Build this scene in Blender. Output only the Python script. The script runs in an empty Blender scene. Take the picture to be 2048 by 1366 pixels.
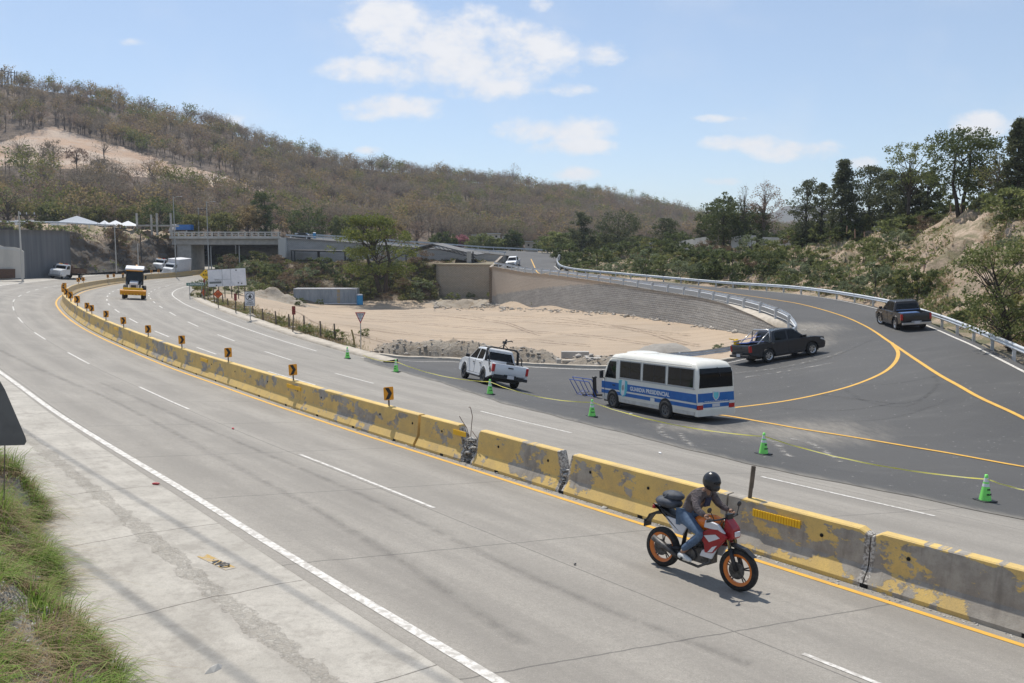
import bpy, bmesh, math, random
import numpy as np
from mathutils import Vector, Matrix, noise as mnoise
R = math.radians
scene = bpy.context.scene
COL = scene.collection
rng = np.random.default_rng(7)
random.seed(7)

# ------------------------------------------------------------------ camera, sky, sun, exposure
F, HY, CZ = 1700.0, 515.0, 7.3
PITCH = math.atan((683 - HY) / F)
cd = bpy.data.cameras.new('camera'); cam = bpy.data.objects.new('camera', cd); COL.objects.link(cam)
cam.location = (0, 0, CZ); cam.rotation_euler = (math.pi / 2 - PITCH, 0, 0)
cd.sensor_width = 36; cd.lens = F * 36 / 2048; cd.clip_start = .1; cd.clip_end = 20000
scene.camera = cam

def ray(px, py):
    x = (px - 1024) / F; y = (683 - py) / F
    return (x, math.cos(PITCH) + y * math.sin(PITCH), -math.sin(PITCH) + y * math.cos(PITCH))
def at(px, py, Y):                       # point seen at a pixel at forward distance Y
    r = ray(px, py); t = Y / r[1]
    return Vector((r[0] * t, Y, CZ + r[2] * t))
def gz(px, py, z):
    r = ray(px, py); t = (z - CZ) / r[2]
    return Vector((r[0] * t, r[1] * t, z))

SUN_EL, SH = R(60), Vector((.42, -.9)).normalized()      # SH: direction in which shadows fall
sd_ = Vector((SH.x * math.cos(SUN_EL), SH.y * math.cos(SUN_EL), -math.sin(SUN_EL)))
sl = bpy.data.lights.new('sun', 'SUN'); sl.energy = 3.9; sl.angle = R(.53); sl.color = (1, .95, .87)
so = bpy.data.objects.new('sun', sl); COL.objects.link(so); so.rotation_euler = sd_.to_track_quat('-Z', 'Y').to_euler()
scene.view_settings.view_transform = 'Standard'; scene.view_settings.look = 'None'
scene.view_settings.exposure = 0.25; scene.view_settings.gamma = 1
scene.cycles.use_denoising = True
scene.cycles.max_bounces = 6; scene.cycles.transparent_max_bounces = 8

w = bpy.data.worlds.new('World'); scene.world = w; w.use_nodes = True
nt = w.node_tree; N, L = nt.nodes, nt.links; N.clear()
def nd(t, **k):
    n = N.new(t)
    for a, b in k.items(): setattr(n, a, b)
    return n
def mth(op, a, b=None, c=None, clamp=False):
    n = N.new('ShaderNodeMath'); n.operation = op; n.use_clamp = clamp
    for i, v in enumerate((a, b, c)):
        if v is None: continue
        if isinstance(v, (int, float)): n.inputs[i].default_value = v
        else: L.new(v, n.inputs[i])
    return n.outputs[0]
sky = nd('ShaderNodeTexSky', sky_type='NISHITA', sun_disc=False, sun_elevation=SUN_EL,
         sun_rotation=math.atan2(-SH.x, -SH.y), altitude=900, air_density=1.0, dust_density=.35, ozone_density=2.2)
bg = nd('ShaderNodeBackground'); bg.inputs[1].default_value = .130
out = nd('ShaderNodeOutputWorld')
tc = nd('ShaderNodeTexCoord'); sx = nd('ShaderNodeSeparateXYZ'); L.new(tc.outputs['Generated'], sx.inputs[0])
yy = mth('MAXIMUM', sx.outputs[1], .05)
U = mth('DIVIDE', sx.outputs[0], yy); V = mth('DIVIDE', sx.outputs[2], yy)
clouds = [(770,35,100,48),(880,80,180,62),(930,130,210,58),(1040,100,125,55),(750,138,115,30),(980,175,110,30),(1200,106,45,30),(1140,178,50,14),
          (790,212,115,26),(735,232,50,14),(1120,262,128,30),(1150,290,90,22),(1500,288,90,20),(1590,300,100,24),(1965,248,62,28),(455,246,44,24),
          (1445,238,50,9),(1450,362,38,9),(1150,348,50,16),(1725,325,36,11),(740,300,30,9),(1085,8,24,16),(265,85,30,9)]
M_ = None
for (px, py, a, b) in clouds:
    r = ray(px, py); u0, v0 = r[0] / r[1], r[2] / r[1]
    du = mth('MULTIPLY', mth('SUBTRACT', U, u0), F / a / 1.03); dv = mth('MULTIPLY', mth('SUBTRACT', V, v0), F / b / 1.03)
    q = mth('SUBTRACT', 1.0, mth('ADD', mth('MULTIPLY', du, du), mth('MULTIPLY', dv, dv)))
    q = mth('MULTIPLY', q, 1.0 if a > 60 else .7)
    M_ = q if M_ is None else mth('MAXIMUM', M_, q)
M_ = mth('MAXIMUM', M_, -1.5)
cb = nd('ShaderNodeCombineXYZ'); L.new(U, cb.inputs[0]); L.new(mth('MULTIPLY', V, 1.5), cb.inputs[1])
nz = nd('ShaderNodeTexNoise'); nz.inputs['Scale'].default_value = 16; nz.inputs['Detail'].default_value = 9; nz.inputs['Roughness'].default_value = .62
L.new(cb.outputs[0], nz.inputs['Vector'])
nz2 = nd('ShaderNodeTexNoise'); nz2.inputs['Scale'].default_value = 7; nz2.inputs['Detail'].default_value = 5; L.new(cb.outputs[0], nz2.inputs['Vector'])
dens = mth('ADD', mth('MULTIPLY', M_, .62), mth('MULTIPLY', mth('SUBTRACT', nz.outputs[0], .5), 2.5))
mr = nd('ShaderNodeMapRange', interpolation_type='SMOOTHSTEP'); L.new(dens, mr.inputs[0]); mr.inputs[1].default_value = -.12; mr.inputs[2].default_value = .72
cov = mth('MULTIPLY', mr.outputs[0], .90)
wisp = nd('ShaderNodeMapRange', interpolation_type='SMOOTHSTEP'); L.new(nz2.outputs[0], wisp.inputs[0]); wisp.inputs[1].default_value = .45; wisp.inputs[2].default_value = .85; wisp.inputs[4].default_value = .22
cov = mth('MAXIMUM', cov, wisp.outputs[0])
cshade = nd('ShaderNodeMix', data_type='RGBA'); L.new(nz.outputs[0], cshade.inputs[0])
cshade.inputs[6].default_value = (5.2, 5.3, 5.6, 1); cshade.inputs[7].default_value = (6.7, 6.6, 6.6, 1)
tint = nd('ShaderNodeMix', data_type='RGBA', blend_type='MULTIPLY'); tint.inputs[0].default_value = 1
tint.inputs[7].default_value = (1.04, .98, .95, 1); L.new(sky.outputs[0], tint.inputs[6])
pale = nd('ShaderNodeMix', data_type='RGBA'); pale.inputs[0].default_value = .30; L.new(tint.outputs[2], pale.inputs[6]); pale.inputs[7].default_value = (3.7, 4.35, 5.0, 1)
mx = nd('ShaderNodeMix', data_type='RGBA'); L.new(cov, mx.inputs[0]); L.new(pale.outputs[2], mx.inputs[6]); L.new(cshade.outputs[2], mx.inputs[7])
L.new(mx.outputs[2], bg.inputs[0]); L.new(bg.outputs[0], out.inputs[0])

# ------------------------------------------------------------------ materials
MATS = {}
def mat(name, c1, c2=None, scale=5, rough=.8, bump=0, metal=0, detail=5, lo=.4, hi=.6, coord='Object', stretch=(1,1,1), bscale=None, c3=None, island=False, spec=None, trans=0):
    if name in MATS: return MATS[name]
    m = bpy.data.materials.new(name); m.use_nodes = True; t = m.node_tree; n, l = t.nodes, t.links
    b = n['Principled BSDF']; b.inputs['Roughness'].default_value = rough; b.inputs['Metallic'].default_value = metal
    if spec is not None: b.inputs['Specular IOR Level'].default_value = spec
    b.inputs['Base Color'].default_value = (*c1, 1)
    if trans: b.inputs['Transmission Weight'].default_value = 0
    if c2:
        ramp = n.new('ShaderNodeValToRGB'); ramp.color_ramp.elements[0].position = lo; ramp.color_ramp.elements[1].position = hi
        ramp.color_ramp.elements[0].color = (*c1, 1); ramp.color_ramp.elements[1].color = (*c2, 1)
        if c3:
            e = ramp.color_ramp.elements.new((lo + hi) / 2); e.color = (*c3, 1)
        if island:
            g = n.new('ShaderNodeNewGeometry'); l.new(g.outputs['Random Per Island'], ramp.inputs[0])
        else:
            tcn = n.new('ShaderNodeTexCoord'); mp = n.new('ShaderNodeMapping'); mp.inputs['Scale'].default_value = stretch
            if coord == 'World':
                g = n.new('ShaderNodeNewGeometry'); l.new(g.outputs['Position'], mp.inputs[0])
            else: l.new(tcn.outputs[coord], mp.inputs[0])
            no = n.new('ShaderNodeTexNoise'); no.inputs['Scale'].default_value = scale; no.inputs['Detail'].default_value = detail; no.inputs['Roughness'].default_value = .6
            l.new(mp.outputs[0], no.inputs['Vector']); l.new(no.outputs[0], ramp.inputs[0])
            if bump:
                bn = n.new('ShaderNodeTexNoise'); bn.inputs['Scale'].default_value = bscale or scale * 4; bn.inputs['Detail'].default_value = 6; l.new(mp.outputs[0], bn.inputs['Vector'])
                bp = n.new('ShaderNodeBump'); bp.inputs['Strength'].default_value = min(1, bump); bp.inputs['Distance'].default_value = bump * .1; l.new(bn.outputs[0], bp.inputs['Height']); l.new(bp.outputs[0], b.inputs['Normal'])
        l.new(ramp.outputs[0], b.inputs['Base Color'])
    MATS[name] = m; return m

class NB:                                   # small node builder for the bigger materials
    def __init__(s, name):
        s.m = bpy.data.materials.new(name); s.m.use_nodes = True; s.t = s.m.node_tree; s.n, s.l = s.t.nodes, s.t.links; s.b = s.n['Principled BSDF']; MATS[name] = s.m
    def node(s, t, **k):
        x = s.n.new(t)
        for a, v in k.items(): setattr(x, a, v)
        return x
    def m_(s, op, a, b=None, c=None):
        x = s.n.new('ShaderNodeMath'); x.operation = op
        for i, v in enumerate((a, b, c)):
            if v is None: continue
            if isinstance(v, (int, float)): x.inputs[i].default_value = v
            else: s.l.new(v, x.inputs[i])
        return x.outputs[0]
    def noise(s, vec, scale, detail=5, rough=.6, stretch=None):
        if stretch:
            mp = s.n.new('ShaderNodeMapping'); mp.inputs['Scale'].default_value = stretch; s.l.new(vec, mp.inputs[0]); vec = mp.outputs[0]
        x = s.n.new('ShaderNodeTexNoise'); x.inputs['Scale'].default_value = scale; x.inputs['Detail'].default_value = detail; x.inputs['Roughness'].default_value = rough
        s.l.new(vec, x.inputs['Vector']); return x.outputs[0]
    def rng(s, v, a, b, c=0, d=1, smooth=True):
        x = s.node('ShaderNodeMapRange', interpolation_type='SMOOTHSTEP' if smooth else 'LINEAR'); s.l.new(v, x.inputs[0])
        for i, q in enumerate((a, b, c, d)): x.inputs[1 + i].default_value = q
        return x.outputs[0]
    def mix(s, f, a, b, bt='MIX'):
        x = s.node('ShaderNodeMix', data_type='RGBA', blend_type=bt)
        if isinstance(f, (int, float)): x.inputs[0].default_value = f
        else: s.l.new(f, x.inputs[0])
        for i, q in ((6, a), (7, b)):
            if isinstance(q, tuple): x.inputs[i].default_value = (*q, 1)
            else: s.l.new(q, x.inputs[i])
        return x.outputs[2]
    def bump(s, h, st=.5, dist=.02):
        x = s.n.new('ShaderNodeBump'); x.inputs['Strength'].default_value = st; x.inputs['Distance'].default_value = dist; s.l.new(h, x.inputs['Height']); s.l.new(x.outputs[0], s.b.inputs['Normal'])
    def fin(s, c, rough=.85):
        if isinstance(c, tuple): s.b.inputs['Base Color'].default_value = (*c, 1)
        else: s.l.new(c, s.b.inputs['Base Color'])
        s.b.inputs['Roughness'].default_value = rough; return s.m

def hwy_mat(name, base, tint):
    k = NB(name); uv = k.node('ShaderNodeUVMap').outputs[0]; sp = k.node('ShaderNodeSeparateXYZ'); k.l.new(uv, sp.inputs[0]); s_, d_ = sp.outputs[0], sp.outputs[1]
    geo = k.node('ShaderNodeNewGeometry').outputs['Position']
    streak = k.noise(uv, 1.0, 6, .6, (.05, 2.2, 1)); fine = k.noise(geo, 45, 4, .7); big = k.noise(geo, .35, 4, .55); mid = k.noise(uv, 1, 5, .6, (.25, .9, 1))
    # tyre-darkened wheel paths: cosine across each lane
    wp = k.m_('ABSOLUTE', k.m_('SINE', k.m_('MULTIPLY', k.m_('ADD', d_, .05), math.pi / 1.8)))
    c = k.mix(k.rng(big, .3, .7), tuple(x * .93 for x in base), tuple(x * 1.05 for x in base))
    c = k.mix(k.m_('MULTIPLY', k.rng(streak, .42, .7), .55), c, tint)
    c = k.mix(k.m_('MULTIPLY', k.m_('MULTIPLY', wp, k.rng(mid, .3, .6)), .42), c, tuple(x * .55 for x in tint))
    c = k.mix(k.rng(fine, .35, .7, 0, .38), c, tuple(x * .45 for x in base))
    c = k.mix(k.rng(k.noise(geo, 7, 6, .75), .42, .68, 0, .38), c, tuple(x * .6 for x in base)); c = k.mix(k.rng(k.noise(geo, 20, 8, .85), .40, .66, 0, .42), c, tuple(x * .5 for x in base)); speck = k.noise(geo, 70, 3, .6)
    c = k.mix(k.rng(speck, .6, .72, 0, .5), c, tuple(min(.8, x * 1.6) for x in base))
    # slab joints
    def line(v, per, wd, off=0.):
        f = k.m_('FRACT', k.m_('DIVIDE', k.m_('ADD', v, off), per)); return k.m_('LESS_THAN', k.m_('ABSOLUTE', k.m_('SUBTRACT', f, .5)), wd / per / 2)
    wob = k.m_('ADD', s_, k.m_('MULTIPLY', k.noise(uv, 1.5, 3), .12))
    j = k.m_('MAXIMUM', line(k.m_('ADD', wob, k.m_('MULTIPLY', d_, .22)), 4.6, .03), line(d_, 3.6, .025, 1.85))
    c = k.mix(k.m_('MULTIPLY', j, .6), c, (.07, .065, .06))
    k.bump(k.m_('ADD', fine, k.m_('MULTIPLY', k.noise(geo, 160, 2), .6)), .35, .006)
    return k.fin(c, .86)
M_HWY = hwy_mat('worn_concrete_road', (.365, .335, .29), (.265, .242, .212))

def shoulder_mat():
    k = NB('pale_concrete_shoulder'); geo = k.node('ShaderNodeNewGeometry').outputs['Position']; uv = k.node('ShaderNodeUVMap').outputs[0]
    sp = k.node('ShaderNodeSeparateXYZ'); k.l.new(uv, sp.inputs[0]); s_, d_ = sp.outputs[0], sp.outputs[1]
    c = k.mix(k.rng(k.noise(geo, .8, 5), .35, .65), (.50, .465, .405), (.41, .38, .33))
    c = k.mix(k.rng(k.noise(uv, 1, 5, .6, (.12, 2.5, 1)), .5, .72, 0, .5), c, (.30, .27, .235))
    c = k.mix(k.rng(k.noise(geo, 50, 4, .7), .4, .7, 0, .3), c, (.2, .185, .16))
    c = k.mix(k.rng(k.noise(geo, 1.7, 7, .72), .48, .66, 0, .55), c, (.27, .245, .21)); c = k.mix(k.rng(k.noise(geo, 9, 6, .75), .45, .7, 0, .4), c, (.24, .22, .19))
    # crumbled gutter between shoulder slab and apron
    dd = k.m_('ABSOLUTE', k.m_('ADD', k.m_('ADD', d_, 8.8), k.m_('MULTIPLY', k.m_('SUBTRACT', k.noise(uv, 2.5, 4), .5), .5)))
    g = k.m_('MULTIPLY', k.m_('LESS_THAN', dd, .16), k.rng(k.noise(geo, 14, 5, .7), .4, .52))
    c = k.mix(k.m_('MULTIPLY', g, k.rng(k.noise(geo, 22, 4, .7), .35, .65, .05, .5)), c, (.27, .235, .19)); gr = k.noise(geo, 25, 5, .7)
    f = k.m_('FRACT', k.m_('DIVIDE', k.m_('ADD', s_, k.m_('MULTIPLY', k.noise(uv, 1.5, 3), .15)), 3.4)); c = k.mix(k.m_('MULTIPLY', k.m_('LESS_THAN', f, .007), .7), c, (.07, .06, .05))
    k.bump(k.m_('ADD', k.m_('MULTIPLY', g, gr), k.m_('MULTIPLY', k.noise(geo, 140, 2), .15)), .7, .03)
    return k.fin(c, .9)
M_SHO = shoulder_mat()

def asphalt_mat():
    k = NB('fresh_asphalt'); geo = k.node('ShaderNodeNewGeometry').outputs['Position']
    c = k.mix(k.rng(k.noise(geo, .12, 5, .6), .35, .65), (.050, .049, .048), (.070, .068, .065))
    c = k.mix(k.rng(k.noise(geo, 1, 6, .65, (.35, .9, .5)), .5, .75, 0, .5), c, (.10, .097, .09))
    c = k.mix(k.rng(k.noise(geo, 60, 3, .7), .45, .75, 0, .5), c, (.17, .17, .17))
    c = k.mix(k.rng(k.noise(geo, 5.5, 2, .5), .70, .76, 0, .6), c, (.33, .32, .3))
    at_ = k.node('ShaderNodeAttribute', attribute_name='dust').outputs['Fac']
    dn = k.rng(k.m_('MULTIPLY', at_, k.m_('ADD', .3, k.noise(geo, 1.6, 7, .75, (1.8, .4, 1)))), .35, .95, 0, .62)
    c = k.mix(dn, c, (.34, .305, .25))
    k.bump(k.noise(geo, 110, 3), .3, .006)
    return k.fin(c, .8)
M_ASP = asphalt_mat()

def dirt_mat(name, a, b, c3, track=True, rock=0, veg=None):
    k = NB(name); geo = k.node('ShaderNodeNewGeometry').outputs['Position']
    c = k.mix(k.rng(k.noise(geo, .11, 5, .6), .35, .65), a, b)
    if track: c = k.mix(k.rng(k.noise(geo, 1, 6, .65, (.12, .9, .3)), .48, .7, 0, .7), c, c3)
    else: c = k.mix(k.rng(k.noise(geo, .9, 6, .7), .45, .7, 0, .8), c, c3)
    c = k.mix(k.rng(k.noise(geo, 6, 6, .75), .5, .8, 0, .4), c, tuple(x * .55 for x in c3))
    c = k.mix(k.rng(k.noise(geo, 16, 3, .6), .62, .74, 0, .5), c, tuple(min(.75, x * 1.4) for x in a))
    if veg:
        c = k.mix(k.rng(k.noise(geo, .35, 6, .7), .45, .6, 0, .9), c, veg)
    k.bump(k.noise(geo, 3 if rock else 9, 8, .75), .9, .25 if rock else .06)
    return k.fin(c, .95)
M_LOT = dirt_mat('tan_packed_earth', (.45, .35, .25), (.38, .30, .22), (.32, .24, .165))
M_GRND = dirt_mat('dry_ground', (.33, .27, .19), (.25, .20, .14), (.18, .14, .09), False, 0, (.12, .12, .06))
M_RUB = dirt_mat('rubble_earth', (.42, .37, .30), (.33, .28, .22), (.22, .16, .10), False, 1)
M_BANK = dirt_mat('dry_bank_earth', (.50, .39, .29), (.40, .30, .21), (.27, .20, .14), False, 1, (.19, .17, .09))
M_MOUND = dirt_mat('brown_brushy_earth', (.26, .20, .14), (.19, .145, .10), (.13, .10, .07), False, 1, (.12, .115, .055))
M_CUT = dirt_mat('grey_cut_rock', (.13, .115, .10), (.085, .08, .072), (.17, .14, .11), False, 1, (.10, .075, .05))
M_WHITEROCK = dirt_mat('pale_stony_earth', (.52, .49, .44), (.42, .38, .33), (.30, .24, .18), False, 1)

def hill_mat():
    k = NB('dry_hillside'); geo = k.node('ShaderNodeNewGeometry').outputs['Position']
    c = k.mix(k.rng(k.noise(geo, .02, 6, .6), .35, .65), (.20, .15, .11), (.15, .115, .09))
    c = k.mix(k.rng(k.noise(geo, .25, 6, .7), .45, .7, 0, .8), c, (.11, .085, .065))
    c = k.mix(k.rng(k.noise(geo, .6, 4, .6), .6, .74, 0, .4), c, (.27, .20, .14))
    a = k.node('ShaderNodeAttribute', attribute_name='soil').outputs['Fac']
    s = k.mix(k.rng(k.noise(geo, .05, 6, .7, (1, 1, 3)), .4, .62), (.56, .44, .34), (.50, .34, .23))
    s = k.mix(k.rng(k.noise(geo, .25, 6, .75, (1, 1, 2)), .5, .7, 0, .6), s, (.42, .37, .33))
    c = k.mix(k.rng(k.m_('ADD', a, k.m_('MULTIPLY', k.m_('SUBTRACT', k.noise(geo, .12, 6, .7), .5), .5)), .42, .6), c, s)
    k.bump(k.noise(geo, .35, 7, .75), .9, 1.2)
    return k.fin(c, .95)
M_HILL = hill_mat()

def barrier_mat():
    k = NB('peeling_yellow_concrete'); geo = k.node('ShaderNodeNewGeometry').outputs['Position']
    uv = k.node('ShaderNodeUVMap').outputs[0]; sp = k.node('ShaderNodeSeparateXYZ'); k.l.new(uv, sp.inputs[0]); s_, h_ = sp.outputs[0], sp.outputs[1]
    con = k.mix(k.rng(k.noise(geo, 3, 5), .35, .65), (.40, .365, .31), (.29, .26, .22))
    con = k.mix(k.rng(k.noise(uv, 1, 4, .6, (6, .7, 1)), .5, .75, 0, .6), con, (.17, .15, .125))
    yel = k.mix(k.rng(k.noise(geo, 2.2, 5, .6), .3, .7), (.72, .50, .16), (.58, .41, .16))
    patch = k.m_('ADD', k.noise(uv, 1, 7, .68, (1.05, 1.5, 1)), k.m_('MULTIPLY', k.m_('SUBTRACT', k.noise(uv, 1, 3, .6, (.22, .05, 1)), .5), .55))
    edge = k.m_('ADD', k.rng(h_, .80, .87, 0, .08), k.rng(h_, .33, .08, 0, .05))
    nearp = k.rng(s_, 9, 18, -.07, .01)           # the segments nearest the camera have lost most of their paint
    f = k.rng(k.m_('ADD', k.m_('ADD', patch, edge), nearp), .455, .485)
    far = k.rng(s_, 62, 95, 0, .75)
    c = k.mix(f, con, yel); c = k.mix(far, c, (.40, .30, .17))
    ch = k.node('ShaderNodeAttribute', attribute_name='chip').outputs['Fac']
    c = k.mix(k.rng(k.m_('ADD', ch, k.m_('MULTIPLY', k.m_('SUBTRACT', k.noise(geo, 9, 5), .5), .6)), .45, .6), c, k.mix(k.rng(k.noise(geo, 22, 4), .4, .6), (.55, .52, .47), (.2, .18, .16)))
    gr = k.rng(k.noise(geo, 30, 5, .7), .45, .8, 0, .3); c = k.mix(gr, c, (.12, .1, .08))
    k.bump(k.m_('ADD', k.m_('MULTIPLY', f, .35), k.m_('MULTIPLY', k.noise(geo, 40, 5, .7), .5)), .6, .015)
    return k.fin(c, .8)
M_BAR = barrier_mat()

def block_mat(name, a, b, c3, rowh=.22, tan=True):
    k = NB(name); geo = k.node('ShaderNodeNewGeometry').outputs['Position']; uv = k.node('ShaderNodeUVMap').outputs[0]
    br = k.node('ShaderNodeTexBrick', offset=.5); k.l.new(uv, br.inputs['Vector']); br.inputs['Scale'].default_value = 1; br.inputs['Brick Width'].default_value = .5; br.inputs['Row Height'].default_value = rowh
    br.inputs['Mortar Size'].default_value = .022; br.inputs['Color1'].default_value = (*a, 1); br.inputs['Color2'].default_value = (*b, 1); br.inputs['Mortar'].default_value = tuple(x * .35 for x in a) + (1,)
    c = k.mix(k.rng(k.noise(uv, 1, 6, .7, (.25, 1.4, 1)), .45, .7, 0, .65), br.outputs[0], c3)
    if tan:
        t = k.node('ShaderNodeAttribute', attribute_name='tan').outputs['Fac']
        c = k.mix(k.rng(k.m_('ADD', t, k.m_('MULTIPLY', k.m_('SUBTRACT', k.noise(uv, .6, 5, .7), .5), .5)), .4, .6), c, k.mix(.6, br.outputs[0], (.66, .53, .40)))
    c = k.mix(k.rng(k.noise(geo, 5, 6, .7), .5, .8, 0, .5), c, tuple(x * .45 for x in a))
    k.bump(k.m_('ADD', br.outputs['Fac'], k.m_('MULTIPLY', k.noise(geo, 8, 6, .75), -1.6)), 1, -.09)
    return k.fin(c, .95)
M_BLK = block_mat('split_face_blocks', (.46, .44, .41), (.38, .365, .34), (.53, .51, .475))
M_BLKTAN = block_mat('tan_split_face_blocks', (.58, .49, .38), (.50, .43, .33), (.46, .42, .37), .22, False)
M_BLKGREY = block_mat('grey_split_face_blocks', (.56, .54, .51), (.50, .48, .455), (.60, .575, .545), .22, False)

C = dict
M_GALV = mat('galvanised_steel', (.56, .58, .60), (.66, .68, .69), 3, .45, metal=.3)
M_WHITE = mat('white_car_paint', (.72, .73, .74), rough=.18, spec=.6); M_CREAM = mat('cream_bus_paint', (.82, .79, .70), (.77, .745, .66), 2, .25)
M_DGREY = mat('dark_grey_car_paint', (.050, .053, .06), rough=.2, metal=.35); M_BRNGREY = mat('brown_grey_car_paint', (.055, .051, .049), rough=.24, metal=.4)
M_GLASS = mat('dark_tinted_glass', (.006, .007, .008), rough=.06, spec=.3); M_TYRE = mat('rubber', (.018, .018, .018), (.035, .033, .03), 20, .85)
M_BLACK = mat('black_plastic', (.02, .02, .022), rough=.5); M_RED = mat('red_lens', (.45, .02, .02), rough=.2); M_CHROME = mat('steel_rim', (.55, .55, .55), rough=.3, metal=.8)
M_CLEAR = mat('clear_lens', (.75, .76, .78), rough=.1, metal=.3); M_BLUE = mat('blue_bus_paint', (.012, .12, .40), (.02, .15, .44), 3, .3); M_WPAINT = mat('white_lettering', (.78, .78, .77), rough=.5)
M_YEL = mat('yellow_road_paint', (.72, .40, .055), (.62, .35, .06), 3, .7, coord='World'); M_WLINE = mat('white_road_paint', (.66, .63, .58), (.44, .41, .365), 9, .7, coord='World', lo=.46, hi=.58)
M_WOOD = mat('weathered_wood', (.20, .16, .12), (.12, .095, .07), 6, .9, stretch=(4, 4, .5)); M_RUST = mat('rusty_steel', (.16, .09, .055), (.09, .06, .045), 8, .85)
M_CONC = mat('plain_concrete', (.45, .425, .385), (.36, .34, .31), 1.2, .9, .3, coord='World'); M_CONCD = mat('stained_dark_concrete', (.12, .125, .13), (.17, .17, .17), .5, .9, .3, coord='World', stretch=(1.6, 1.6, .12))
M_CONCL = mat('pale_plaster_wall', (.56, .53, .48), (.46, .44, .40), .5, .9, coord='World', stretch=(1, 1, .3)); M_PAD = mat('poured_concrete_kerb', (.52, .46, .38), (.42, .37, .30), 1.5, .9, .3, coord='World')
M_ORSIGN = mat('orange_sign_sheeting', (.72, .30, .01), rough=.45); M_ORRED = mat('fluorescent_orange_sheeting', (.62, .12, .02), rough=.5); M_SBLACK = mat('sign_black', (.012, .012, .012), rough=.5)
M_SWHITE = mat('sign_white', (.66, .66, .68), (.60, .60, .62), 3, .5); M_SRED = mat('sign_red', (.42, .03, .04), rough=.5); M_GREEN = mat('green_sign_sheeting', (.02, .16, .10), rough=.5); M_YSIGN = mat('yellow_sign_sheeting', (.80, .48, .01), rough=.5)
M_REFL = mat('yellow_reflector', (.85, .50, .01), rough=.4); M_CONE = mat('lime_green_plastic', (.25, .84, .16), rough=.5); M_CONEW = mat('reflective_white_collar', (.72, .76, .74), rough=.4)
M_TAPE = mat('yellow_tape', (.86, .76, .10), (.76, .70, .25), 3, .5, coord='World'); M_BLUEST = mat('blue_painted_steel', (.03, .09, .38), rough=.4); M_TOIL = mat('blue_toilet_plastic', (.03, .27, .55), rough=.45)
M_CONT = mat('faded_grey_blue_container', (.22, .26, .30), (.29, .33, .37), 1.2, .6, coord='Object', stretch=(1, 1, .3)); M_RUSTY = mat('yellow_stained_panel', (.38, .27, .10), (.25, .26, .27), 2, .7)
M_TENT = mat('white_canvas', (.78, .78, .78), rough=.8); M_ROOFM = mat('weathered_roof_sheet', (.16, .155, .15), (.10, .095, .09), 2, .7); M_DSTEEL = mat('dark_steel', (.035, .033, .032), rough=.7)
M_BARK = mat('bark', (.075, .058, .045), (.045, .035, .028), 6, .95, .3, stretch=(1, 1, .3)); M_PALEBARK = mat('pale_bark', (.22, .18, .14), (.13, .105, .085), 6, .95)
def leafm(name, a, b, c3=None, r=.7, k=1.25, tr=.4):
    a, b = tuple(min(.9, x * k) for x in a), tuple(min(.9, x * k) for x in b); c3 = tuple(min(.9, x * k) for x in c3) if c3 else None
    m = mat(name, a, b, c3=c3, island=True, lo=.0, hi=1., rough=r); t = m.node_tree; n, l = t.nodes, t.links; rp = next(q for q in n if q.type == 'VALTORGB')
    tl = n.new('ShaderNodeBsdfTranslucent'); l.new(rp.outputs[0], tl.inputs[0]); mx_ = n.new('ShaderNodeMixShader'); mx_.inputs[0].default_value = tr; l.new(n['Principled BSDF'].outputs[0], mx_.inputs[1]); l.new(tl.outputs[0], mx_.inputs[2]); l.new(mx_.outputs[0], n['Material Output'].inputs[0]); n['Principled BSDF'].inputs['Specular IOR Level'].default_value = .25
    return m
L_DARK = leafm('dark_green_leaves', (.045, .062, .022), (.115, .135, .05)); L_MID = leafm('mid_green_leaves', (.08, .10, .034), (.19, .205, .075)); L_CON = leafm('conifer_leaves', (.052, .062, .032), (.12, .13, .068))
L_OLIVE = leafm('olive_leaves', (.10, .11, .035), (.21, .20, .07)); L_OCHRE = leafm('ochre_leaves', (.185, .14, .07), (.28, .215, .11)); L_TWIG = leafm('grey_brown_twigs', (.13, .108, .080), (.25, .21, .155)); L_RUSTY = leafm('reddish_dry_leaves', (.17, .118, .088), (.26, .185, .14))
L_DRY = leafm('dry_straw', (.20, .15, .085), (.34, .26, .15)); L_GRASS = leafm('fresh_grass_blades', (.09, .16, .025), (.25, .30, .09), (.16, .25, .04)); L_PALE = leafm('grey_green_leaves', (.09, .115, .055), (.19, .21, .12)); L_BROWN = leafm('brown_brush', (.10, .07, .045), (.19, .135, .085))
L_ACA = leafm('yellow_green_fine_leaves', (.075, .10, .02), (.185, .19, .045), (.12, .14, .03)); L_PINK = leafm('pink_blossom', (.30, .12, .14), (.40, .22, .22))

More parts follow.
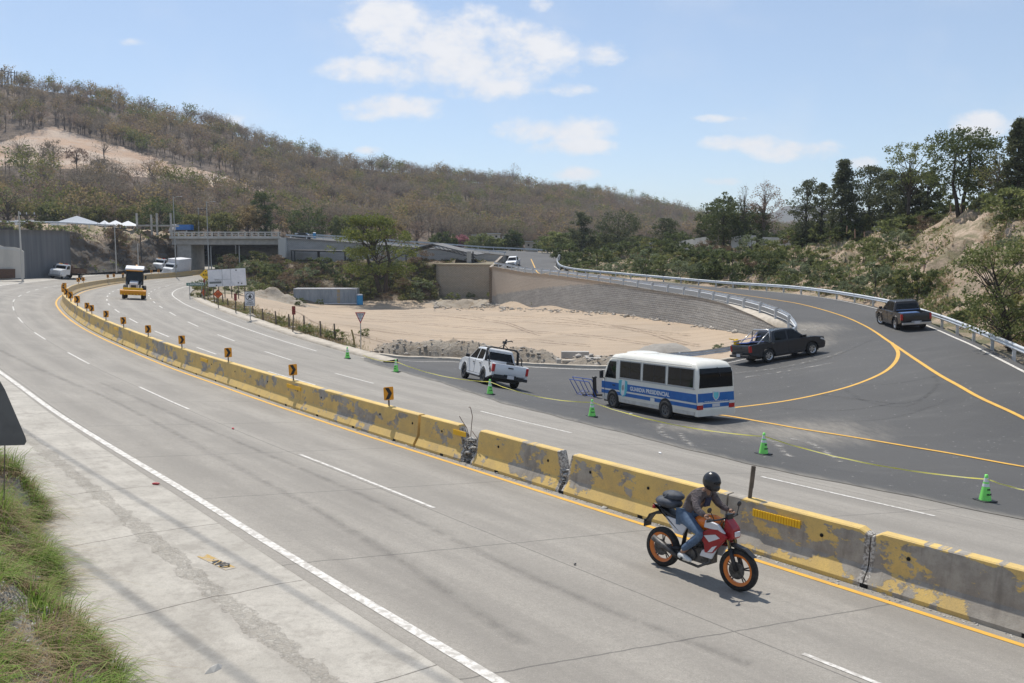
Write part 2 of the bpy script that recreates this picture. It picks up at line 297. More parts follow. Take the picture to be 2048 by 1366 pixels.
# ------------------------------------------------------------------ mesh builder
class MB:
    def __init__(s): s.v = []; s.f = []; s.m = []; s.uv = None
    def add(s, vs, fs, mi=0):
        o = len(s.v); s.v.extend([tuple(p) for p in vs]); s.f.extend([tuple(i + o for i in f) for f in fs]); s.m.extend([mi] * len(fs)); return s
    def box(s, c, d, mi=0, M=None, taper=1):
        x, y, z = d[0] / 2, d[1] / 2, d[2] / 2
        vs = [Vector((sx * x * (taper if sz > 0 else 1), sy * y * (taper if sz > 0 else 1), sz * z)) for sz in (-1, 1) for sy in (-1, 1) for sx in (-1, 1)]
        if M is not None: vs = [M @ p for p in vs]
        vs = [p + Vector(c) for p in vs]
        return s.add(vs, [(0, 2, 3, 1), (4, 5, 7, 6), (0, 1, 5, 4), (2, 6, 7, 3), (0, 4, 6, 2), (1, 3, 7, 5)], mi)
    def tube(s, pts, r, n=8, mi=0, cap=True):
        pts = [Vector(p) for p in pts]; rs = r if isinstance(r, (list, tuple)) else [r] * len(pts); o = len(s.v); prev = None
        for i, p in enumerate(pts):
            t = (pts[min(i + 1, len(pts) - 1)] - pts[max(i - 1, 0)]); t = t.normalized() if t.length > 1e-9 else Vector((0, 0, 1))
            a = prev if prev is not None else (Vector((1, 0, 0)) if abs(t.z) > .9 else Vector((0, 0, 1)))
            u = (a - t * a.dot(t)).normalized(); prev = u; v = t.cross(u)
            for k in range(n):
                an = 2 * math.pi * k / n; s.v.append(tuple(p + (u * math.cos(an) + v * math.sin(an)) * rs[i]))
        for i in range(len(pts) - 1):
            for k in range(n):
                a = o + i * n + k; b = o + i * n + (k + 1) % n; s.f.append((a, b, b + n, a + n)); s.m.append(mi)
        if cap:
            s.f.append(tuple(o + k for k in range(n))[::-1]); s.m.append(mi); e = o + (len(pts) - 1) * n; s.f.append(tuple(e + k for k in range(n))); s.m.append(mi)
        return s
    def prism(s, poly, a, b, f, mi=0):         # poly 2d, f(u,v,w)->xyz, from w=a to w=b
        n = len(poly); vs = [f(u, v, a) for u, v in poly] + [f(u, v, b) for u, v in poly]
        return s.add(vs, [tuple(range(n))[::-1], tuple(range(n, 2 * n))] + [(i, (i + 1) % n, (i + 1) % n + n, i + n) for i in range(n)], mi)
    def lathe(s, prof, n=16, c=(0, 0, 0), axis='z', mi=0):
        o = len(s.v); c = Vector(c)
        for (r, h) in prof:
            for k in range(n):
                a = 2 * math.pi * k / n; p = Vector((r * math.cos(a), r * math.sin(a), h))
                if axis == 'y': p = Vector((p.x, p.z, p.y))
                if axis == 'x': p = Vector((p.z, p.x, p.y))
                s.v.append(tuple(p + c))
        for i in range(len(prof) - 1):
            for k in range(n): s.f.append((o + i * n + k, o + i * n + (k + 1) % n, o + (i + 1) * n + (k + 1) % n, o + (i + 1) * n + k)); s.m.append(mi)
        return s
    def xf(s, M): s.v = [tuple(M @ Vector(p)) for p in s.v]; return s
    def build(s, name, mats, parent=None, loc=None, rot=None, smooth=False, bevel=0, kind=None):
        me = bpy.data.meshes.new(name); me.from_pydata(s.v, [], s.f)
        for m in (mats if isinstance(mats, (list, tuple)) else [mats]): me.materials.append(m)
        me.polygons.foreach_set('material_index', s.m)
        if smooth: me.polygons.foreach_set('use_smooth', [True] * len(s.f))
        me.update(); bm = bmesh.new(); bm.from_mesh(me); bmesh.ops.recalc_face_normals(bm, faces=bm.faces); bm.to_mesh(me); bm.free()
        if s.uv is not None:
            ul = me.uv_layers.new(name='UVMap'); li = np.empty(len(me.loops), np.int32); me.loops.foreach_get('vertex_index', li)
            ul.data.foreach_set('uv', np.array(s.uv, np.float32)[li].ravel())
        o = bpy.data.objects.new(name, me); COL.objects.link(o)
        if parent: o.parent = parent
        if loc is not None: o.location = loc
        if rot is not None: o.rotation_euler = rot
        if bevel:
            b = o.modifiers.new('bevel', 'BEVEL'); b.width = bevel; b.segments = 2; b.limit_method = 'ANGLE'; b.angle_limit = R(35)
            if not smooth:
                me.polygons.foreach_set('use_smooth', [True] * len(me.polygons)); b.harden_normals = True
        if kind: o['kind'] = kind
        return o
def tag(o, label, cat, group=None):
    o['label'] = label; o['category'] = cat
    if group: o['group'] = group
    return o
def thing(name, label, cat, loc=(0, 0, 0), rz=0, group=None):
    o = bpy.data.objects.new(name, None); COL.objects.link(o); o.location = loc; o.rotation_euler = (0, 0, rz); o.empty_display_size = .3
    return tag(o, label, cat, group)
def copy_tree(o, parent=None):
    c = o.copy(); COL.objects.link(c); c.parent = parent
    for ch in list(KIDS(o)): copy_tree(ch, c)
    return c
def KIDS(o): return [x for x in o.children]
def text(s_, size, m, parent, loc, rot, name='lettering', align='CENTER', sx=1, ext=.002, bold=0):
    cu = bpy.data.curves.new(name, 'FONT'); cu.body = s_; cu.size = size; cu.extrude = ext; cu.align_x = align; cu.align_y = 'CENTER'; cu.offset = bold; cu.resolution_u = 3
    o = bpy.data.objects.new(name, cu); COL.objects.link(o); cu.materials.append(m); bpy.context.view_layer.update(); me = bpy.data.meshes.new_from_object(o.evaluated_get(bpy.context.evaluated_depsgraph_get())); bpy.data.objects.remove(o); me.name = name
    if not me.materials: me.materials.append(m)
    o = bpy.data.objects.new(name, me); COL.objects.link(o); o.parent = parent; o.location = loc; o.rotation_euler = rot; o.scale = (sx, 1, 1); return o
def npmesh(name, V_, Fq, mats, mi=None, parent=None, uv=None, attrs=None, smooth=False, kind=None):
    V_ = np.asarray(V_, np.float32); Fq = np.asarray(Fq, np.int32); k = Fq.shape[1]
    me = bpy.data.meshes.new(name); me.vertices.add(len(V_)); me.vertices.foreach_set('co', V_.ravel())
    me.loops.add(Fq.size); me.loops.foreach_set('vertex_index', Fq.ravel()); me.polygons.add(len(Fq)); me.polygons.foreach_set('loop_start', np.arange(0, Fq.size, k, dtype=np.int32))
    for m in (mats if isinstance(mats, (list, tuple)) else [mats]): me.materials.append(m)
    if mi is not None: me.polygons.foreach_set('material_index', np.asarray(mi, np.int32))
    if smooth: me.polygons.foreach_set('use_smooth', np.ones(len(Fq), bool))
    me.update(calc_edges=True)
    if uv is not None:
        ul = me.uv_layers.new(name='UVMap'); ul.data.foreach_set('uv', np.asarray(uv, np.float32)[Fq.ravel()].ravel())
    for a, vals in (attrs or {}).items():
        at_ = me.attributes.new(a, 'FLOAT', 'POINT'); at_.data.foreach_set('value', np.asarray(vals, np.float32))
    if name in ('crown', 'foliage') and parent is None: pass
    o = bpy.data.objects.new(name, me); COL.objects.link(o)
    if parent: o.parent = parent
    if kind: o['kind'] = kind
    return o
def nfield(x, y, sc, seed=0, oct=4, rough=.5):     # cheap vectorised fractal noise, about -1..1
    r = np.random.default_rng(seed); t = np.zeros_like(x, dtype=float); amp = 1.; k = 1. / sc; tot = 0
    for _ in range(oct):
        for _j in range(4):
            a = r.uniform(0, 6.283); p = r.uniform(0, 6.283); kk = k * r.uniform(.7, 1.4) * 6.283
            t += amp * .5 * np.sin(kk * (x * math.cos(a) + y * math.sin(a)) + p + 1.3 * np.sin(kk * .6 * (y * math.cos(a) - x * math.sin(a)) + 2 * p))
        tot += amp; amp *= rough; k *= 2
    return t / tot

# ------------------------------------------------------------------ the highway's line and surfaces
bl = [(None, (13.8, 4.0, 2.05)), (None, (10.4, 7.7, 2.05)), (2048,1262,11.45),(1740,1165,13.3),(1131,982,18.7),(960,925,21.5),(835,891,23.4),(740,860,25.6),(559,802,30.3),(489,777,33.2),(432,757,35.8),(360,733,39.2),
      (213,671,50.0),(156,638,59.0),(131,614,69),(129,602,78),(139,591,89),(155,583,102),(178,577,116),(213,570,134),(251,564,146),(296,558,155),(340,555,163),(410,548,175),(None,(-60.5,198,4.0)),(None,(-58.5,235,4.2)),(None,(-60,300,4.5))]
BP = []
for b in bl:
    BP.append(Vector(b[1]) if b[0] is None else at(b[0], b[1], b[2]))
def catmull(P, per=12):
    P = [P[0] * 2 - P[1]] + list(P) + [P[-1] * 2 - P[-2]]; o = []
    for i in range(1, len(P) - 2):
        a, b, c, d = P[i - 1], P[i], P[i + 1], P[i + 2]
        for k in range(per):
            t = k / per; o.append(.5 * ((2 * b) + (c - a) * t + (2 * a - 5 * b + 4 * c - d) * t * t + (3 * b - a - 3 * c + d) * t ** 3))
    o.append(P[-2]); return o
def resample(P, step):
    A = np.array([tuple(p) for p in P]); L_ = np.r_[0, np.cumsum(np.linalg.norm(np.diff(A[:, :2], axis=0), axis=1))]
    n = max(2, int(L_[-1] / step) + 1); s = np.linspace(0, L_[-1], n); return np.c_[np.interp(s, L_, A[:, 0]), np.interp(s, L_, A[:, 1]), np.interp(s, L_, A[:, 2])], s
Cc, Cs = resample(catmull(BP), .5)
for _ in range(60):                                # ease small kinks
    Cc[1:-1] = (Cc[:-2] + 2 * Cc[1:-1] + Cc[2:]) / 4
T_ = np.gradient(Cc[:, :2], axis=0); T_ /= np.linalg.norm(T_, axis=1)[:, None]
for _ in range(40): T_[1:-1] = (T_[:-2] + 2 * T_[1:-1] + T_[2:]) / 4
T_ /= np.linalg.norm(T_, axis=1)[:, None]
NR = np.c_[T_[:, 1], -T_[:, 0]]                    # to the right of travel = inner side (d > 0)
def bank(s, d):
    s = np.asarray(s, float); d = np.asarray(d, float)
    k = np.clip((s - 45) / 40, 0, 1); left = .07 + .05 * k; right = .095 - .03 * k
    return np.where(d < 0, -left * np.maximum(d, -9.0) , -right * d)
def hw(s, d, up=0.):                               # point of the highway surface
    i = np.interp(s, Cs, np.arange(len(Cs))); x = np.interp(i, np.arange(len(Cs)), Cc[:, 0]); y = np.interp(i, np.arange(len(Cs)), Cc[:, 1]); z = np.interp(i, np.arange(len(Cs)), Cc[:, 2])
    nx = np.interp(i, np.arange(len(Cs)), NR[:, 0]); ny = np.interp(i, np.arange(len(Cs)), NR[:, 1])
    return np.stack([x + nx * d, y + ny * d, z + bank(s, d) + up], -1)
def sdist(x, y):
    x = np.atleast_1d(np.asarray(x, float)); y = np.atleast_1d(np.asarray(y, float)); S = np.empty(x.size); D = np.empty(x.size); st = slice(None, None, 2)
    cx, cy, nx, ny, cs = Cc[st, 0], Cc[st, 1], NR[st, 0], NR[st, 1], Cs[st]
    for a in range(0, x.size, 20000):
        xx, yy_ = x[a:a + 20000], y[a:a + 20000]; dd = (xx[:, None] - cx) ** 2 + (yy_[:, None] - cy) ** 2; j = dd.argmin(1)
        D[a:a + 20000] = (xx - cx[j]) * nx[j] + (yy_ - cy[j]) * ny[j]; S[a:a + 20000] = cs[j] + (xx - cx[j]) * (-ny[j]) + (yy_ - cy[j]) * nx[j]
        far = np.sqrt(dd[np.arange(len(j)), j]); D[a:a + 20000] = np.where(np.abs(D[a:a + 20000]) < far * .7, np.sign(D[a:a + 20000] + 1e-9) * far, D[a:a + 20000])
    return S, D
def s_of(px, py, z=2.1):                           # station of a pixel near the barrier
    p = gz(px, py, z); return float(sdist(p.x, p.y)[0][0])
def grid_faces(nr, nc):
    i = np.arange(nr - 1)[:, None] * nc + np.arange(nc - 1)[None, :]; i = i.ravel(); return np.stack([i, i + 1, i + 1 + nc, i + nc], 1)
SMAX = float(Cs[-1])
def ribbon(name, s0, s1, ds, d_list, up, m, parent=None, kind='structure', dfun=None, step=1.):
    S = np.arange(s0, s1 + 1e-6, step); rows = []; uv = []
    for s in S:
        dl = np.array(dfun(s) if dfun else d_list, float); rows.append(hw(np.full(len(dl), s), dl, up)); uv.append(np.stack([np.full(len(dl), s), dl], 1))
    nc = len(rows[0]); return npmesh(name, np.concatenate(rows), grid_faces(len(S), nc), m, uv=np.concatenate(uv), parent=parent, kind=kind)
# where fresh asphalt meets the concrete (d as a function of s)
jb = [(2048,1040),(1800,990),(1500,930),(1180,850),(1000,805),(870,762),(790,740),(722,720)]
js, jd = [], []
for q in jb:
    z = 1.2
    for _ in range(30):
        p = gz(q[0], q[1], z); S, D = sdist(p.x, p.y); z = .5 * z + .5 * float(hw(S[0], D[0])[2])
    js.append(float(S[0])); jd.append(float(D[0]))
SJ0, SJ1 = js[0], js[-1]
def dj(s): return np.interp(s, js, jd, left=jd[0], right=99.)
def dright(s): return np.where(s < SJ1, np.minimum(dj(s), 12.6), 12.6)
hwy = ribbon('road', 0, SMAX, 1, None, 0, M_HWY, dfun=lambda s: list(np.linspace(-7.55, 0, 9)) + list(np.linspace(.8, float(dright(s)) + .35, 9)))
hwy['label'] = 'worn grey concrete highway sweeping left into a bend'
sh = ribbon('road_shoulder', 0, SMAX, 1, np.r_[np.linspace(-13.5, -10.2, 3), np.linspace(-9.8, -7.55, 6)], -.002, M_SHO)
# markings
def line_rb(name, m, s0, s1, d0, w_, up=.006, dash=None, parent=hwy, step=.5):
    segs = [(s0, s1)] if not dash else dash; V_, F_ = [], []
    for a, b in segs:
        n = max(2, int((b - a) / step) + 1); S = np.linspace(a, b, n); dd = d0(S) if callable(d0) else np.full(n, d0)
        A = hw(S, dd - w_ / 2, up); B = hw(S, dd + w_ / 2, up); o = len(V_) and sum(len(x) for x in V_)
        V_.append(np.stack([A, B], 1).reshape(-1, 3)); i = np.arange(n - 1) * 2 + o; F_.append(np.stack([i, i + 1, i + 3, i + 2], 1))
    return npmesh(name, np.concatenate(V_), np.concatenate(F_), m, parent=parent, kind='structure' if parent is None else None)
line_rb('yellow_line', M_YEL, 0, SMAX, -.62, .13)
line_rb('yellow_line', M_YEL, 0, SMAX, .66, .13)
line_rb('edge_line', M_WLINE, 0, SMAX, lambda s: -7.12 - .0075 * np.clip(s, 0, 40), .16)
line_rb('edge_line', M_WLINE, SJ1 + 4, SMAX, 10.6, .14)
def pxs(px, py, d):
    z = 2.
    for _ in range(25):
        p = gz(px, py, z); S, D = sdist(p.x, p.y); z = .5 * z + .5 * float(hw(S[0], D[0])[2])
    return float(S[0])
def dashes(pairs, d):                              # measured near dashes, then a regular rhythm
    o = [(min(pxs(*a, d), pxs(*b, d)), max(pxs(*a, d), pxs(*b, d))) for a, b in pairs]; o.sort()
    a, b = o[-1]; s = b + 5.5
    while s < SMAX - 8: o.append((s, s + 3.6)); s += 9.1
    return o
line_rb('lane_dashes', M_WLINE, 0, 0, lambda s: -3.45 - .004 * np.clip(s, 0, 60), .085, dash=dashes([((1613,1305),(1820,1380)),((585,910),(860,1017)),((262,774),(370,819)),((122,705),(168,728))], -3.6))
line_rb('lane_dashes', M_WLINE, 0, 0, 3.55, .12, dash=dashes([((407,695),(450,709)),((555,743),(646,770)),((830,821),(945,852))], 3.6))
line_rb('lane_dashes', M_WLINE, 0, 0, lambda s: 6.5 + .022 * np.clip(s - 30, 0, 60), .12, dash=dashes([((425,669),(466,682)),((530,703),(593,721)),((687,747),(760,767)),((975,822),(1158,865)),((1535,952),(1870,1032))], 7))

# ------------------------------------------------------------------ side road and ramp asphalt, with its own height function
def tps(P):
    P = np.array(P, float); n = len(P); d = np.linalg.norm(P[:, None, :2] - P[None, :, :2], axis=2)
    K = np.where(d > 0, d * d * np.log(d + 1e-9), 0) + np.eye(n) * 2.0; A = np.zeros((n + 3, n + 3)); A[:n, :n] = K; A[:n, n] = 1; A[:n, n + 1:] = P[:, :2]; A[n, :n] = 1; A[n + 1:, :n] = P[:, :2].T
    w_ = np.linalg.solve(A, np.r_[P[:, 2], 0, 0, 0])
    def f(x, y):
        x = np.asarray(x, float); y = np.asarray(y, float); r = np.sqrt((x[..., None] - P[:, 0]) ** 2 + (y[..., None] - P[:, 1]) ** 2)
        return (np.where(r > 0, r * r * np.log(r + 1e-9), 0) * w_[:n]).sum(-1) + w_[n] + w_[n + 1] * x + w_[n + 2] * y
    return f
outer = [(2350,880,27),(2200,805,31),(2048,732,37.5),(1943,682,46.5),(1861,648,56),(1762,617,67),(1600,589,84),(1426,574,103),(1240,556,122),(1140,545,134),(1113,532,146),(1121,510,185)]
inner = [(1595,668,55),(1584,656,57),(1561,641,60),(1514,622,66),(1453,606,73),(1380,592,82),(1299,579,92),(1240,569,100),(1174,561,110),(1100,550,125),(1049,545,136),(1012,538,146),(1000,534,152),(1036,515,178)]
OUT = [at(*q) for q in outer]; INN = [at(*q) for q in inner]
kerb = [(720,713,.75),(800,717,.6),(893,720,.5),(1064,731,.45),(1199,736,.5),(1330,733,.7),(1428,727,.95),(1486,716,1.15),(1545,700,1.4),(1590,682,1.9)]
KRB = [gz(*q) for q in kerb]
ctl = [tuple(p) for p in OUT + INN + KRB] + [tuple(at(*q)) for q in [(1222,815,39.7),(1335,838,36.2),(923,755,48.6),(976,771,45.6),(1538,724,48.8),(1621,710,50),(1794,659,55),(1762,649,58)]]
for s in np.linspace(SJ0 - 14, SJ1, 12): ctl.append(tuple(hw(s, float(min(dj(max(s, SJ0)), 12.6)))))
AF = tps(ctl)
def ztop(x, y):                                    # asphalt height, eased into the highway's own surface near the joint
    x = np.asarray(x, float); y = np.asarray(y, float); sh_ = x.shape; S, D = sdist(x.ravel(), y.ravel()); g = D - dj(np.clip(S, SJ0, SJ1))
    wgt = np.clip(g / 6., 0, 1); wgt = wgt * wgt * (3 - 2 * wgt); zz = hw(S, D)[:, 2]
    return (zz * (1 - wgt) + AF(x.ravel(), y.ravel()) * wgt).reshape(sh_)
def zt(x, y): return float(ztop(np.array([x]), np.array([y]))[0])
# asphalt outline: joint line, outer edge, ramp top, inner edge, kerb
joint = [tuple(hw(s, float(dj(s)) + .04 * math.sin(s * 3) + .06 * math.sin(s * 1.3))[:2]) for s in np.linspace(SJ1 - .3, SJ0, 90)]
sx0 = hw(SJ0 - 18, jd[0])
outl = joint + [tuple(sx0[:2])] + [tuple(p[:2]) for p in catmull(OUT, 8)] + [tuple(p[:2]) for p in catmull(INN[::-1], 8)] + [tuple(p[:2]) for p in catmull(KRB[::-1], 8)]
def inpoly(x, y, P):
    x = np.asarray(x, float); y = np.asarray(y, float); ins = np.zeros(x.shape, bool); n = len(P)
    for i in range(n):
        x0, y0 = P[i]; x1, y1 = P[(i + 1) % n]
        if y0 == y1: continue
        c = ((y0 > y) != (y1 > y)) & (x < (x1 - x0) * (y - y0) / (y1 - y0) + x0); ins ^= c
    return ins
def clip_mesh(name, outl, step, zf, m, up, attrs=None, kind='structure', parent=None):
    from mathutils.geometry import delaunay_2d_cdt
    A = np.array(outl); x0, y0 = A.min(0); x1, y1 = A.max(0)
    gx, gy = np.meshgrid(np.arange(x0, x1, step), np.arange(y0, y1, step)); ins = inpoly(gx.ravel(), gy.ravel(), outl); pts = np.c_[gx.ravel(), gy.ravel()][ins]
    n = len(outl); res = delaunay_2d_cdt([Vector(p) for p in outl] + [Vector(p) for p in pts], [(i, (i + 1) % n) for i in range(n)], [], 1, 1e-4)
    vs = np.array([tuple(v) for v in res[0]]); z = zf(vs[:, 0], vs[:, 1]) + up
    return npmesh(name, np.c_[vs, z], np.array([f for f in res[2] if len(f) == 3]), m, attrs={k: f(vs[:, 0], vs[:, 1]) for k, f in (attrs or {}).items()}, kind=kind, parent=parent, smooth=True)
def dustf(x, y):
    S, D = sdist(x, y); g = D - dj(np.clip(S, SJ0, SJ1)); d = np.clip(1 - g / 1.3, 0, 1) * .9
    for (px, py, z, r) in [(1600,690,1.8,3.2),(1625,668,2.2,3.2),(1590,868,.8,4.5),(1400,870,.6,3.0),(1650,880,.8,3),(740,722,.7,3.0),(690,722,.9,2.5)]:
        p = gz(px, py, z); d = np.maximum(d, .95 * np.exp(-((x - p.x) ** 2 + (y - p.y) ** 2) / r ** 2))
    return d
asph = clip_mesh('side_road', outl, 1.1, ztop, M_ASP, .014, {'dust': dustf})
asph['label'] = 'fresh black asphalt side road and ramp'
def strip(name, P, w_, m, up=.03, parent=None, zf=None, per=10, kind=None, w_end=None):
    A, S = resample(catmull([Vector((p[0], p[1], 0)) for p in P], per), .5); t = np.gradient(A[:, :2], axis=0); t /= np.linalg.norm(t, axis=1)[:, None]; n = np.c_[t[:, 1], -t[:, 0]]
    ww = w_ * np.interp(S, [0, S[-1]], [1, w_end if w_end else 1]); a = A[:, :2] + n * ww[:, None] / 2; b = A[:, :2] - n * ww[:, None] / 2; f = zf or ztop; za, zb = f(a[:, 0], a[:, 1]) + up, f(b[:, 0], b[:, 1]) + up
    V_ = np.stack([np.c_[a, za], np.c_[b, zb]], 1).reshape(-1, 3); i = np.arange(len(A) - 1) * 2
    return npmesh(name, V_, np.stack([i, i + 1, i + 3, i + 2], 1), m, parent=parent, kind=kind, uv=np.stack([np.repeat(S, 2), np.tile([0, 1.], len(S))], 1))
def onasp(px, py):
    z = 1.
    for _ in range(40):
        p = gz(px, py, z); z = .6 * z + .4 * zt(p.x, p.y)
    return (p.x, p.y)
far_y = [at(1078,515,176)[:2], at(1070,522,166)[:2]]
Y1 = [onasp(q[0], q[1]) for q in [(1062,534),(1078,541),(1110,546),(1200,558),(1300,568),(1380,575),(1440,584),(1530,597),(1597,608),(1665,626),(1721,648),(1777,683),(1830,719),(1874,748),(1920,774),(1965,799),(2048,838),(2200,915)]]
def offset_in(P, d): return P
strip('yellow_line', Y1, .17, M_YEL, parent=asph)
strip('yellow_line', [onasp(*q) for q in [(1783,686),(1794,700),(1796,712),(1788,728),(1766,746),(1721,766),(1665,783),(1575,802),(1467,816),(1400,822)]], .19, M_YEL, .022, parent=asph)
strip('yellow_line', [onasp(*q) for q in [(1330,822),(1440,831),(1530,846),(1615,861),(1780,888),(1900,908),(2048,935),(2250,965)]], .15, M_YEL, parent=asph)
strip('edge_line', [Vector(p[:2]) + Vector((-.45, -.1)) for p in OUT[:-1]], .14, M_WLINE, parent=asph)
strip('edge_line', [onasp(q[0], q[1] + 3) for q in [(722,713),(800,718),(893,721),(1064,732),(1199,737),(1330,734),(1428,728),(1486,717),(1545,702),(1588,684),(1597,672)]], .12, M_WLINE, parent=asph)
strip('edge_line', [p[:2] for p in [i + Vector((.3, .3, 0)) for i in INN[1:-3]]], .12, M_WLINE, parent=asph)
kskid = NB('tyre_smear'); kg = kskid.node('ShaderNodeNewGeometry').outputs['Position']; kskid.fin((.035, .035, .036), .8)
def alpha_mat(kb, amt, sc=4, lo=.4, hi=.7):
    a = kb.rng(kb.noise(kg if kb is kskid else kb.node('ShaderNodeNewGeometry').outputs['Position'], sc, 5, .7), lo, hi, 0, amt); uvn = kb.node('ShaderNodeUVMap').outputs[0]; sp = kb.node('ShaderNodeSeparateXYZ'); kb.l.new(uvn, sp.inputs[0])
    e = kb.m_('SUBTRACT', 1., kb.m_('ABSOLUTE', kb.m_('SUBTRACT', kb.m_('MULTIPLY', sp.outputs[1], 2), 1))); kb.l.new(kb.m_('MULTIPLY', a, e), kb.b.inputs['Alpha'])
alpha_mat(kskid, .20, 2.5, .3, .65)
kdust = NB('pale_scuff'); kdust.fin((.36, .34, .31), .9); alpha_mat(kdust, .9, 3, .45, .62)
for pts in [[(1440,752),(1540,741),(1640,722),(1700,700),(1745,680)],[(1640,790),(1720,800),(1800,808),(1850,795),(1875,770),(1868,752)],[(1690,780),(1730,803),(1790,815),(1830,808),(1860,785)],[(1560,818),(1680,822),(1790,808)],[(1700,772),(1790,768),(1890,750)],[(1650,845),(1780,838),(1900,800)]]:
    strip('tyre_mark', [onasp(*q) for q in pts], .3, kskid.m, .02, parent=asph)
for pts in [[(1470,747),(1560,736),(1650,716),(1690,702)],[(1480,757),(1590,740),(1680,724)],[(1600,662),(1625,656),(1660,650)],[(1560,667),(1600,664),(1625,655)],[(1360,868),(1380,890),(1400,905)],[(1328,848),(1320,862),(1342,880)],[(1480,870),(1540,880),(1580,915)],[(1560,875),(1620,888),(1680,925)]]:
    strip('dust_streak', [onasp(*q) for q in pts], .4, kdust.m, .024, parent=asph)
for pts, w_ in [([(1345,790),(1560,850),(1900,955)],.5),([(0,700),(200,790),(420,905),(700,1060),(1050,1290)],.35),([(200,765),(420,860),(700,980),(1100,1170),(1500,1330)],.3)][1:]:
    P = []
    for q in pts:
        z = 2.4
        for _ in range(25):
            p = gz(q[0], q[1], z); S, D = sdist(p.x, p.y); z = .5 * z + .5 * float(hw(S[0], D[0])[2])
        P.append((p.x, p.y))
    strip('tyre_mark', P, w_, kskid.m, .012, parent=hwy, zf=lambda x, y: hw(*sdist(x, y))[:, 2])

# ------------------------------------------------------------------ ground sheet
lotc = [(993,611,149),(1066,611.5,133),(1149,614,118),(1240,621,104),(1340,637,90),(1420,652,79),(985,615,146),(1066,616,128),(1149,620,112),(1240,629,97),(1340,646,85),(650,612,143),(760,612,146),(880,604,155),(985,612,150),(1080,612,130),(1200,624,112),(1300,630,100),(1400,645,84),(1480,658,72),(1540,668,63)]
gctl = []
for q in lotc: gctl.append(tuple(at(*q)))
for (px, wy, wz) in [(600,143,-.7),(680,143,-.85),(760,146,-1.),(880,155,-.8),(993,149,-1.05),(1066,133,-.2),(1149,118,.3),(1240,104,.6),(1340,90,.8)]:
    for t in ((.05, .25, .5, .75) if px > 800 else (.45, .75)): gctl.append((at(px, 600, 60 + (wy - 60) * t).x, 60 + (wy - 60) * t, .15 + .03 * (px - 700) / 100 + (wz - .15) * t))
for p in KRB: gctl.append((p.x, p.y + .5, p.z + .1))
for p in OUT[:-1]: gctl.append((p.x + 2.5, p.y + 2.5, p.z)); gctl.append((p.x + 8, p.y + 8, p.z + .1))
for s in np.linspace(SJ1 + 2, 250, 22):
    for dd in (13.2, 17.): q = hw(s, dd); gctl.append((q[0], q[1], float(hw(s, 12.6)[2]) - .05))
gctl += [(-20, 160, 1.), (0, 170, 2), (-40, 150, 0), (-20, 200, 3), (10, 200, 4.5), (30, 170, 5.5), (50, 140, 5.5), (-45, 175, 3)]
GF = tps(gctl)
def ground_z(x, y):
    x = np.asarray(x, float).ravel(); y = np.asarray(y, float).ravel(); S, D = sdist(x, y)
    z = GF(x, y); z = z + .05 * nfield(x, y, 9, 3) * np.clip((D - 13) / 4, 0, 1)
    hz = hw(S, np.clip(D, -13, 12.6))[:, 2] - .25
    k = np.clip((D - 12.6) / 1.0, 0, 1); z = hz * (1 - k) + z * k
    ina = inpoly(x, y, outl); z = np.where(ina, np.minimum(z, ztop(x, y) - .35), z)
    for dx, dy in ((1.2, 0), (-1.2, 0), (0, 1.2), (0, -1.2)):
        q = inpoly(x + dx, y + dy, outl) & ~ina; z = np.where(q, np.minimum(z, ztop(x, y) + .0), z)
    return z
gx, gy = np.meshgrid(np.arange(-140, 150, 1.0), np.arange(-8, 262, 1.0)); GZ = ground_z(gx, gy).reshape(gx.shape)
edge = np.minimum(np.minimum(gx + 140, 149 - gx), np.minimum(gy + 8, 261 - gy)); GZ = np.where(edge < 4, GZ - (4 - edge) * 2, GZ)
def gzf(x, y):
    fx = np.clip(np.asarray(x, float) + 140, 0, 288.99); fy = np.clip(np.asarray(y, float) + 8, 0, 268.99); i = fx.astype(int); j = fy.astype(int); a = fx - i; b = fy - j
    return (GZ[j, i] * (1 - a) + GZ[j, i + 1] * a) * (1 - b) + (GZ[j + 1, i] * (1 - a) + GZ[j + 1, i + 1] * a) * b
def g1(x, y): return float(gzf(x, y))
lotpoly = [tuple(p[:2]) for p in [at(985,612,151), at(1080,612,131), at(1200,624,113), at(1300,632,100), at(1400,647,85), at(1480,660,73), at(1545,668,62)]] + [(p.x, p.y) for p in KRB[::-1][1:]] + [tuple(hw(s, 15.2)[:2]) for s in np.linspace(SJ1 + 3, SJ1 + 75, 20)] + [tuple(at(560,590,165)[:2])] + [tuple(at(870,600,156)[:2])]
fc = grid_faces(gx.shape[0], gx.shape[1]); cxy = np.stack([(gx[:-1, :-1] + .5).ravel(), (gy[:-1, :-1] + .5).ravel()], 1)
npmesh('ground', np.stack([gx.ravel(), gy.ravel(), GZ.ravel()], 1), fc, [M_GRND, M_LOT], mi=inpoly(cxy[:, 0], cxy[:, 1], lotpoly).astype(int), kind='structure', smooth=True)
npmesh('ground', [(-3500, -3000, -9), (3500, -3000, -9), (3500, 4500, -9), (-3500, 4500, -9)], [(0, 1, 2, 3)], M_GRND, kind='structure')

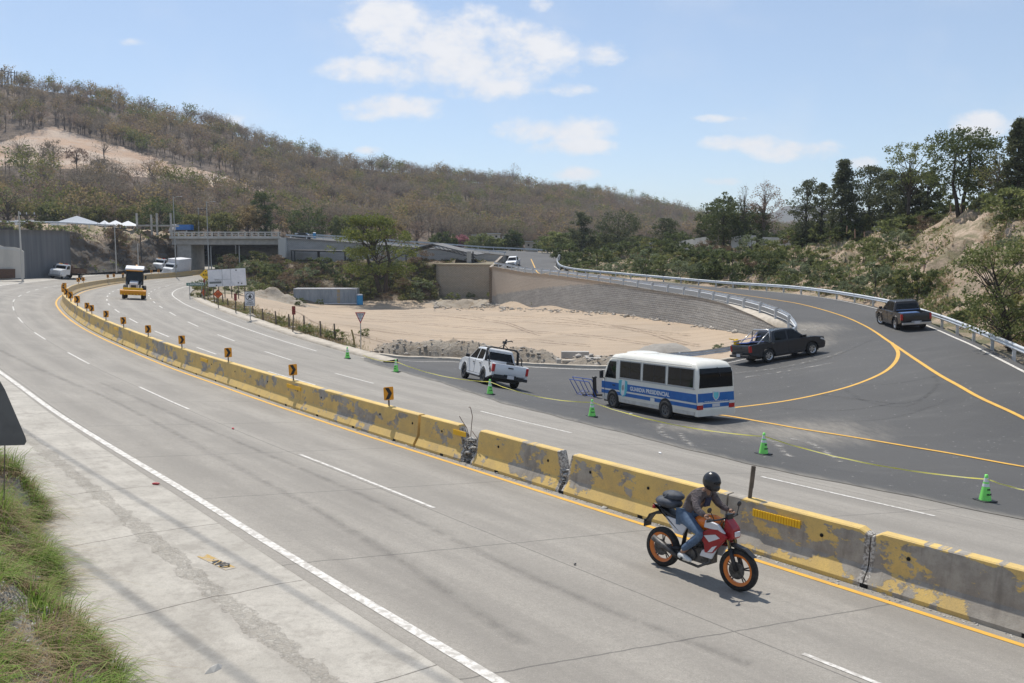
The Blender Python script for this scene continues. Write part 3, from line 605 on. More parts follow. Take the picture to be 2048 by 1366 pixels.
# ------------------------------------------------------------------ lofted terrain patches
def loft(name, rows, ncol, nrow, m, amp=.5, nsc=6, seed=1, attr=None, kind='structure', ease=1., end_amp=0., smooth=True):
    A = []
    for r in rows:
        q, _ = resample(catmull([Vector(p) for p in r], 8), .2 if len(r) < 40 else .2); u = np.linspace(0, 1, len(q)); uu = np.linspace(0, 1, ncol); A.append(np.stack([np.interp(uu, u, q[:, i]) for i in range(3)], 1))
    A = np.array(A); v = np.linspace(0, 1, len(rows)); vv = np.linspace(0, 1, nrow); G = np.empty((nrow, ncol, 3))
    for j, t in enumerate(vv):
        f = t * (len(rows) - 1); i = min(int(f), len(rows) - 2); a = f - i; G[j] = A[i] * (1 - a) + A[i + 1] * a
    n = nfield(G[..., 0] + G[..., 2] * .7, G[..., 1] - G[..., 2] * .4, nsc, seed, 5, .55); e = np.minimum(1, np.linspace(0, nrow, nrow) / (nrow * .12))[:, None] * (1 - end_amp) + end_amp
    G[..., 2] += n * amp * e; G[..., 0] += nfield(G[..., 1], G[..., 2] * 2, nsc, seed + 5) * amp * .6 * e; G[..., 1] += nfield(G[..., 0], G[..., 2] * 2, nsc, seed + 9) * amp * .6 * e
    V_ = G.reshape(-1, 3); at_ = {attr[0]: attr[1](V_)} if attr else None
    o = npmesh(name, V_, grid_faces(nrow, ncol), m, attrs=at_, kind=kind, smooth=smooth); return o, G
def project(V_):
    V_ = np.asarray(V_); x, y, z = V_[:, 0], V_[:, 1], V_[:, 2] - CZ; cf = y * math.cos(PITCH) - z * math.sin(PITCH); cu = y * math.sin(PITCH) + z * math.cos(PITCH); return 1024 + F * x / cf, 683 - F * cu / cf
def pts(L_): return [at(*q) for q in L_]
# the big dry hill
foot = [(-500,470,225),(-200,462,215),(0,455,208),(300,470,215),(560,478,225),(750,487,235),(900,494,245),(1100,505,265),(1300,500,300),(1500,490,330),(1750,485,350)]
ridge = [(-500,60,400),(-200,140,420),(0,171,440),(100,178,450),(200,204,455),(330,234,465),(470,268,475),(560,301,480),(640,322,490),(800,347,520),(1000,370,560),(1200,399,600),(1300,417,620),(1400,438,640),(1560,462,680),(1750,470,700)]
def soilf(V_):
    px, py = project(V_); a = np.zeros(len(V_)); polys = [[(-20,292),(60,266),(105,252),(150,266),(250,296),(350,328),(430,346),(520,374),(600,396),(600,404),(500,386),(430,376),(380,368),(320,356),(230,350),(120,338),(40,330),(-20,334)],
        [(590,402),(650,412),(740,434),(790,452),(740,456),(660,440),(600,425)],[(900,440),(1000,450),(1080,470),(950,476),(870,462)],[(-20,240),(60,262),(30,285),(-20,285)]]
    for i, P in enumerate(polys): a = np.maximum(a, inpoly(px, py, P) * (1., .62, .35, .35)[i])
    return a
rr = pts(ridge); ff = pts(foot); 
def lerp_rows(a, b, t, sag): 
    A, _ = resample(catmull(a, 8), 2); B, _ = resample(catmull(b, 8), 2); u = np.linspace(0, 1, 40)
    A = np.stack([np.interp(u, np.linspace(0, 1, len(A)), A[:, i]) for i in range(3)], 1); B = np.stack([np.interp(u, np.linspace(0, 1, len(B)), B[:, i]) for i in range(3)], 1)
    q = A * (1 - t) + B * t; q[:, 2] += sag; return [Vector(p) for p in q]
hrows = [ff, lerp_rows(ff, rr, .25, -3), lerp_rows(ff, rr, .5, -4), lerp_rows(ff, rr, .75, -2), lerp_rows(ff, rr, 1, 0), [Vector((p.x, p.y + 120, p.z - 6)) for p in rr], [Vector((p.x, p.y + 300, p.z - 60)) for p in rr]]
hill, HG = loft('hill', hrows, 380, 150, M_HILL, 2.2, 60, 11, attr=('soil', soilf)); hill['label'] = 'dry wooded hill with a bare earth scar'
M_FARH = mat('far_blue_hill', (.085, .085, .075), (.12, .11, .09), .02, .95, coord='World')
loft('distant_hills', [pts([(1200,480,1500),(1480,470,1500),(1800,470,1500),(2300,470,1500)]), pts([(1200,455,1900),(1480,432,1900),(1600,412,1900),(1700,425,1900),(1900,440,1900),(2300,430,1900)]), pts([(1200,470,2600),(1480,460,2600),(1600,450,2600),(1700,450,2600),(1900,455,2600),(2300,450,2600)])], 120, 24, M_FARH, 12, 200, 5)
# right-hand bank: foot beyond the outer guardrail, face, brow, plateau
bf = [(p.x + 1.2, p.y + 1.2, p.z - .15) for p in OUT[::-1][1:]]
bt = [(1100,520,215),(1240,508,190),(1426,503,160),(1550,494,145),(1650,484,128),(1750,470,112),(1850,452,104),(1900,428,98),(1960,420,90),(2048,413,78),(2200,380,66),(2400,330,52),(2600,300,40)]
bm_ = [(1118,530,165),(1240,536,150),(1426,540,125),(1550,545,112),(1650,540,98),(1762,540,84),(1850,530,76),(1900,520,72),(1960,520,66),(2048,530,57),(2200,560,46),(2350,600,38),(2600,650,30)]
bank_o, BG = loft('bank', [bf, pts(bm_), pts(bt), [p + Vector((14, 22, .8)) for p in pts(bt)], [p + Vector((40, 90, -2)) for p in pts(bt)]], 300, 110, M_BANK, 1.0, 9, 21)
bank_o['label'] = 'dry earth bank rising beyond the ramp'
# mid ground behind the ramp up to the hill foot
loft('ground', [[at(560,500,200), at(800,505,208), at(1000,510,215), at(1150,520,225), at(1400,505,240), at(1700,500,250)], [p + Vector((0, 6, .5)) for p in ff[4:]]], 90, 14, M_GRND, .6, 15, 8)
# left: cut slope above the far carriageway, terrace behind it
cfoot = [(-420,600,86),(-250,578,100),(-60,562,118),(0,557,125),(90,552,138),(150,549,147),(230,543,157),(300,540,167),(350,538,180),(392,532,215),(408,522,255)]
ccliff = [(-420,460,92),(-250,462,105),(-60,464,122),(0,463,130),(90,462,143),(140,464,152),(175,484,156),(230,488,164),(310,482,176),(350,484,188),(392,492,225),(412,494,262)]
cbrow = [(-420,446,104),(-250,448,118),(-60,452,132),(0,453,138),(90,453,150),(140,454,160),(175,456,166),(230,458,172),(310,466,184),(350,471,192),(392,478,232),(416,486,270)]
cut_o, CG = loft('cut_slope', [pts(cfoot), pts(ccliff), pts(cbrow), pts([(-500,455,222),(-200,458,212),(0,456,206),(200,462,208),(300,470,214),(350,472,218),(420,478,285)])], 240, 100, M_CUT, .8, 7, 31)
nfc = len(cut_o.data.polygons); cut_o.data.materials.append(M_BANK); cut_o.data.polygons.foreach_set('material_index', (np.repeat(np.arange(99), 239) > 36).astype(np.int32))
# beyond the bridge: pale slope and dark bank closing the gap under the deck, and the brushy rise behind the lot
loft('cut_slope', [pts([(385,540,205),(425,541,215),(470,540,222),(560,538,226)]), pts([(384,515,235),(414,515,240),(470,500,232),(560,498,230)]), pts([(384,486,262),(420,480,260),(480,476,245),(570,474,240)]), pts([(384,478,300),(420,476,300),(480,474,285),(580,474,270)])], 60, 30, M_RUB, .7, 8, 33)
mound_o, MG = loft('mound', [pts([(418,566,166),(470,578,155),(540,598,148),(600,606,146),(720,608,150),(800,607,152),(878,606,156)]), pts([(425,552,172),(480,548,166),(540,556,160),(600,562,156),(720,566,158),(800,566,158),(878,566,160)]),
    pts([(440,530,182),(490,526,176),(545,528,172),(600,534,166),(720,533,165),(800,531,164),(878,529,163)]), pts([(480,520,200),(540,516,196),(600,524,180),(720,525,182),(800,524,183),(1000,524,184)])], 150, 60, M_MOUND, .8, 6, 35)
# near roadside bank at the photographer's feet
S = np.linspace(-6, 34, 110); rows = []
def fd(s): return -.15 * np.clip(18.3 - s, 0, 6) - 10.25 + .3 * np.sin(s * .55 + 1) + .16 * np.sin(s * 1.7)
V_ = []; prof = [(0, -.08), (.22, .30), (.5, .75), (.95, 1.15), (1.6, 1.75), (2.2, 2.35), (2.9, 2.75), (6, 2.9), (14, 3.2)]
pk = np.linspace(0, 1, 46); pkx = np.interp(pk ** 1.6 * 14, [a for a, b in prof], [a for a, b in prof])
for s in S:
    d0 = fd(s); e = Vector(hw(max(s, 0.), d0)) if s >= 0 else Vector(hw(0., d0)) + Vector((.69, -.72, 0)) * (-s)
    dr = Vector(hw(max(s, 0.), d0 - 1)) - Vector(hw(max(s, 0.), d0)); dr.z = 0; dr.normalize()
    for a in pk:
        o_ = a ** 1.6 * 14; h = np.interp(o_, [q for q, _ in prof], [q for _, q in prof]); V_.append(tuple(e + dr * o_ + Vector((0, 0, h))))
V_ = np.array(V_); nn = nfield(V_[:, 0], V_[:, 1], 1.1, 41, 5, .6); lift = np.tile(np.clip(np.linspace(0, 8, 46), 0, 1), len(S)); V_[:, 2] += nn * .13 * lift; V_[:, 0] += nfield(V_[:, 1], V_[:, 2] * 2, .8, 43) * .06 * lift
NBK = V_.reshape(len(S), 46, 3); nb = npmesh('bank', V_, grid_faces(len(S), 46), M_WHITEROCK, kind='structure', smooth=True); nb['label'] = 'stony roadside bank at the foreground edge'

# ------------------------------------------------------------------ upper ramp, walls, bridge
U_in = [(1036,515,178),(1012,511,180),(966,506,183),(922,502,186),(850,497,188),(750,489,188),(650,481,184),(572,476,178)]
U_out = [(1121,510,185),(1098,506,200),(1030,502,206),(966,499,204),(900,494,203),(800,487,200),(690,479,194),(590,473,189)]
def smooth3(L_, n=40):
    A, _ = resample(catmull([Vector(p) for p in L_], 10), .3); u = np.linspace(0, 1, len(A)); return np.stack([np.interp(np.linspace(0, 1, n), u, A[:, i]) for i in range(3)], 1)
ui, uo = smooth3(pts(U_in), 60), smooth3(pts(U_out), 60)
npmesh('side_road', np.concatenate([ui, uo]) + [0, 0, .01], [(i, i + 1, 61 + i, 60 + i) for i in range(59)], M_ASP, kind='structure')
def wall_mesh(top, bot, m, name, parent=None, thick=.5, tan=None, rise=.25, jag=0):
    n = max(8, int(sum((Vector(a) - Vector(b)).length for a, b in zip(top[:-1], top[1:])) / .8)); A = smooth3(top, n); Bz = np.interp(np.linspace(0, 1, n), np.linspace(0, 1, len(bot)), bot) if not callable(bot) else np.array([bot(p[0], p[1]) for p in A])
    if jag: A[:, 2] = np.floor(A[:, 2] / jag) * jag
    nr = 10; S = np.r_[0, np.cumsum(np.linalg.norm(np.diff(A[:, :2], axis=0), axis=1))]; V_, UV, TN = [], [], []
    t = np.gradient(A[:, :2], axis=0); t /= np.linalg.norm(t, axis=1)[:, None] + 1e-9; nrm = np.c_[t[:, 1], -t[:, 0]]; nrm = -nrm * (1 if nrm[:, 1].mean() > 0 else -1)
    for j in range(nr):
        a = j / (nr - 1); z = A[:, 2] * (1 - a) + Bz * a; V_.append(np.c_[A[:, :2], z]); UV.append(np.c_[S, z]); TN.append(tan(S / S[-1], a, z) if tan else np.zeros(n))
    V_.append(np.c_[A[:, :2] - nrm * thick, A[:, 2]]); UV.append(np.c_[S, A[:, 2] + thick]); TN.append(TN[0])
    V_.append(np.c_[A[:, :2] - nrm * thick, Bz]); UV.append(np.c_[S, Bz]); TN.append(TN[0])
    f = grid_faces(nr, n); g = grid_faces(2, n) + nr * n; h = np.stack([np.arange(n - 1), np.arange(1, n), nr * n + np.arange(1, n), nr * n + np.arange(n - 1)], 1)
    idx0 = [j * n for j in range(nr)]; ends = [(j * n, (j + 1) * n, (nr + 1) * n, nr * n) for j in range(nr - 1)] + [(j * n + n - 1, (j + 1) * n + n - 1, (nr + 1) * n + n - 1, nr * n + n - 1) for j in range(nr - 1)]
    return npmesh(name, np.concatenate(V_), np.concatenate([f, g, h, np.array(ends)]), m, uv=np.concatenate(UV), attrs={'tan': np.concatenate(TN)}, parent=parent)
WT = [(1552,657,60.5),(1520,640,63.5),(1485,625,67.5),(1440,607.5,73.5),(1380,594,82),(1299,581,91.5),(1240,571,99),(1174,561,109),(1100,551,124),(1049,546,135),(1016,540,144),(984,534,152)]
wt = [p + Vector((0, 0, .12)) for p in pts(WT)]
w1 = wall_mesh(wt, [.9, .2, -.2, -.6, -.9, -1.3, -2.0], M_BLK, 'retaining_wall', tan=lambda u, a, z: np.clip(.5 + (.68 * (u - .42) / .58 - a) * 3, 0, 1))
tag(w1, 'long curved retaining wall of split-face blocks carrying the ramp above the dirt lot', 'retaining wall')
q1, q2 = smooth3(wt, 70), smooth3(INN[:14][::-1][1:][::-1][0:13], 70)
npmesh('pavement', np.concatenate([q1 - [0, 0, .03], q2 + [0, 0, .0]]), [(i, i + 1, 71 + i, 70 + i) for i in range(69)], M_PAD, kind='structure')
w1b = wall_mesh([at(984,534,152), at(996,522,168), at(1006,512,178)], [g1(*at(984,534,152)[:2]) - 1, 2, 4], M_BLK, 'retaining_wall', tan=lambda u, a, z: z * 0 + .6)
tag(w1b, 'short side return of the ramp wall behind the corner', 'retaining wall')
w2 = wall_mesh([at(872,528,160), at(930,528.5,159), at(990,529,158)], lambda x, y: -.8, M_BLKTAN, 'retaining_wall'); tag(w2, 'lower tan block wall left of the ramp wall corner, below the open shed', 'retaining wall')
npmesh('ground', [tuple(at(870,528,160)), tuple(at(992,529,158)), tuple(at(1010,523,182)), tuple(at(850,523,184))], [(0, 1, 2, 3)], M_GRND, kind='structure')
w3 = wall_mesh([p + Vector((0, -.1, .05)) for p in pts(U_in)[1:]], [4.0] * 2, M_BLKGREY, 'retaining_wall'); tag(w3, 'long grey block wall under the upper ramp, running to the bridge', 'retaining wall')
# pale wing at the bridge end
g = MB(); a, b = at(556,479,177.4), at(571,475,177.2); c, d = at(571,515,176.4), at(557,512,176.6)
g.add([a, b, c, d] + [p + Vector((0, 1.2, 0)) for p in (a, b, c, d)], [(0, 1, 2, 3), (4, 5, 6, 7), (0, 1, 5, 4), (1, 2, 6, 5), (3, 0, 4, 7)]); wg = g.build('wing_wall', M_CONCL); tag(wg, 'pale concrete wing wall at the right end of the bridge', 'wing wall')
br = thing('bridge', 'grey concrete road bridge spanning the highway with open rail parapet', 'bridge', (0, 0, 0))
bA, bB = at(340,474,178), at(562,475,178); ux = (bB - bA); ux.z = 0; Lb = ux.length; ux.normalize(); uy = Vector((-ux.y, ux.x, 0)); zb = bA.z
Mb = Matrix(((ux.x, uy.x, 0), (ux.y, uy.y, 0), (0, 0, 1)))
def bpt(u, v, z): return bA + ux * u + uy * v + Vector((0, 0, z))
g = MB(); g.box(bpt(Lb / 2, 4.5, -.2), (Lb, 9.6, .4), M=Mb); g.build('deck', M_CONC, br)
for i, v in enumerate((.55, 2.5, 4.5, 6.5, 8.4)): g = MB(); g.box(bpt(Lb / 2, v, -.98), (Lb - .4, .5, 1.16), M=Mb); g.build('girder', M_CONC, br)
g = MB(); g.box(bpt(2.6, 4.4, -4.9), (2.9, 7.6, 7.2), M=Mb, taper=1.0); g.build('pier', M_CONC, br)
g = MB(); g.box(bpt(Lb / 2, -.15, .98), (Lb, .22, .22), M=Mb); g.box(bpt(Lb / 2, -.15, .58), (Lb, .14, .12), M=Mb); g.build('parapet_rail', M_CONCL, br)
for i in range(17): g = MB(); g.box(bpt(.5 + i * (Lb - 1) / 16, -.15, .43), (.26, .26, .88), M=Mb); g.build('parapet_post', M_CONCL, br)
g = MB(); g.box(bpt(Lb / 2, -.38, -.1), (Lb, .12, .5), M=Mb); g.build('fascia', M_CONCL, br)
# left walls
top = [at(-260,452,99), at(-80,458,114), at(0,459,123), at(60,460,132), at(112,461,139), at(139,463,143)]
lw = wall_mesh(top, [0.2, 3.], M_CONCD, 'retaining_wall', thick=.6); tag(lw, 'tall dark stained concrete wall at the left above the highway', 'retaining wall')
pw = thing('boundary_wall', 'pale plastered wall with rusty gate in front of the dark concrete wall', 'wall')
g = MB(); P2 = [(-140,575),(-140,480),(-60,478),(-20,484),(6,493),(26,494),(38,497),(47,503),(48,556),(30,557)]; A_ = [at(x, y, 113 + x * .05) for x, y in P2]
g.add(A_ + [p + Vector((-.2, .5, 0)) for p in A_], [tuple(range(len(A_))), tuple(range(len(A_), 2 * len(A_)))] + [(i, (i + 1) % 10, 10 + (i + 1) % 10, 10 + i) for i in range(10)]); g.build('wall_panel', M_CONCL, pw)
g = MB(); A_ = [at(-60,538,109.6), at(28,538,114), at(28,556,114), at(-60,560,109.6)]; g.add(A_ + [p + Vector((0, .3, 0)) for p in A_], [(0, 1, 2, 3), (4, 5, 6, 7), (0, 1, 5, 4)]); g.build('gate', M_RUST, pw)

# ------------------------------------------------------------------ guardrails
def guardrail(P, label, sp=3.8, h=.78, blk=True):
    o = thing('guardrail', label, 'guardrail'); A, S = resample(catmull([Vector(p) for p in P], 8), .6); t = np.gradient(A[:, :2], axis=0); t /= np.linalg.norm(t, axis=1)[:, None] + 1e-9; n = np.c_[t[:, 1], -t[:, 0]]
    prof = [(.00, -.31), (.03, -.29), (.085, -.25), (.085, -.20), (.02, -.16), (.02, -.14), (.085, -.10), (.085, -.05), (.03, -.01), (0, 0)]; V_ = []
    for (a, z) in prof: V_.append(np.c_[A[:, :2] + n * (a + .06), A[:, 2] + h + z])
    npmesh('rail', np.concatenate(V_), grid_faces(len(prof), len(A)), M_GALV, parent=o)
    k = 0; pm = MB(); pm.box((0, 0, -.1 + (h - .02) / 2), (.09, .15, h + .15)); pm.box((0, .07, h - .16), (.12, .1, .32)); proto = None
    for s in np.arange(.4, S[-1], sp):
        if k >= 100: break
        x, y, z = (np.interp(s, S, A[:, i]) for i in range(3)); tx, ty = np.interp(s, S, t[:, 0]), np.interp(s, S, t[:, 1]); rz = math.atan2(ty, tx)
        if proto is None: proto = pm.build('post', M_GALV, o); q = proto
        else: q = proto.copy(); COL.objects.link(q); q.parent = o
        q.location = (x, y, z); q.rotation_euler = (0, 0, rz + math.pi); k += 1
    return o
og = [p + Vector((.25, .2, .0)) for p in OUT[:-1]][::-1]
guardrail([at(1121,512,183)] + og, 'long outer guardrail along the far edge of the side road and ramp')
ig = pts([(984,534,152),(1016,540,143),(1049,546,134),(1100,551.5,123),(1174,562,108.5),(1240,572,98.5),(1299,582,91),(1380,595,81.5),(1453,611,72),(1514,628,64.8),(1561,648,59)]) 
ig = [p + Vector((.25, .35, .15)) for p in ig] + [at(1581,661,56.4) + Vector((0, 0, .1)), at(1589,672,54.6), at(1583,681,53.4)]
guardrail([p for p in ig][::-1], 'inner guardrail along the top of the curved block wall')
guardrail([gz(1330,729,.75), gz(1400,724,.95), gz(1470,713,1.15), gz(1510,704,1.3), gz(1552,694,1.5)][::-1], 'short low guardrail beside the lot between the bus and the dark pickup', h=.7)
guardrail([p + Vector((0, .2, 0)) for p in pts(U_in)[1:]], 'guardrail on the grey wall of the upper ramp', h=.8)
guardrail([p for p in pts(U_out)], 'guardrail on the far side of the upper ramp', h=.8)
guardrail([p + Vector((0, 0, .1)) for p in pts(cbrow)[2:8]], 'guardrail on the terrace edge above the dark concrete wall', h=.8)

# ------------------------------------------------------------------ barrier
PR = [(.31, 0), (.31, .09), (.155, .34), (.11, .88), (.085, .90), (-.085, .90), (-.11, .88), (-.155, .34), (-.31, .09), (-.31, 0)]
def barrier_seg(s0, s1, label, group=None, ch0=0, ch1=0, off=0.):
    n = max(3, int((s1 - s0) / .16)); S = np.linspace(s0, s1, n); V_, UV, CH = [], [], []
    rg = np.random.default_rng(int(s0 * 10)); k = []
    for (d, z) in PR:
        m = 1
    prof = []
    for i in range(len(PR) - 1):
        a, b = PR[i], PR[i + 1]; L_ = math.hypot(a[0] - b[0], a[1] - b[1]); q = max(1, int(L_ / .09))
        for j in range(q): prof.append((a[0] + (b[0] - a[0]) * j / q, a[1] + (b[1] - a[1]) * j / q))
    prof.append(PR[-1]); m = len(prof); pd = np.array(prof)
    for s in S:
        d = pd[:, 0] + off; z = pd[:, 1].copy(); ss = np.full(m, s); c = np.zeros(m)
        for e, amt in ((s - s0, ch0), (s1 - s, ch1)):
            if amt:
                prof_cut = amt * (.25 + 1.1 * np.clip(z / .9, 0, 1)); inside = np.clip((prof_cut - e) / .18, 0, 1); c = np.maximum(c, np.clip((prof_cut + .12 - e) / .15, 0, 1))
                sg = 1 if e is not None and abs((s - s0) - e) < 1e-9 else -1
                z = np.minimum(z, z * (1 - inside * .42) + rg.uniform(-.03, .03, m) * inside); d = off + (d - off) * (1 - .3 * inside) + rg.uniform(-.03, .03, m) * inside; ss = ss + sg * inside * amt * .5
        p = hw(ss, d, 0.); p[:, 2] = float(hw(s, off)[2]) + z + (np.where(pd[:, 0] > 0, -1, 1) * 0); V_.append(p); UV.append(np.c_[ss, z]); CH.append(c)
    V_ = np.concatenate(V_); f = list(map(tuple, grid_faces(n, m))); me = bpy.data.meshes.new('concrete_barrier'); c0 = V_.mean(0); c0[2] = V_[:, 2].min(); me.from_pydata([tuple(v) for v in V_ - c0], [], f + [tuple(range(m)), tuple(range((n - 1) * m, n * m))[::-1]])
    me.materials.append(M_BAR); ul = me.uv_layers.new(name='UVMap'); li = np.empty(len(me.loops), np.int32); me.loops.foreach_get('vertex_index', li); ul.data.foreach_set('uv', np.concatenate(UV).astype(np.float32)[li].ravel())
    at_ = me.attributes.new('chip', 'FLOAT', 'POINT'); at_.data.foreach_set('value', np.concatenate(CH).astype(np.float32)); me.update()
    o = bpy.data.objects.new('concrete_barrier', me); COL.objects.link(o); o.location = c0; tag(o, label, 'barrier', group); bars.append((s0, s1, o)); return o
bars = []
def sb(px, py): p = gz(px, py, 2.1); return float(sdist(p.x, p.y)[0][0])
j = [0., sb(1742,1166), sb(1450,1082), sb(1138,980), sb(955,924), sb(838,891)]
G1 = 'yellow and grey concrete barriers dividing the highway'
barrier_seg(j[0], j[1] - .01, 'nearest grey concrete barrier with large flakes of yellow paint left', G1, 0, .03)
barrier_seg(j[1] + .01, j[2] - .02, 'mostly bare grey barrier beyond the motorcycle wheel, with drain hole and yellow reflector', G1, .03, 0)
barrier_seg(j[2] + .02, j[3] - .03, 'yellow barrier directly behind the motorcyclist', G1, 0, .12)
barrier_seg(j[3] + .04, j[4] - .03, 'yellow barrier with crumbled white top edge between two broken joints', G1, .13, .08)
barrier_seg(j[4] + .22, j[5] - .06, 'short barrier whose right end is smashed to rubble with bent rebar', G1, .34, .0)
s = j[5] + .06; i = 0
while s < SMAX - 25:
    Ls = 3.6 if s < 62 else 5.5; e = min(s + Ls, SMAX)
    near = s < 62
    barrier_seg(s, e - (.015 if near else .03) - (.2 if abs(s - 148) < 3 else 0), 'yellow barrier streaked with grey in the unbroken run toward the bend' if near else 'small tan barrier in the distant run beyond the bend', 'barriers in the unbroken near run' if near else 'distant barriers beyond the bend', off=0)
    s = e
def near_bar(s_):
    return min(bars, key=lambda b: 0 if b[0] <= s_ <= b[1] else min(abs(s_ - b[0]), abs(s_ - b[1])))[2]
def child_world(o, parent):
    o.parent = parent; o.matrix_parent_inverse = Matrix.Translation(-parent.location); return o
def on_face(s_, hz_, out_=.0):                      # point on the near face of the barrier
    d = -(.155 - (.155 - .11) * (hz_ - .34) / .54) if hz_ > .34 else -(.31 - .155 * (hz_ - .09) / .25); p = hw(s_, d - out_); return Vector((p[0], p[1], float(hw(s_, 0)[2]) + hz_))
M_HOLE = mat('dark_hole', (.01, .01, .01), rough=1)
for px, py in [(1487,1020),(1668,1069),(1845,1115),(1108,918),(1196,942),(1012,888),(888,857),(824,841),(762,822),(600,775),(650,788),(540,757),(478,736),(424,722),(1320,973)]:
    s_ = s_of(px, py + 55 * (py / 1000), 2.1); p = on_face(s_, .62, -.012); g = MB(); tdir = Vector((*T_[int(s_ * 2)], 0)); nn_ = Vector((NR[int(s_ * 2)][0], NR[int(s_ * 2)][1], 0)); g.tube([p - nn_ * .022, p + nn_ * .03], .032, 10); child_world(g.build('lifting_hole', M_HOLE), near_bar(s_))
for s_ in list(np.arange(7.5, 58, 2.35)):
    g = MB(); p = on_face(s_, .10, 0); nn_ = Vector((NR[int(s_ * 2)][0], NR[int(s_ * 2)][1], 0)); tt = Vector((*T_[int(s_ * 2)], 0)); Mx = Matrix(((tt.x, nn_.x, 0), (tt.y, nn_.y, 0), (0, 0, 1))); g.box(p + nn_ * .02 - Vector((0, 0, .055)), (.13, .07, .075), M=Mx); child_world(g.build('drain_slot', M_HOLE), near_bar(s_))
def reflector(s0, s1, hz_=.70):
    g = MB(); n = max(4, int((s1 - s0) / .05))
    for k in range(n):
        a = on_face(s0 + (s1 - s0) * (k + .1) / n, hz_, .012); b = on_face(s0 + (s1 - s0) * (k + .9) / n, hz_, .012); c = (a + b) / 2; tt = (b - a).normalized(); nn_ = Vector((-tt.y, tt.x, 0)); g.box(c, ((b - a).length, .03, .13), M=Matrix(((tt.x, nn_.x, 0), (tt.y, nn_.y, 0), (0, 0, 1))))
    child_world(g.build('reflector', M_REFL), near_bar((s0 + s1) / 2))
for a, b in [(1505,1603),(908,932),(574,602),(402,416),(228,236)]:
    # stations found by looking along the barrier's face
    def s_face(px):
        best = min(np.arange(2, 60, .05), key=lambda q: abs(project([on_face(q, .7)])[0][0] - px)); return float(best)
    q0, q1_ = sorted((s_face(a), s_face(b))); reflector(q0, max(q1_, q0 + .3))
# bent rebar at the smashed joint and rubble
sj_ = j[4]; 
for k, (lbl, P) in enumerate([('tall bent rebar curling up from the smashed barrier joint', [(0, .3), (.05, .7), (-.02, 1.0), (-.08, 1.2), (.04, 1.38), (.1, 1.42), (.16, 1.4)]), ('short bent rebar leaning left at the smashed joint', [(.1, .5), (.25, .85), (.4, 1.02), (.48, 1.12)]), ('rebar hoop sagging right of the smashed joint', [(-.05, .8), (-.25, .68), (-.42, .5), (-.45, .3), (-.3, .15)])]):
    p0 = hw(sj_ + .25, -.05); tt = Vector((*T_[int(sj_ * 2)], 0)); g = MB(); g.tube([Vector(p0) + tt * a + Vector((.03 * math.sin(a * 9), .02 * k, z)) for a, z in P], .009, 6); tag(g.build('rebar', M_RUST), lbl, 'rebar', 'bent rebar at the smashed barrier')
def rocks(name, P, size, m, label=None, cat=None, kind='stuff', seed=0, group=None):
    rg = np.random.default_rng(seed); V_, F_ = [], []; base = np.array([(1, 0, 0), (0, 1, 0), (-1, 0, 0), (0, -1, 0), (0, 0, .8), (0, 0, -.6), (.6, .6, .4), (-.6, .5, .4), (-.5, -.6, .35), (.6, -.5, .4)])
    bmx = bmesh.new(); [bmx.verts.new(b) for b in base]; r = bmesh.ops.convex_hull(bmx, input=bmx.verts); bmx.verts.ensure_lookup_table(); fs = np.array([[v.index for v in f.verts] for f in bmx.faces if len(f.verts) == 3]); bs = np.array([tuple(v.co) for v in bmx.verts]); bmx.free()
    for i, p in enumerate(P):
        sz = size * rg.lognormal(0, .5); a = rg.uniform(0, 6.28); q = bs * rg.uniform(.65, 1.2, (len(bs), 1)) * np.array([1, rg.uniform(.6, 1), rg.uniform(.4, .8)]) * sz; V_.append(np.c_[q[:, 0] * math.cos(a) - q[:, 1] * math.sin(a), q[:, 0] * math.sin(a) + q[:, 1] * math.cos(a), q[:, 2]] + np.array(p)); F_.append(fs + i * len(bs))
    o = npmesh(name, np.concatenate(V_), np.concatenate(F_), m)
    if kind: o['kind'] = kind
    if label: tag(o, label, cat, group)
    return o
M_RK = mat('broken_concrete', (.50, .48, .44), (.24, .22, .19), 4, .95, .4, coord='World')
rg = np.random.default_rng(3); P = []
for k in range(420):
    s_ = rg.normal(j[4] + .15, .3) if k < 260 else rg.normal(j[3] - .02, .16); hgt = rg.uniform(0, 1) ** 1.6 * (.62 if k < 260 else .5); wd = (.26 if k < 260 else .2) * (1 - hgt); p = hw(s_ if hgt < .1 else j[4 if k < 260 else 3] + .1 + (s_ - j[4 if k < 260 else 3]) * .5, rg.uniform(-wd, wd) - .02); P.append((p[0], p[1], p[2] + hgt))
rocks('rubble', P, .045, M_RK, 'crumbled white concrete rubble in the broken barrier joints', 'rubble', seed=1)
P = []
for k in range(1500):
    s_ = rg.uniform(2, 34); d = -.33 - abs(rg.normal(0, .07)); p = hw(s_, d); P.append((p[0], p[1], p[2] + .0))
for k in range(120): s_ = rg.normal(j[rg.integers(1, 5)], .7); p = hw(s_, -.33 - abs(rg.normal(0, .12))); P.append(tuple(p))
rocks('gravel', P, .014, M_RK, 'fine gravel and grit along the barrier foot', 'gravel', seed=2)

def ellip(g, c, r, n=14, mi=0, M=None):
    vs, fs = [], []; c = Vector(c)
    for i in range(n + 1):
        th = math.pi * i / n
        for k in range(n * 2):
            ph = math.pi * k / n; p = Vector((r[0] * math.sin(th) * math.cos(ph), r[1] * math.sin(th) * math.sin(ph), r[2] * math.cos(th)))
            vs.append((M @ p if M is not None else p) + c)
    m = 2 * n
    for i in range(n):
        for k in range(m): fs.append((i * m + k, i * m + (k + 1) % m, (i + 1) * m + (k + 1) % m, (i + 1) * m + k))
    g.add(vs, fs, mi); return g
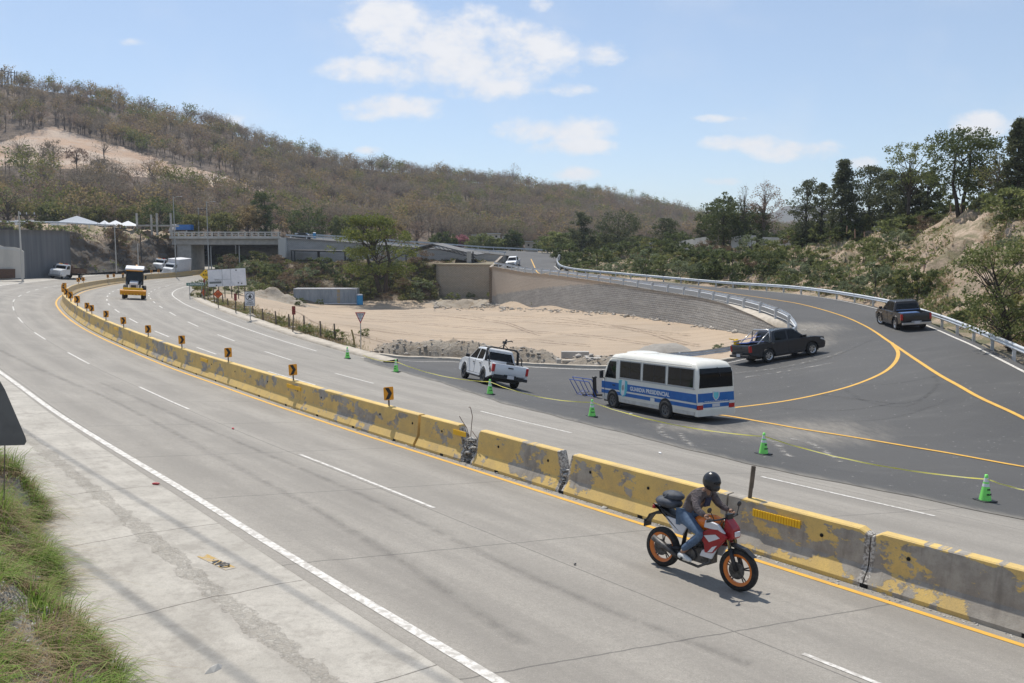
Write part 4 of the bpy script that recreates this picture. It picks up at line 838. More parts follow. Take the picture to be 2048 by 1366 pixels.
# ------------------------------------------------------------------ vehicles (x forward, y left, origin on the ground between the axles)
def place(o, fp, rp, side, track, zf=None, scale=1.):
    zf = zf or zt; fp = Vector((fp[0], fp[1], 0)); rp = Vector((rp[0], rp[1], 0)); d = (fp - rp).normalized(); n = Vector((-d.y, d.x, 0)); mid = (fp + rp) / 2 - n * side * track / 2; h = (fp - rp).length / 2
    F_ = mid + d * h; B_ = mid - d * h; L_ = mid + n * track / 2; R_ = mid - n * track / 2
    zz = [zf(p.x, p.y) for p in (F_, B_, L_, R_)]; X = Vector((d.x, d.y, (zz[0] - zz[1]) / (2 * h))).normalized(); Y = Vector((n.x, n.y, (zz[2] - zz[3]) / track)).normalized(); Z = X.cross(Y).normalized(); Y = Z.cross(X)
    M = Matrix(((X.x, Y.x, Z.x), (X.y, Y.y, Z.y), (X.z, Y.z, Z.z))); o.location = (mid.x, mid.y, sum(zz) / 4 + .018); o.rotation_euler = M.to_euler(); o.scale = (scale,) * 3
def wheel(parent, x, y, r, w_, rimm, side, spokes=6, rr=.62, steer=0, dark=False):
    g = MB(); g.lathe([(r * rr, -w_ / 2), (r * .93, -w_ / 2), (r, -w_ * .36), (r, w_ * .36), (r * .93, w_ / 2), (r * rr, w_ / 2), (r * rr, -w_ / 2)], 28, axis='y')
    t = g.build('wheel', M_TYRE, parent, (x, y, r), (0, 0, steer), smooth=True)
    g = MB(); R0 = r * rr; f = side
    g.lathe([(R0 * 1.02, f * w_ * .47), (R0 * .9, f * w_ * .40), (R0 * .86, f * w_ * .12), (.001, f * w_ * .1)], 24, axis='y', mi=1)
    g.lathe([(.075, f * w_ * .30), (.06, f * w_ * .42), (.001, f * w_ * .42)], 12, axis='y')
    for k in range(spokes):
        a = 2 * math.pi * k / spokes; g.prism([(.05, -.03), (R0 * .93, -.045), (R0 * .93, .045), (.05, .03)], f * w_ * .26, f * w_ * .36, lambda u, v, q: (u * math.cos(a) - v * math.sin(a), q, u * math.sin(a) + v * math.cos(a)))
    g.lathe([(R0 * .80, f * w_ * .36), (R0 * 1.0, f * w_ * .46), (R0 * 1.02, f * w_ * .30)], 24, axis='y')
    g.build('rim', [rimm, M_BLACK], t); return t
def arcpts(cx, cz, r, a0, a1, n=9): return [(cx + r * math.cos(R(a0 + (a1 - a0) * k / n)), cz + r * math.sin(R(a0 + (a1 - a0) * k / n))) for k in range(n + 1)]
def pickup(label, paint, rimm, steer=0, chrome_bumper=False, canopy=False, rollbar=None, flares=False, bull=False):
    o = thing('pickup_truck', label, 'pickup truck'); XF, XR, WR, HW = 1.54, -1.54, .385, .91
    lam = lambda u, v, q: (u, q, v)
    prof = [(-1.22, .42), (-1.22, 1.08), (-1.16, 1.13), (1.30, 1.13), (1.75, 1.12), (2.25, 1.02), (2.44, .90), (2.50, .68), (2.48, .42), (2.36, .36)] + arcpts(XF, .40, .47, -5, 185) + [(.98, .34), (-1.0, .34)]
    g = MB(); g.prism(prof, -HW, HW, lam); g.build('body', paint, o, bevel=.055)
    bed = [(-2.78, .62), (-2.80, 1.10), (-2.74, 1.14), (-1.24, 1.14), (-1.24, .42)] + [(-1.07, .36)] * 0 + arcpts(XR, .40, .47, 8, 172) + [(-2.3, .50)]
    bd = MB()
    for y0, y1 in ((-HW, -HW + .12), (HW - .12, HW)): bd.prism([(-2.78, .55), (-2.80, 1.10), (-2.74, 1.14), (-1.225, 1.14), (-1.225, .36), (-1.07, .36)] + [] + arcpts(XR, .40, .47, -5, 185) + [(-2.2, .42)], y0, y1, lam)
    bd.box((-2.0, 0, .68), (1.6, 1.6, .08)); bdo = bd.build('cargo_bed', paint, o, bevel=.03)
    g = MB(); g.prism([(-2.80, .60), (-2.83, .66), (-2.83, 1.08), (-2.80, 1.13), (-2.72, 1.13), (-2.72, .60)], -.79, .79, lam); tg = g.build('tailgate', paint, o, bevel=.02)
    g = MB(); g.box((-2.845, 0, .98), (.02, .26, .06)); g.build('handle', M_BLACK, tg)
    g = MB(); g.box((0, 0, .42), (4.4, 1.3, .34)); g.box((XF, 0, .62), (1.2, 1.5, .5)); g.box((XR, 0, .58), (1.2, 1.3, .2)); g.box((-.1, .88, .33), (1.9, .12, .06)); g.box((-.1, -.88, .33), (1.9, .12, .06)); g.build('chassis', M_BLACK, o)
    # cab: wedge with leaning glass
    zb, zr, wb, wt_, xb0, xb1, xr0, xr1 = 1.10, 1.76, .86, .66, -1.22, 1.28, -1.0, .48
    def cy(z): return wb + (wt_ - wb) * (z - zb) / (zr - zb)
    g = MB(); n = 6; vs = []
    secs = [(xb0, zb), (xr0 - .06, zr - .12), (xr0 + .02, zr), (-.3, zr + .035), (xr1 - .12, zr + .01), (xr1 + .02, zr - .07), (xb1, zb)]
    g.prism(secs, -1, 1, lambda u, v, q: (u, q * cy(min(v, zr)), v)); cab = g.build('cab', paint, o, bevel=.06)
    def side_panel(poly, off, nm, m, par):
        for s_ in (-1, 1):
            mb = MB(); mb.add([(x, s_ * (cy(z) + off), z) for x, z in poly] + [(x, s_ * (cy(z) - .02), z) for x, z in poly], [tuple(range(len(poly))), tuple(range(len(poly), 2 * len(poly)))] + [(i, (i + 1) % len(poly), (i + 1) % len(poly) + len(poly), i + len(poly)) for i in range(len(poly))]); mb.build(nm, m, par)
    side_panel([(-.06, 1.17), (1.02, 1.17), (.42, 1.66), (-.02, 1.68)], .006, 'front_window', M_GLASS, o)
    side_panel([(-.98, 1.20), (-.16, 1.17), (-.12, 1.68), (-.80, 1.67), (-.90, 1.60)], .006, 'rear_window', M_GLASS, o)
    def xs(z): return xb1 + (xr1 + .02 - xb1) * (z - zb) / (zr - .07 - zb)
    g = MB(); g.add([(xs(z) + .012, y, z) for y, z in [(-.78, 1.15), (.78, 1.15), (.62, 1.65), (-.62, 1.65)]] + [(xs(z) - .03, y, z) for y, z in [(-.78, 1.15), (.78, 1.15), (.62, 1.65), (-.62, 1.65)]], [(0, 1, 2, 3), (4, 5, 6, 7), (0, 1, 5, 4), (1, 2, 6, 5), (2, 3, 7, 6), (3, 0, 4, 7)]); g.build('windscreen', M_GLASS, o)
    def xk(z): return xb0 + (xr0 - .06 - xb0) * (z - zb) / (zr - .12 - zb)
    g = MB(); q = [(-.70, 1.22), (.70, 1.22), (.58, 1.60), (-.58, 1.60)]; g.add([(xk(z) - .012, y, z) for y, z in q] + [(xk(z) + .03, y, z) for y, z in q], [(0, 1, 2, 3), (4, 5, 6, 7), (0, 1, 5, 4), (1, 2, 6, 5), (2, 3, 7, 6), (3, 0, 4, 7)]); g.build('rear_screen', M_GLASS, o)
    for s_ in (-1, 1):
        for nm, x0, x1 in (('door', -.07, 1.05), ('door', -1.08, -.11)):
            g = MB(); y = s_ * (HW + .001); t = .012
            for a, b in (((x0, .46), (x0, 1.1)), ((x1, .46), (x1, 1.1)), ((x0, .46), (x1, .46))): g.box(((a[0] + b[0]) / 2, y, (a[1] + b[1]) / 2), (abs(a[0] - b[0]) + t, .004, abs(a[1] - b[1]) + t))
            dr = g.build(nm, M_BLACK, o); g = MB(); g.box((x0 + .17, s_ * (HW + .02), .98), (.19, .03, .035)); g.build('handle', M_BLACK if not paint is M_DGREY else paint, dr)
        g = MB(); g.prism([(.93, 1.14), (1.05, 1.14), (1.05, 1.32), (.93, 1.30)], s_ * .90, s_ * 1.10, lam); g.build('mirror', M_BLACK, o, bevel=.02)
        g = MB(); g.box((-2.76, s_ * .86, .90), (.16, .125, .36)); g.build('tail_light', M_RED, o, bevel=.015)
        g = MB(); g.prism([(2.18, .90), (2.46, .80), (2.40, .90), (2.20, .98)], s_ * .58, s_ * .925, lam); g.build('headlight', M_CLEAR, o)
        for x in (XF, XR): g = MB(); ring = [(px_, pz_) for px_, pz_ in arcpts(x, .40, .47, -5, 185, 12)]; out_ = [(px_, pz_) for px_, pz_ in arcpts(x, .40, .53 if flares else .495, 185, -5, 12)]; g.prism(ring + out_, s_ * (HW - .02), s_ * (HW + (.05 if flares else .012)), lam); g.build('wheel_arch', M_BRNGREY if flares else (paint if paint is not M_WHITE else M_BLACK if False else paint), o)
    g = MB(); g.box((2.49, 0, .80), (.03, 1.1, .22)); g.box((2.46, 0, .48), (.08, 1.3, .18)); g.build('grille', M_BLACK, o)
    g = MB(); g.box((-2.90, 0, .50), (.16, 1.76, .14)); g.box((-2.86, 0, .62), (.12, .6, .06)); bp = g.build('rear_bumper', M_CHROME if chrome_bumper else M_BLACK, o, bevel=.02)
    g = MB(); g.box((-2.995, 0, .56), (.012, .34, .16)); g.build('number_plate', M_SWHITE, bp)
    for x, s_, st in ((XF, 1, steer), (XF, -1, steer), (XR, 1, 0), (XR, -1, 0)): wheel(o, x, s_ * .79, WR, .25, rimm, s_, steer=st)
    if rollbar:
        bl_ = rollbar == 'black'; rb = MB(); mt = M_BLACK if bl_ else M_CHROME; r_ = .038
        for dx in ((0, -.17) if bl_ else (0,)):
            rb.tube([(-1.36 + dx, -.84, 1.1), (-1.30 + dx, -.80, 1.74), (-1.28 + dx, -.66, 1.85), (-1.28 + dx, .66, 1.85), (-1.30 + dx, .80, 1.74), (-1.36 + dx, .84, 1.1)], r_, 8)
        for s_ in (-1, 1): rb.tube([(-1.40, s_ * .80, 1.72), (-1.95, s_ * .84, 1.42), (-1.98, s_ * .84, 1.12)] if bl_ else [(-1.36, s_ * .80, 1.72), (-2.2, s_ * .84, 1.14)], r_ * .8, 8); rb.box((-1.7, s_ * .84, 1.14), (.9, .08, .05)) if bl_ else None
        rbo = rb.build('roll_bar', mt, o, smooth=True)
        if bl_:
            g = MB(); g.tube([(-1.36, 0, 1.85), (-1.36, 0, 2.12)], .04, 8); g.tube([(-1.36, -.25, 1.87), (-1.36, 0, 2.06), (-1.36, .25, 1.87)], .018, 6); g.box((-1.36, 0, 2.16), (.32, .08, .12)); g.tube([(-1.2, .03, 2.12), (-1.75, .03, 2.30)], .022, 6); g.box((-1.3, -.1, 2.2), (.1, .06, .26)); g.tube([(-1.45, 0, 2.18), (-1.62, -.24, 2.28), (-1.66, -.32, 2.24)], .03, 6); g.build('roof_mount', M_BLACK, rbo)
    if bull:
        g = MB(); g.tube([(2.56, -.8, .55), (2.62, -.62, .98), (2.62, .62, .98), (2.56, .8, .55)], .035, 8)
        for y in (-.35, .35): g.tube([(2.58, y, .42), (2.62, y, .98)], .03, 8)
        g.tube([(2.6, -.8, .7), (2.6, .8, .7)], .028, 8); g.build('bull_bar', M_BLACK, o)
    return o
wp = pickup('white double cab pickup with black roll bar parked on the asphalt left of the bus', M_WHITE, M_BLACK, rollbar='black')
g = MB(); g.add([(x, .918, z) for x, z in [(-2.10, 1.12), (-2.26, 1.16), (-2.62, .80), (-2.62, .66), (-2.50, .66)]], [(0, 1, 2, 3, 4)]); dc = g.build('decal', M_BLACK, wp); dc2 = text('4x4', .17, M_WPAINT, dc, (-2.36, .922, .90), (math.pi / 2, R(-48), math.pi), 'lettering')
g = MB(); g.lathe([(.19, .72), (.20, 1.22), (.0, 1.22)], 14, c=(-1.75, -.35, 0)); tag(g.build('barrel', M_BLACK), 'black barrel standing in the white pickup bed', 'barrel'); brl = bpy.data.objects['barrel']
fpx, rpx = onasp(924, 755), onasp(976, 771); place(wp, fpx, rpx, 1, 1.58, scale=1.07)
brl.matrix_world = Matrix.LocRotScale(wp.location, wp.rotation_euler.to_quaternion(), (1.07,) * 3)
dk = pickup('dark grey double cab pickup with chrome roll bar driving right beside the wall end', M_DGREY, M_CHROME, rollbar='chrome', bull=True)
place(dk, onasp(1622, 711), onasp(1539, 725), -1, 1.58)
lk = pickup('brown-grey double cab pickup with flared arches turning by the outer guardrail', M_BRNGREY, M_CHROME, steer=R(22), chrome_bumper=True, flares=True)
place(lk, onasp(1763, 649), onasp(1794, 660), 1, 1.58)
rp_ = pickup('white pickup coming down the ramp above the block wall corner', M_WHITE, M_CHROME)
place(rp_, (at(1015,531,150)[0], at(1015,531,150)[1]), (at(1015,531,150)[0] + .5, at(1015,531,150)[1] + 3.08), -1, 1.58)
# loads lying in the two dark pickup beds
def in_bed(o, v): o.matrix_world = Matrix.LocRotScale(v.location, v.rotation_euler.to_quaternion(), (1, 1, 1))
g = MB(); g.tube([(-1.4, .2, 1.7), (-2.3, -.2, 1.22)], .02, 6); g.tube([(-1.45, -.2, 1.5), (-3.0, .5, 1.34)], .02, 6); g.tube([(-1.5, .4, 1.2), (-2.7, -.6, 1.25)], .02, 6); g.tube([(-1.5, -.5, 1.2), (-2.7, .5, 1.22)], .02, 6); g.tube([(-2.7, -.6, 1.25), (-2.7, .5, 1.22)], .02, 6); o = g.build('tubing', M_BLUEST); tag(o, 'blue tubular frame lying in the dark grey pickup bed', 'metal frame'); in_bed(o, dk)
g = MB(); g.lathe([(.0, 1.10), (.17, 1.14), (.17, 1.36), (.09, 1.46), (0, 1.46)], 12, c=(-2.6, .62, 0)); g.tube([(-2.3, .6, 1.3), (-3.0, .72, 1.52)], .03, 6); o = g.build('jerrycan', M_YSIGN); tag(o, 'yellow container and pole on the tailgate of the dark grey pickup', 'container'); in_bed(o, dk)
g = MB(); g.box((-1.75, .1, 1.0), (.8, 1.1, .2)); g.tube([(-1.3, -.7, 1.22), (-1.3, .7, 1.22)], .025, 6); o = g.build('tarp_bundle', mat('dull_blue_cloth', (.04, .10, .24), rough=.7)); tag(o, 'blue bundle in the bed of the brown-grey pickup', 'bundle'); in_bed(o, lk)

# the bus
bus = thing('minibus', 'cream and blue minibus lettered GUARDIA PRESIDENCIAL standing on the asphalt', 'bus'); BW = 1.02
secs = [(2.96, .42, 1.18, .86), (2.90, .36, 1.45, .95), (2.62, .34, 2.02, 1.0), (2.36, .34, 2.40, 1.0), (2.10, .34, 2.56, 1.0), (1.2, .34, 2.66, 1.), (-.3, .34, 2.62, 1.), (-3.3, .34, 2.60, 1.0), (-3.72, .36, 2.54, 1.0), (-3.90, .42, 2.38, .98), (-3.98, .5, 2.1, .95)]
def bush(z): return BW * (1 - .07 * max(0, (z - 1.3) / 1.3) ** 1.5)
V_ = []; ncs = 26
for (x, z0, z1, wf) in secs:
    sec = []; rt = min(.26, (z1 - z0) * .3)
    half = [(0, z1), (.45, z1 - .006), (.62, z1 - .02)] + [(1 - .26 * (1 - math.sin(a)) if False else .74 + .26 * math.sin(a), z1 - .02 - rt * (1 - math.cos(a))) for a in (R(15), R(35), R(55), R(75), R(90))]
    half += [(1, z1 - .02 - rt - (z1 - .02 - rt - z0 - .06) * t) for t in (.3, .65, 1)] + [(.96, z0), (0, z0)]
    for u, z in half: sec.append((x, u * bush(z) * wf, z))
    sec += [(x, -y, z) for (_, y, z) in sec[1:-1][::-1]]; V_.append(sec)
nn_ = len(V_[0]); g = MB(); g.v = [p for s_ in V_ for p in s_]
for i in range(len(secs) - 1):
    for k in range(nn_): g.f.append((i * nn_ + k, i * nn_ + (k + 1) % nn_, (i + 1) * nn_ + (k + 1) % nn_, (i + 1) * nn_ + k)); g.m.append(0)
g.f += [tuple(range(nn_)), tuple(range((len(secs) - 1) * nn_, len(secs) * nn_))]; g.m += [0, 0]; bb = g.build('body', M_CREAM, bus, smooth=True); bb.modifiers.new('e', 'EDGE_SPLIT').split_angle = R(35)
def bside(poly, off, nm, m, par=bus, sides=(1, -1), depth=.03):
    for s_ in sides:
        mb = MB(); n = len(poly); mb.add([(x, s_ * (bush(z) + off), z) for x, z in poly] + [(x, s_ * (bush(z) + off - depth), z) for x, z in poly], [tuple(range(n)), tuple(range(n, 2 * n))] + [(i, (i + 1) % n, (i + 1) % n + n, i + n) for i in range(n)]); r_ = mb.build(nm, m, par)
    return r_
M_ALU = mat('window_frame_grey', (.42, .42, .41), rough=.4)
for x0, x1 in ((1.45, -.20), (-.30, -1.97), (-2.07, -3.80)):
    fr = bside([(x0, 1.47), (x0, 2.31), (x1, 2.31), (x1, 1.47)], .010, 'window_frame', M_ALU)
    bside([(x0 - .05, 1.52), (x0 - .05, 2.26), (x1 + .05, 2.26), (x1 + .05, 1.52)], .016, 'window', M_GLASS)
    bside([((x0 + x1) / 2 + .012, 1.52), ((x0 + x1) / 2 + .012, 2.26), ((x0 + x1) / 2 - .012, 2.26), ((x0 + x1) / 2 - .012, 1.52)], .02, 'window_divider', M_BLACK)
bside([(2.62, 1.42), (2.36, 2.10), (2.24, 2.22), (1.74, 2.22), (1.74, 1.42)], .012, 'cab_window', M_GLASS)
bside([(-3.95, 2.2), (-3.95, 1.5), (-3.82, 1.5), (-3.82, 2.3)], -.004, 'corner_vent', M_BLACK) if False else None
bside([(2.90, .90), (2.90, 1.22), (-3.92, 1.26), (-3.95, .90)], .006, 'blue_band', M_BLUE); bside([(2.92, .66), (2.92, .82), (-3.96, .82), (-3.96, .66)], .006, 'blue_band', M_BLUE)
for x in (2.66, 1.62): bside([(x - .006, .5), (x - .006, 2.3 if x < 2 else 1.4), (x + .006, 2.3 if x < 2 else 1.4), (x + .006, .5)], .008, 'door_seam', M_BLACK, sides=(1,))
bside([(1.78, 1.08), (1.98, 1.08), (1.98, 1.13), (1.78, 1.13)], .03, 'door_handle', M_BLACK, sides=(1,))
text('GUARDIA PRESIDENCIAL', .25, M_WPAINT, bus, (-.82, BW + .012, 1.055), (math.pi / 2, 0, math.pi), 'lettering', sx=1.02, bold=.008)
shp = lambda cx, cz, w_, h: [(cx - w_ / 2, cz + h * .42), (cx - w_ * .25, cz + h * .5 - .02), (cx, cz + h * .42), (cx + w_ * .25, cz + h * .5 - .02), (cx + w_ / 2, cz + h * .42), (cx + w_ / 2, cz - h * .05), (cx + w_ * .3, cz - h * .35), (cx, cz - h * .5), (cx - w_ * .3, cz - h * .35), (cx - w_ / 2, cz - h * .05)]
M_TEAL = mat('light_teal_paint', (.10, .48, .56), (.16, .60, .66), 3, .4)
em = bside(shp(1.15, 1.02, .66, .80), .014, 'emblem', M_TEAL, sides=(1,)); bside([(1.22, 1.36), (.98, 1.38), (1.06, .74), (1.22, .66), (1.30, .78)], .018, 'emblem_band', M_WPAINT, par=em, sides=(1,)); bside([(1.2, 1.14), (1.09, 1.2), (1.06, 1.0), (1.14, .9), (1.24, .98)], .022, 'emblem_figure', M_CONC, par=em, sides=(1,))
for s_ in (1, -1):
    g = MB(); g.tube([(2.45, s_ * (bush(2.38) + .012), 2.36), (1.9, s_ * (bush(2.40) + .02), 2.40), (-3.6, s_ * (bush(2.38) + .02), 2.385)], .014, 6); g.build('rain_gutter', M_ALU, bus)
    for x in (-.25, -2.02): bside([(x - .02, 1.40), (x - .02, 2.33), (x + .02, 2.33), (x + .02, 1.40)], .012, 'window_pillar', M_CREAM, sides=(s_,))
    bside([(1.50, 1.44), (1.50, 1.47), (-3.84, 1.47), (-3.84, 1.44)], .014, 'sill_trim', M_ALU, sides=(s_,)); 0
bside([(-1.2, .56), (-1.2, .80), (-.9, .80), (-.9, .56)], .009, 'fuel_flap', M_CREAM, sides=(1,))
M_DIRT = mat('dirty_lower_paint', (.52, .49, .43), (.62, .60, .55), 3, .6)
for xa, xb_ in ((2.85, 2.46), (1.44, -1.44), (-2.5, -3.86)): bside([(xa, .37), (xa, .52), (xb_, .52), (xb_, .37)], .004, 'skirt', M_DIRT)
g = MB(); ellip(g, (1.0, 0, 2.62), (.9, .7, .10), 10); g.build('roof_vent', M_CREAM, bus, smooth=True)
# rear face
def brear(poly, x, nm, m, par=bus, d=.03): mb = MB(); mb.prism(poly, x, x + d, lambda u, v, q: (q, u, v)); return mb.build(nm, m, par)
g = MB(); P_ = [(-.90, 1.50), (.90, 1.50), (.84, 2.28), (-.84, 2.28)]
def xrear(z): return -3.985 + max(0, (z - 2.1)) * .30
rw_ = MB(); rw_.add([(xrear(z) - .012, y, z) for y, z in [(-.90, 1.50), (.90, 1.50), (.86, 2.1), (.83, 2.30), (-.83, 2.30), (-.86, 2.1)]] + [(xrear(z) + .05, y, z) for y, z in [(-.90, 1.50), (.90, 1.50), (.86, 2.1), (.83, 2.30), (-.83, 2.30), (-.86, 2.1)]], [(0, 1, 2, 5), (5, 2, 3, 4), (0, 1, 7, 6), (1, 2, 8, 7), (2, 3, 9, 8), (3, 4, 10, 9), (4, 5, 11, 10), (5, 0, 6, 11)]); rw_.build('rear_window', M_GLASS, bus)
brear([(-.96, .90), (.96, .90), (.96, 1.28), (-.96, 1.28)], -3.99, 'blue_band', M_BLUE); brear([(-.96, .68), (.96, .68), (.96, .84), (-.96, .84)], -3.99, 'blue_band', M_BLUE)
e2 = brear(shp(0, 1.16, .36, .42), -3.996, 'emblem', M_SWHITE); brear(shp(0, 1.16, .26, .32), -4.000, 'emblem_field', M_TEAL, par=e2)
for k in range(14): brear([(-.62 + k * .09, .925), (-.56 + k * .09, .925), (-.56 + k * .09, .945), (-.62 + k * .09, .945)], -3.996, 'lettering', M_WPAINT)
brear([(-.2, .70), (.2, .70), (.2, .83), (-.2, .83)], -4.0, 'number_plate', M_SWHITE)
for s_ in (-1, 1): brear([(s_ * .70, .62), (s_ * .99, .62), (s_ * .99, .80), (s_ * .70, .80)], -4.01, 'tail_light', M_RED, d=.08); brear([(s_ * .70, .80), (s_ * .99, .80), (s_ * .99, .92), (s_ * .70, .92)], -4.008, 'reversing_light', M_CLEAR, d=.08)
brear([(-1.0, .34), (1.0, .34), (1.0, .60), (-1.0, .60)], -4.04, 'bumper', M_CREAM, d=.2)
g = MB(); g.tube([(-3.93, -.1, 2.33), (-4.03, -.2, 1.95)], .012, 6); g.build('wiper', M_BLACK, bus)
g = MB(); g.add([(2.925 - (z - 1.35) * .53 * 1.0 + .03, y, z) for y, z in [(-.86, 1.38), (.86, 1.38), (.82, 2.2), (-.82, 2.2)]], [(0, 1, 2, 3)]); g.build('windscreen', M_GLASS, bus)
for s_ in (-1, 1): g = MB(); g.box((2.72, s_ * 1.16, 1.55), (.1, .16, .34)); g.tube([(2.7, s_ * .98, 1.75), (2.72, s_ * 1.16, 1.72)], .015, 6); g.tube([(2.7, s_ * .98, 1.35), (2.72, s_ * 1.14, 1.40)], .015, 6); g.build('mirror', M_BLACK, bus)
for x in (1.97, -1.97):
    bside(arcpts(x, .42, .475, -8, 188, 14), .007, 'wheel_arch', M_BLACK, depth=.4)
    for s_ in (-1, 1): wheel(bus, x, s_ * .945, .395, .24, M_CHROME if False else mat('dirty_steel_rim', (.16, .15, .14), (.09, .085, .08), 8, .6), s_, 6, .58)
g = MB(); g.box((0, 0, .33), (6.2, 1.5, .22)); g.build('chassis', M_BLACK, bus)
place(bus, onasp(1222, 815), onasp(1336, 839), 1, 2.04)

# ------------------------------------------------------------------ heavy vehicles far off
def hwz(x, y): S_, D_ = sdist(x, y); return float(hw(S_, D_)[0][2])
def truck(label, body, px, py, Y, heading, kind='box', hood=1.3, sc=1., name='truck', zf=hwz, cabm=M_WHITE):
    o = thing(name, label, 'truck'); lam = lambda u, v, q: (u, q, v); L_ = 5.2 if kind == 'box' else 4.6
    g = MB(); g.prism([(1.2, .75), (1.2, 2.35), (1.35, 2.5), (2.3, 2.5), (2.65, 1.75), (2.65 + hood, 1.62), (2.85 + hood, 1.45), (2.9 + hood, .75)], -1.0, 1.0, lam); g.build('cab', cabm, o, bevel=.08)
    g = MB(); g.prism([(2.34, 2.38), (2.70, 1.78), (2.68, 1.78), (2.30, 2.38)], -.86, .86, lam); g.build('windscreen', M_GLASS, o)
    for s_ in (-1, 1):
        g = MB(); g.prism([(1.5, 1.7), (1.5, 2.3), (2.2, 2.3), (2.5, 1.7)], s_ * 1.0, s_ * 1.012, lam); g.build('side_window', M_GLASS, o)
        g = MB(); g.box((2.88 + hood, s_ * .80, 1.05), (.06, .3, .22)); g.build('headlight', M_CLEAR, o); g = MB(); g.box((2.6, s_ * 1.22, 1.95), (.08, .16, .4)); g.build('mirror', M_BLACK, o)
        g = MB(); g.prism(arcpts(2.6 + hood * .5, .5, .66, 0, 180), s_ * .78, s_ * 1.1, lam); g.build('mudguard', cabm, o, bevel=.03)
    g = MB(); g.box((2.9 + hood, 0, 1.18), (.05, 1.1, .55)); g.build('grille', M_GALV, o); g = MB(); g.box((2.98 + hood, 0, .62), (.2, 2.2, .32)); g.build('bumper', M_CHROME if kind != 'box' else cabm, o, bevel=.03)
    g = MB(); g.box((-.9, 0, .72), (6.6, .9, .26)); g.build('chassis', M_BLACK, o)
    if kind == 'box': g = MB(); g.box((-1.35, 0, 2.05), (L_, 2.35, 2.5)); g.build('box_body', M_SWHITE, o, bevel=.04)
    elif kind == 'flat':
        g = MB(); g.box((-1.4, 0, 1.12), (L_, 2.4, .16)); g.box((-1.4, 1.17, 1.5), (L_, .06, .62)); g.box((-1.4, -1.17, 1.5), (L_, .06, .62)); g.box((-3.7, 0, 1.5), (.06, 2.4, .62)); g.box((.9, 0, 1.75), (.08, 2.4, 1.3)); [g.box((x, s_ * 1.21, 1.45), (.08, .04, .75)) for x in (-3.4, -2.4, -1.4, -.4, .6) for s_ in (-1, 1)]; g.build('stake_bed', M_RUST, o)
        for y in (-.5, .5): g = MB(); g.box((1.8, y, 2.58), (.2, .5, .14)); g.build('roof_light', M_RED if y > 0 else M_ORSIGN, o)
    else:
        g = MB(); g.box((-1.3, 0, 1.65), (4.4, 2.2, 1.5)); [g.box((-3.2 + k * .75, 0, 1.65), (.08, 2.26, 1.56)) for k in range(6)]; g.build('cargo_body', M_BLUE, o, bevel=.02)
    for x, s_ in ((2.6 + hood * .5, 1), (2.6 + hood * .5, -1), (-2.2, 1), (-2.2, -1)): wheel(o, x, s_ * .92, .5, .3, M_CHROME, s_, 6, .55)
    p = at(px, py, Y); d = Vector((math.cos(heading), math.sin(heading), 0)); n = Vector((-d.y, d.x, 0)); f = p; place(o, (p + d * 3.2)[:2], (p - d * 2.2)[:2], 0, 1.9, zf=zf, scale=sc); return o
truck('white long-nosed truck with brown stake bed and roof lights at far left', None, 140, 560, 139, R(-92), 'flat', 1.3, .92)
truck('white box truck side by side with another truck near the bridge', None, 354, 546, 168, R(-97), 'box', .6, .97)
truck('white truck half hidden behind the box truck near the bridge', None, 333, 545, 174, R(-95), 'flat', .9, .95)
def brz(x, y): return zb + .02
truck('small truck with white cab and blue cargo body at the left end of the bridge', None, 366, 466, 200, R(176), 'blue', .2, .78, zf=lambda x, y: at(366, 466, 200).z)
def car(label, paint, p, heading, z):
    o = thing('parked_car', label, 'car', (p[0], p[1], z), heading); lam = lambda u, v, q: (u, q, v)
    g = MB(); g.prism([(-2.1, .35), (-2.15, .9), (-1.2, .98), (1.1, .95), (2.0, .8), (2.1, .35)], -.85, .85, lam); g.build('body', paint, o, bevel=.06); g = MB(); g.prism([(-1.5, .95), (-1.0, 1.42), (.4, 1.42), (1.1, .95)], -.72, .72, lam); g.build('cabin', M_GLASS, o, bevel=.05)
    g = MB(); g.box((-.3, 0, 1.43), (1.4, 1.3, .04)); g.build('roof', paint, o, bevel=.01)
    for x, s_ in ((1.3, 1), (1.3, -1), (-1.3, 1), (-1.3, -1)): wheel(o, x, s_ * .78, .31, .2, M_CHROME, s_, 5)
    return o
car('dark car on the road above the grey wall near the blue toilet', M_DGREY, at(604, 474, 184), R(175), at(604, 479, 184).z)
# backhoe loader seen from the front
bh = thing('backhoe_loader', 'orange and black wheel loader with white cab roof driving away in the inner lanes', 'loader'); lam = lambda u, v, q: (u, q, v)
g = MB(); g.prism([(1.9, .45), (2.5, .5), (2.65, .95), (2.5, 1.0), (2.3, .75), (2.1, 1.05), (1.9, 1.05)], -1.25, 1.25, lam); g.build('bucket', M_ORSIGN, bh); g = MB(); g.box((2.3, 0, 1.12), (.2, 1.9, .24)); [g.box((2.68, -1.1 + k * .31, .55), (.12, .09, .16)) for k in range(8)]; g.build('bucket_teeth', M_YSIGN, bh)
for s_ in (-1, 1): g = MB(); g.tube([(2.1, s_ * .6, .9), (1.5, s_ * .62, 1.5), (.2, s_ * .7, 1.9)], .11, 6); g.build('loader_arm', M_BLACK, bh)
g = MB(); g.prism([(1.5, .8), (1.45, 1.75), (.3, 1.95), (.3, .8)], -.42, .42, lam); g.build('bonnet', M_SWHITE, bh, bevel=.06); g = MB(); g.box((1.5, 0, 1.25), (.05, .5, .5)); g.build('grille', M_BLACK, bh)
g = MB(); g.box((-.3, 0, .85), (3.4, 1.0, .5)); g.build('chassis', M_DSTEEL, bh); g = MB(); g.prism([(.35, 1.5), (.2, 3.0), (-1.3, 3.0), (-1.4, 1.5)], -.78, .78, lam); g.build('cab_glass', M_GLASS, bh)
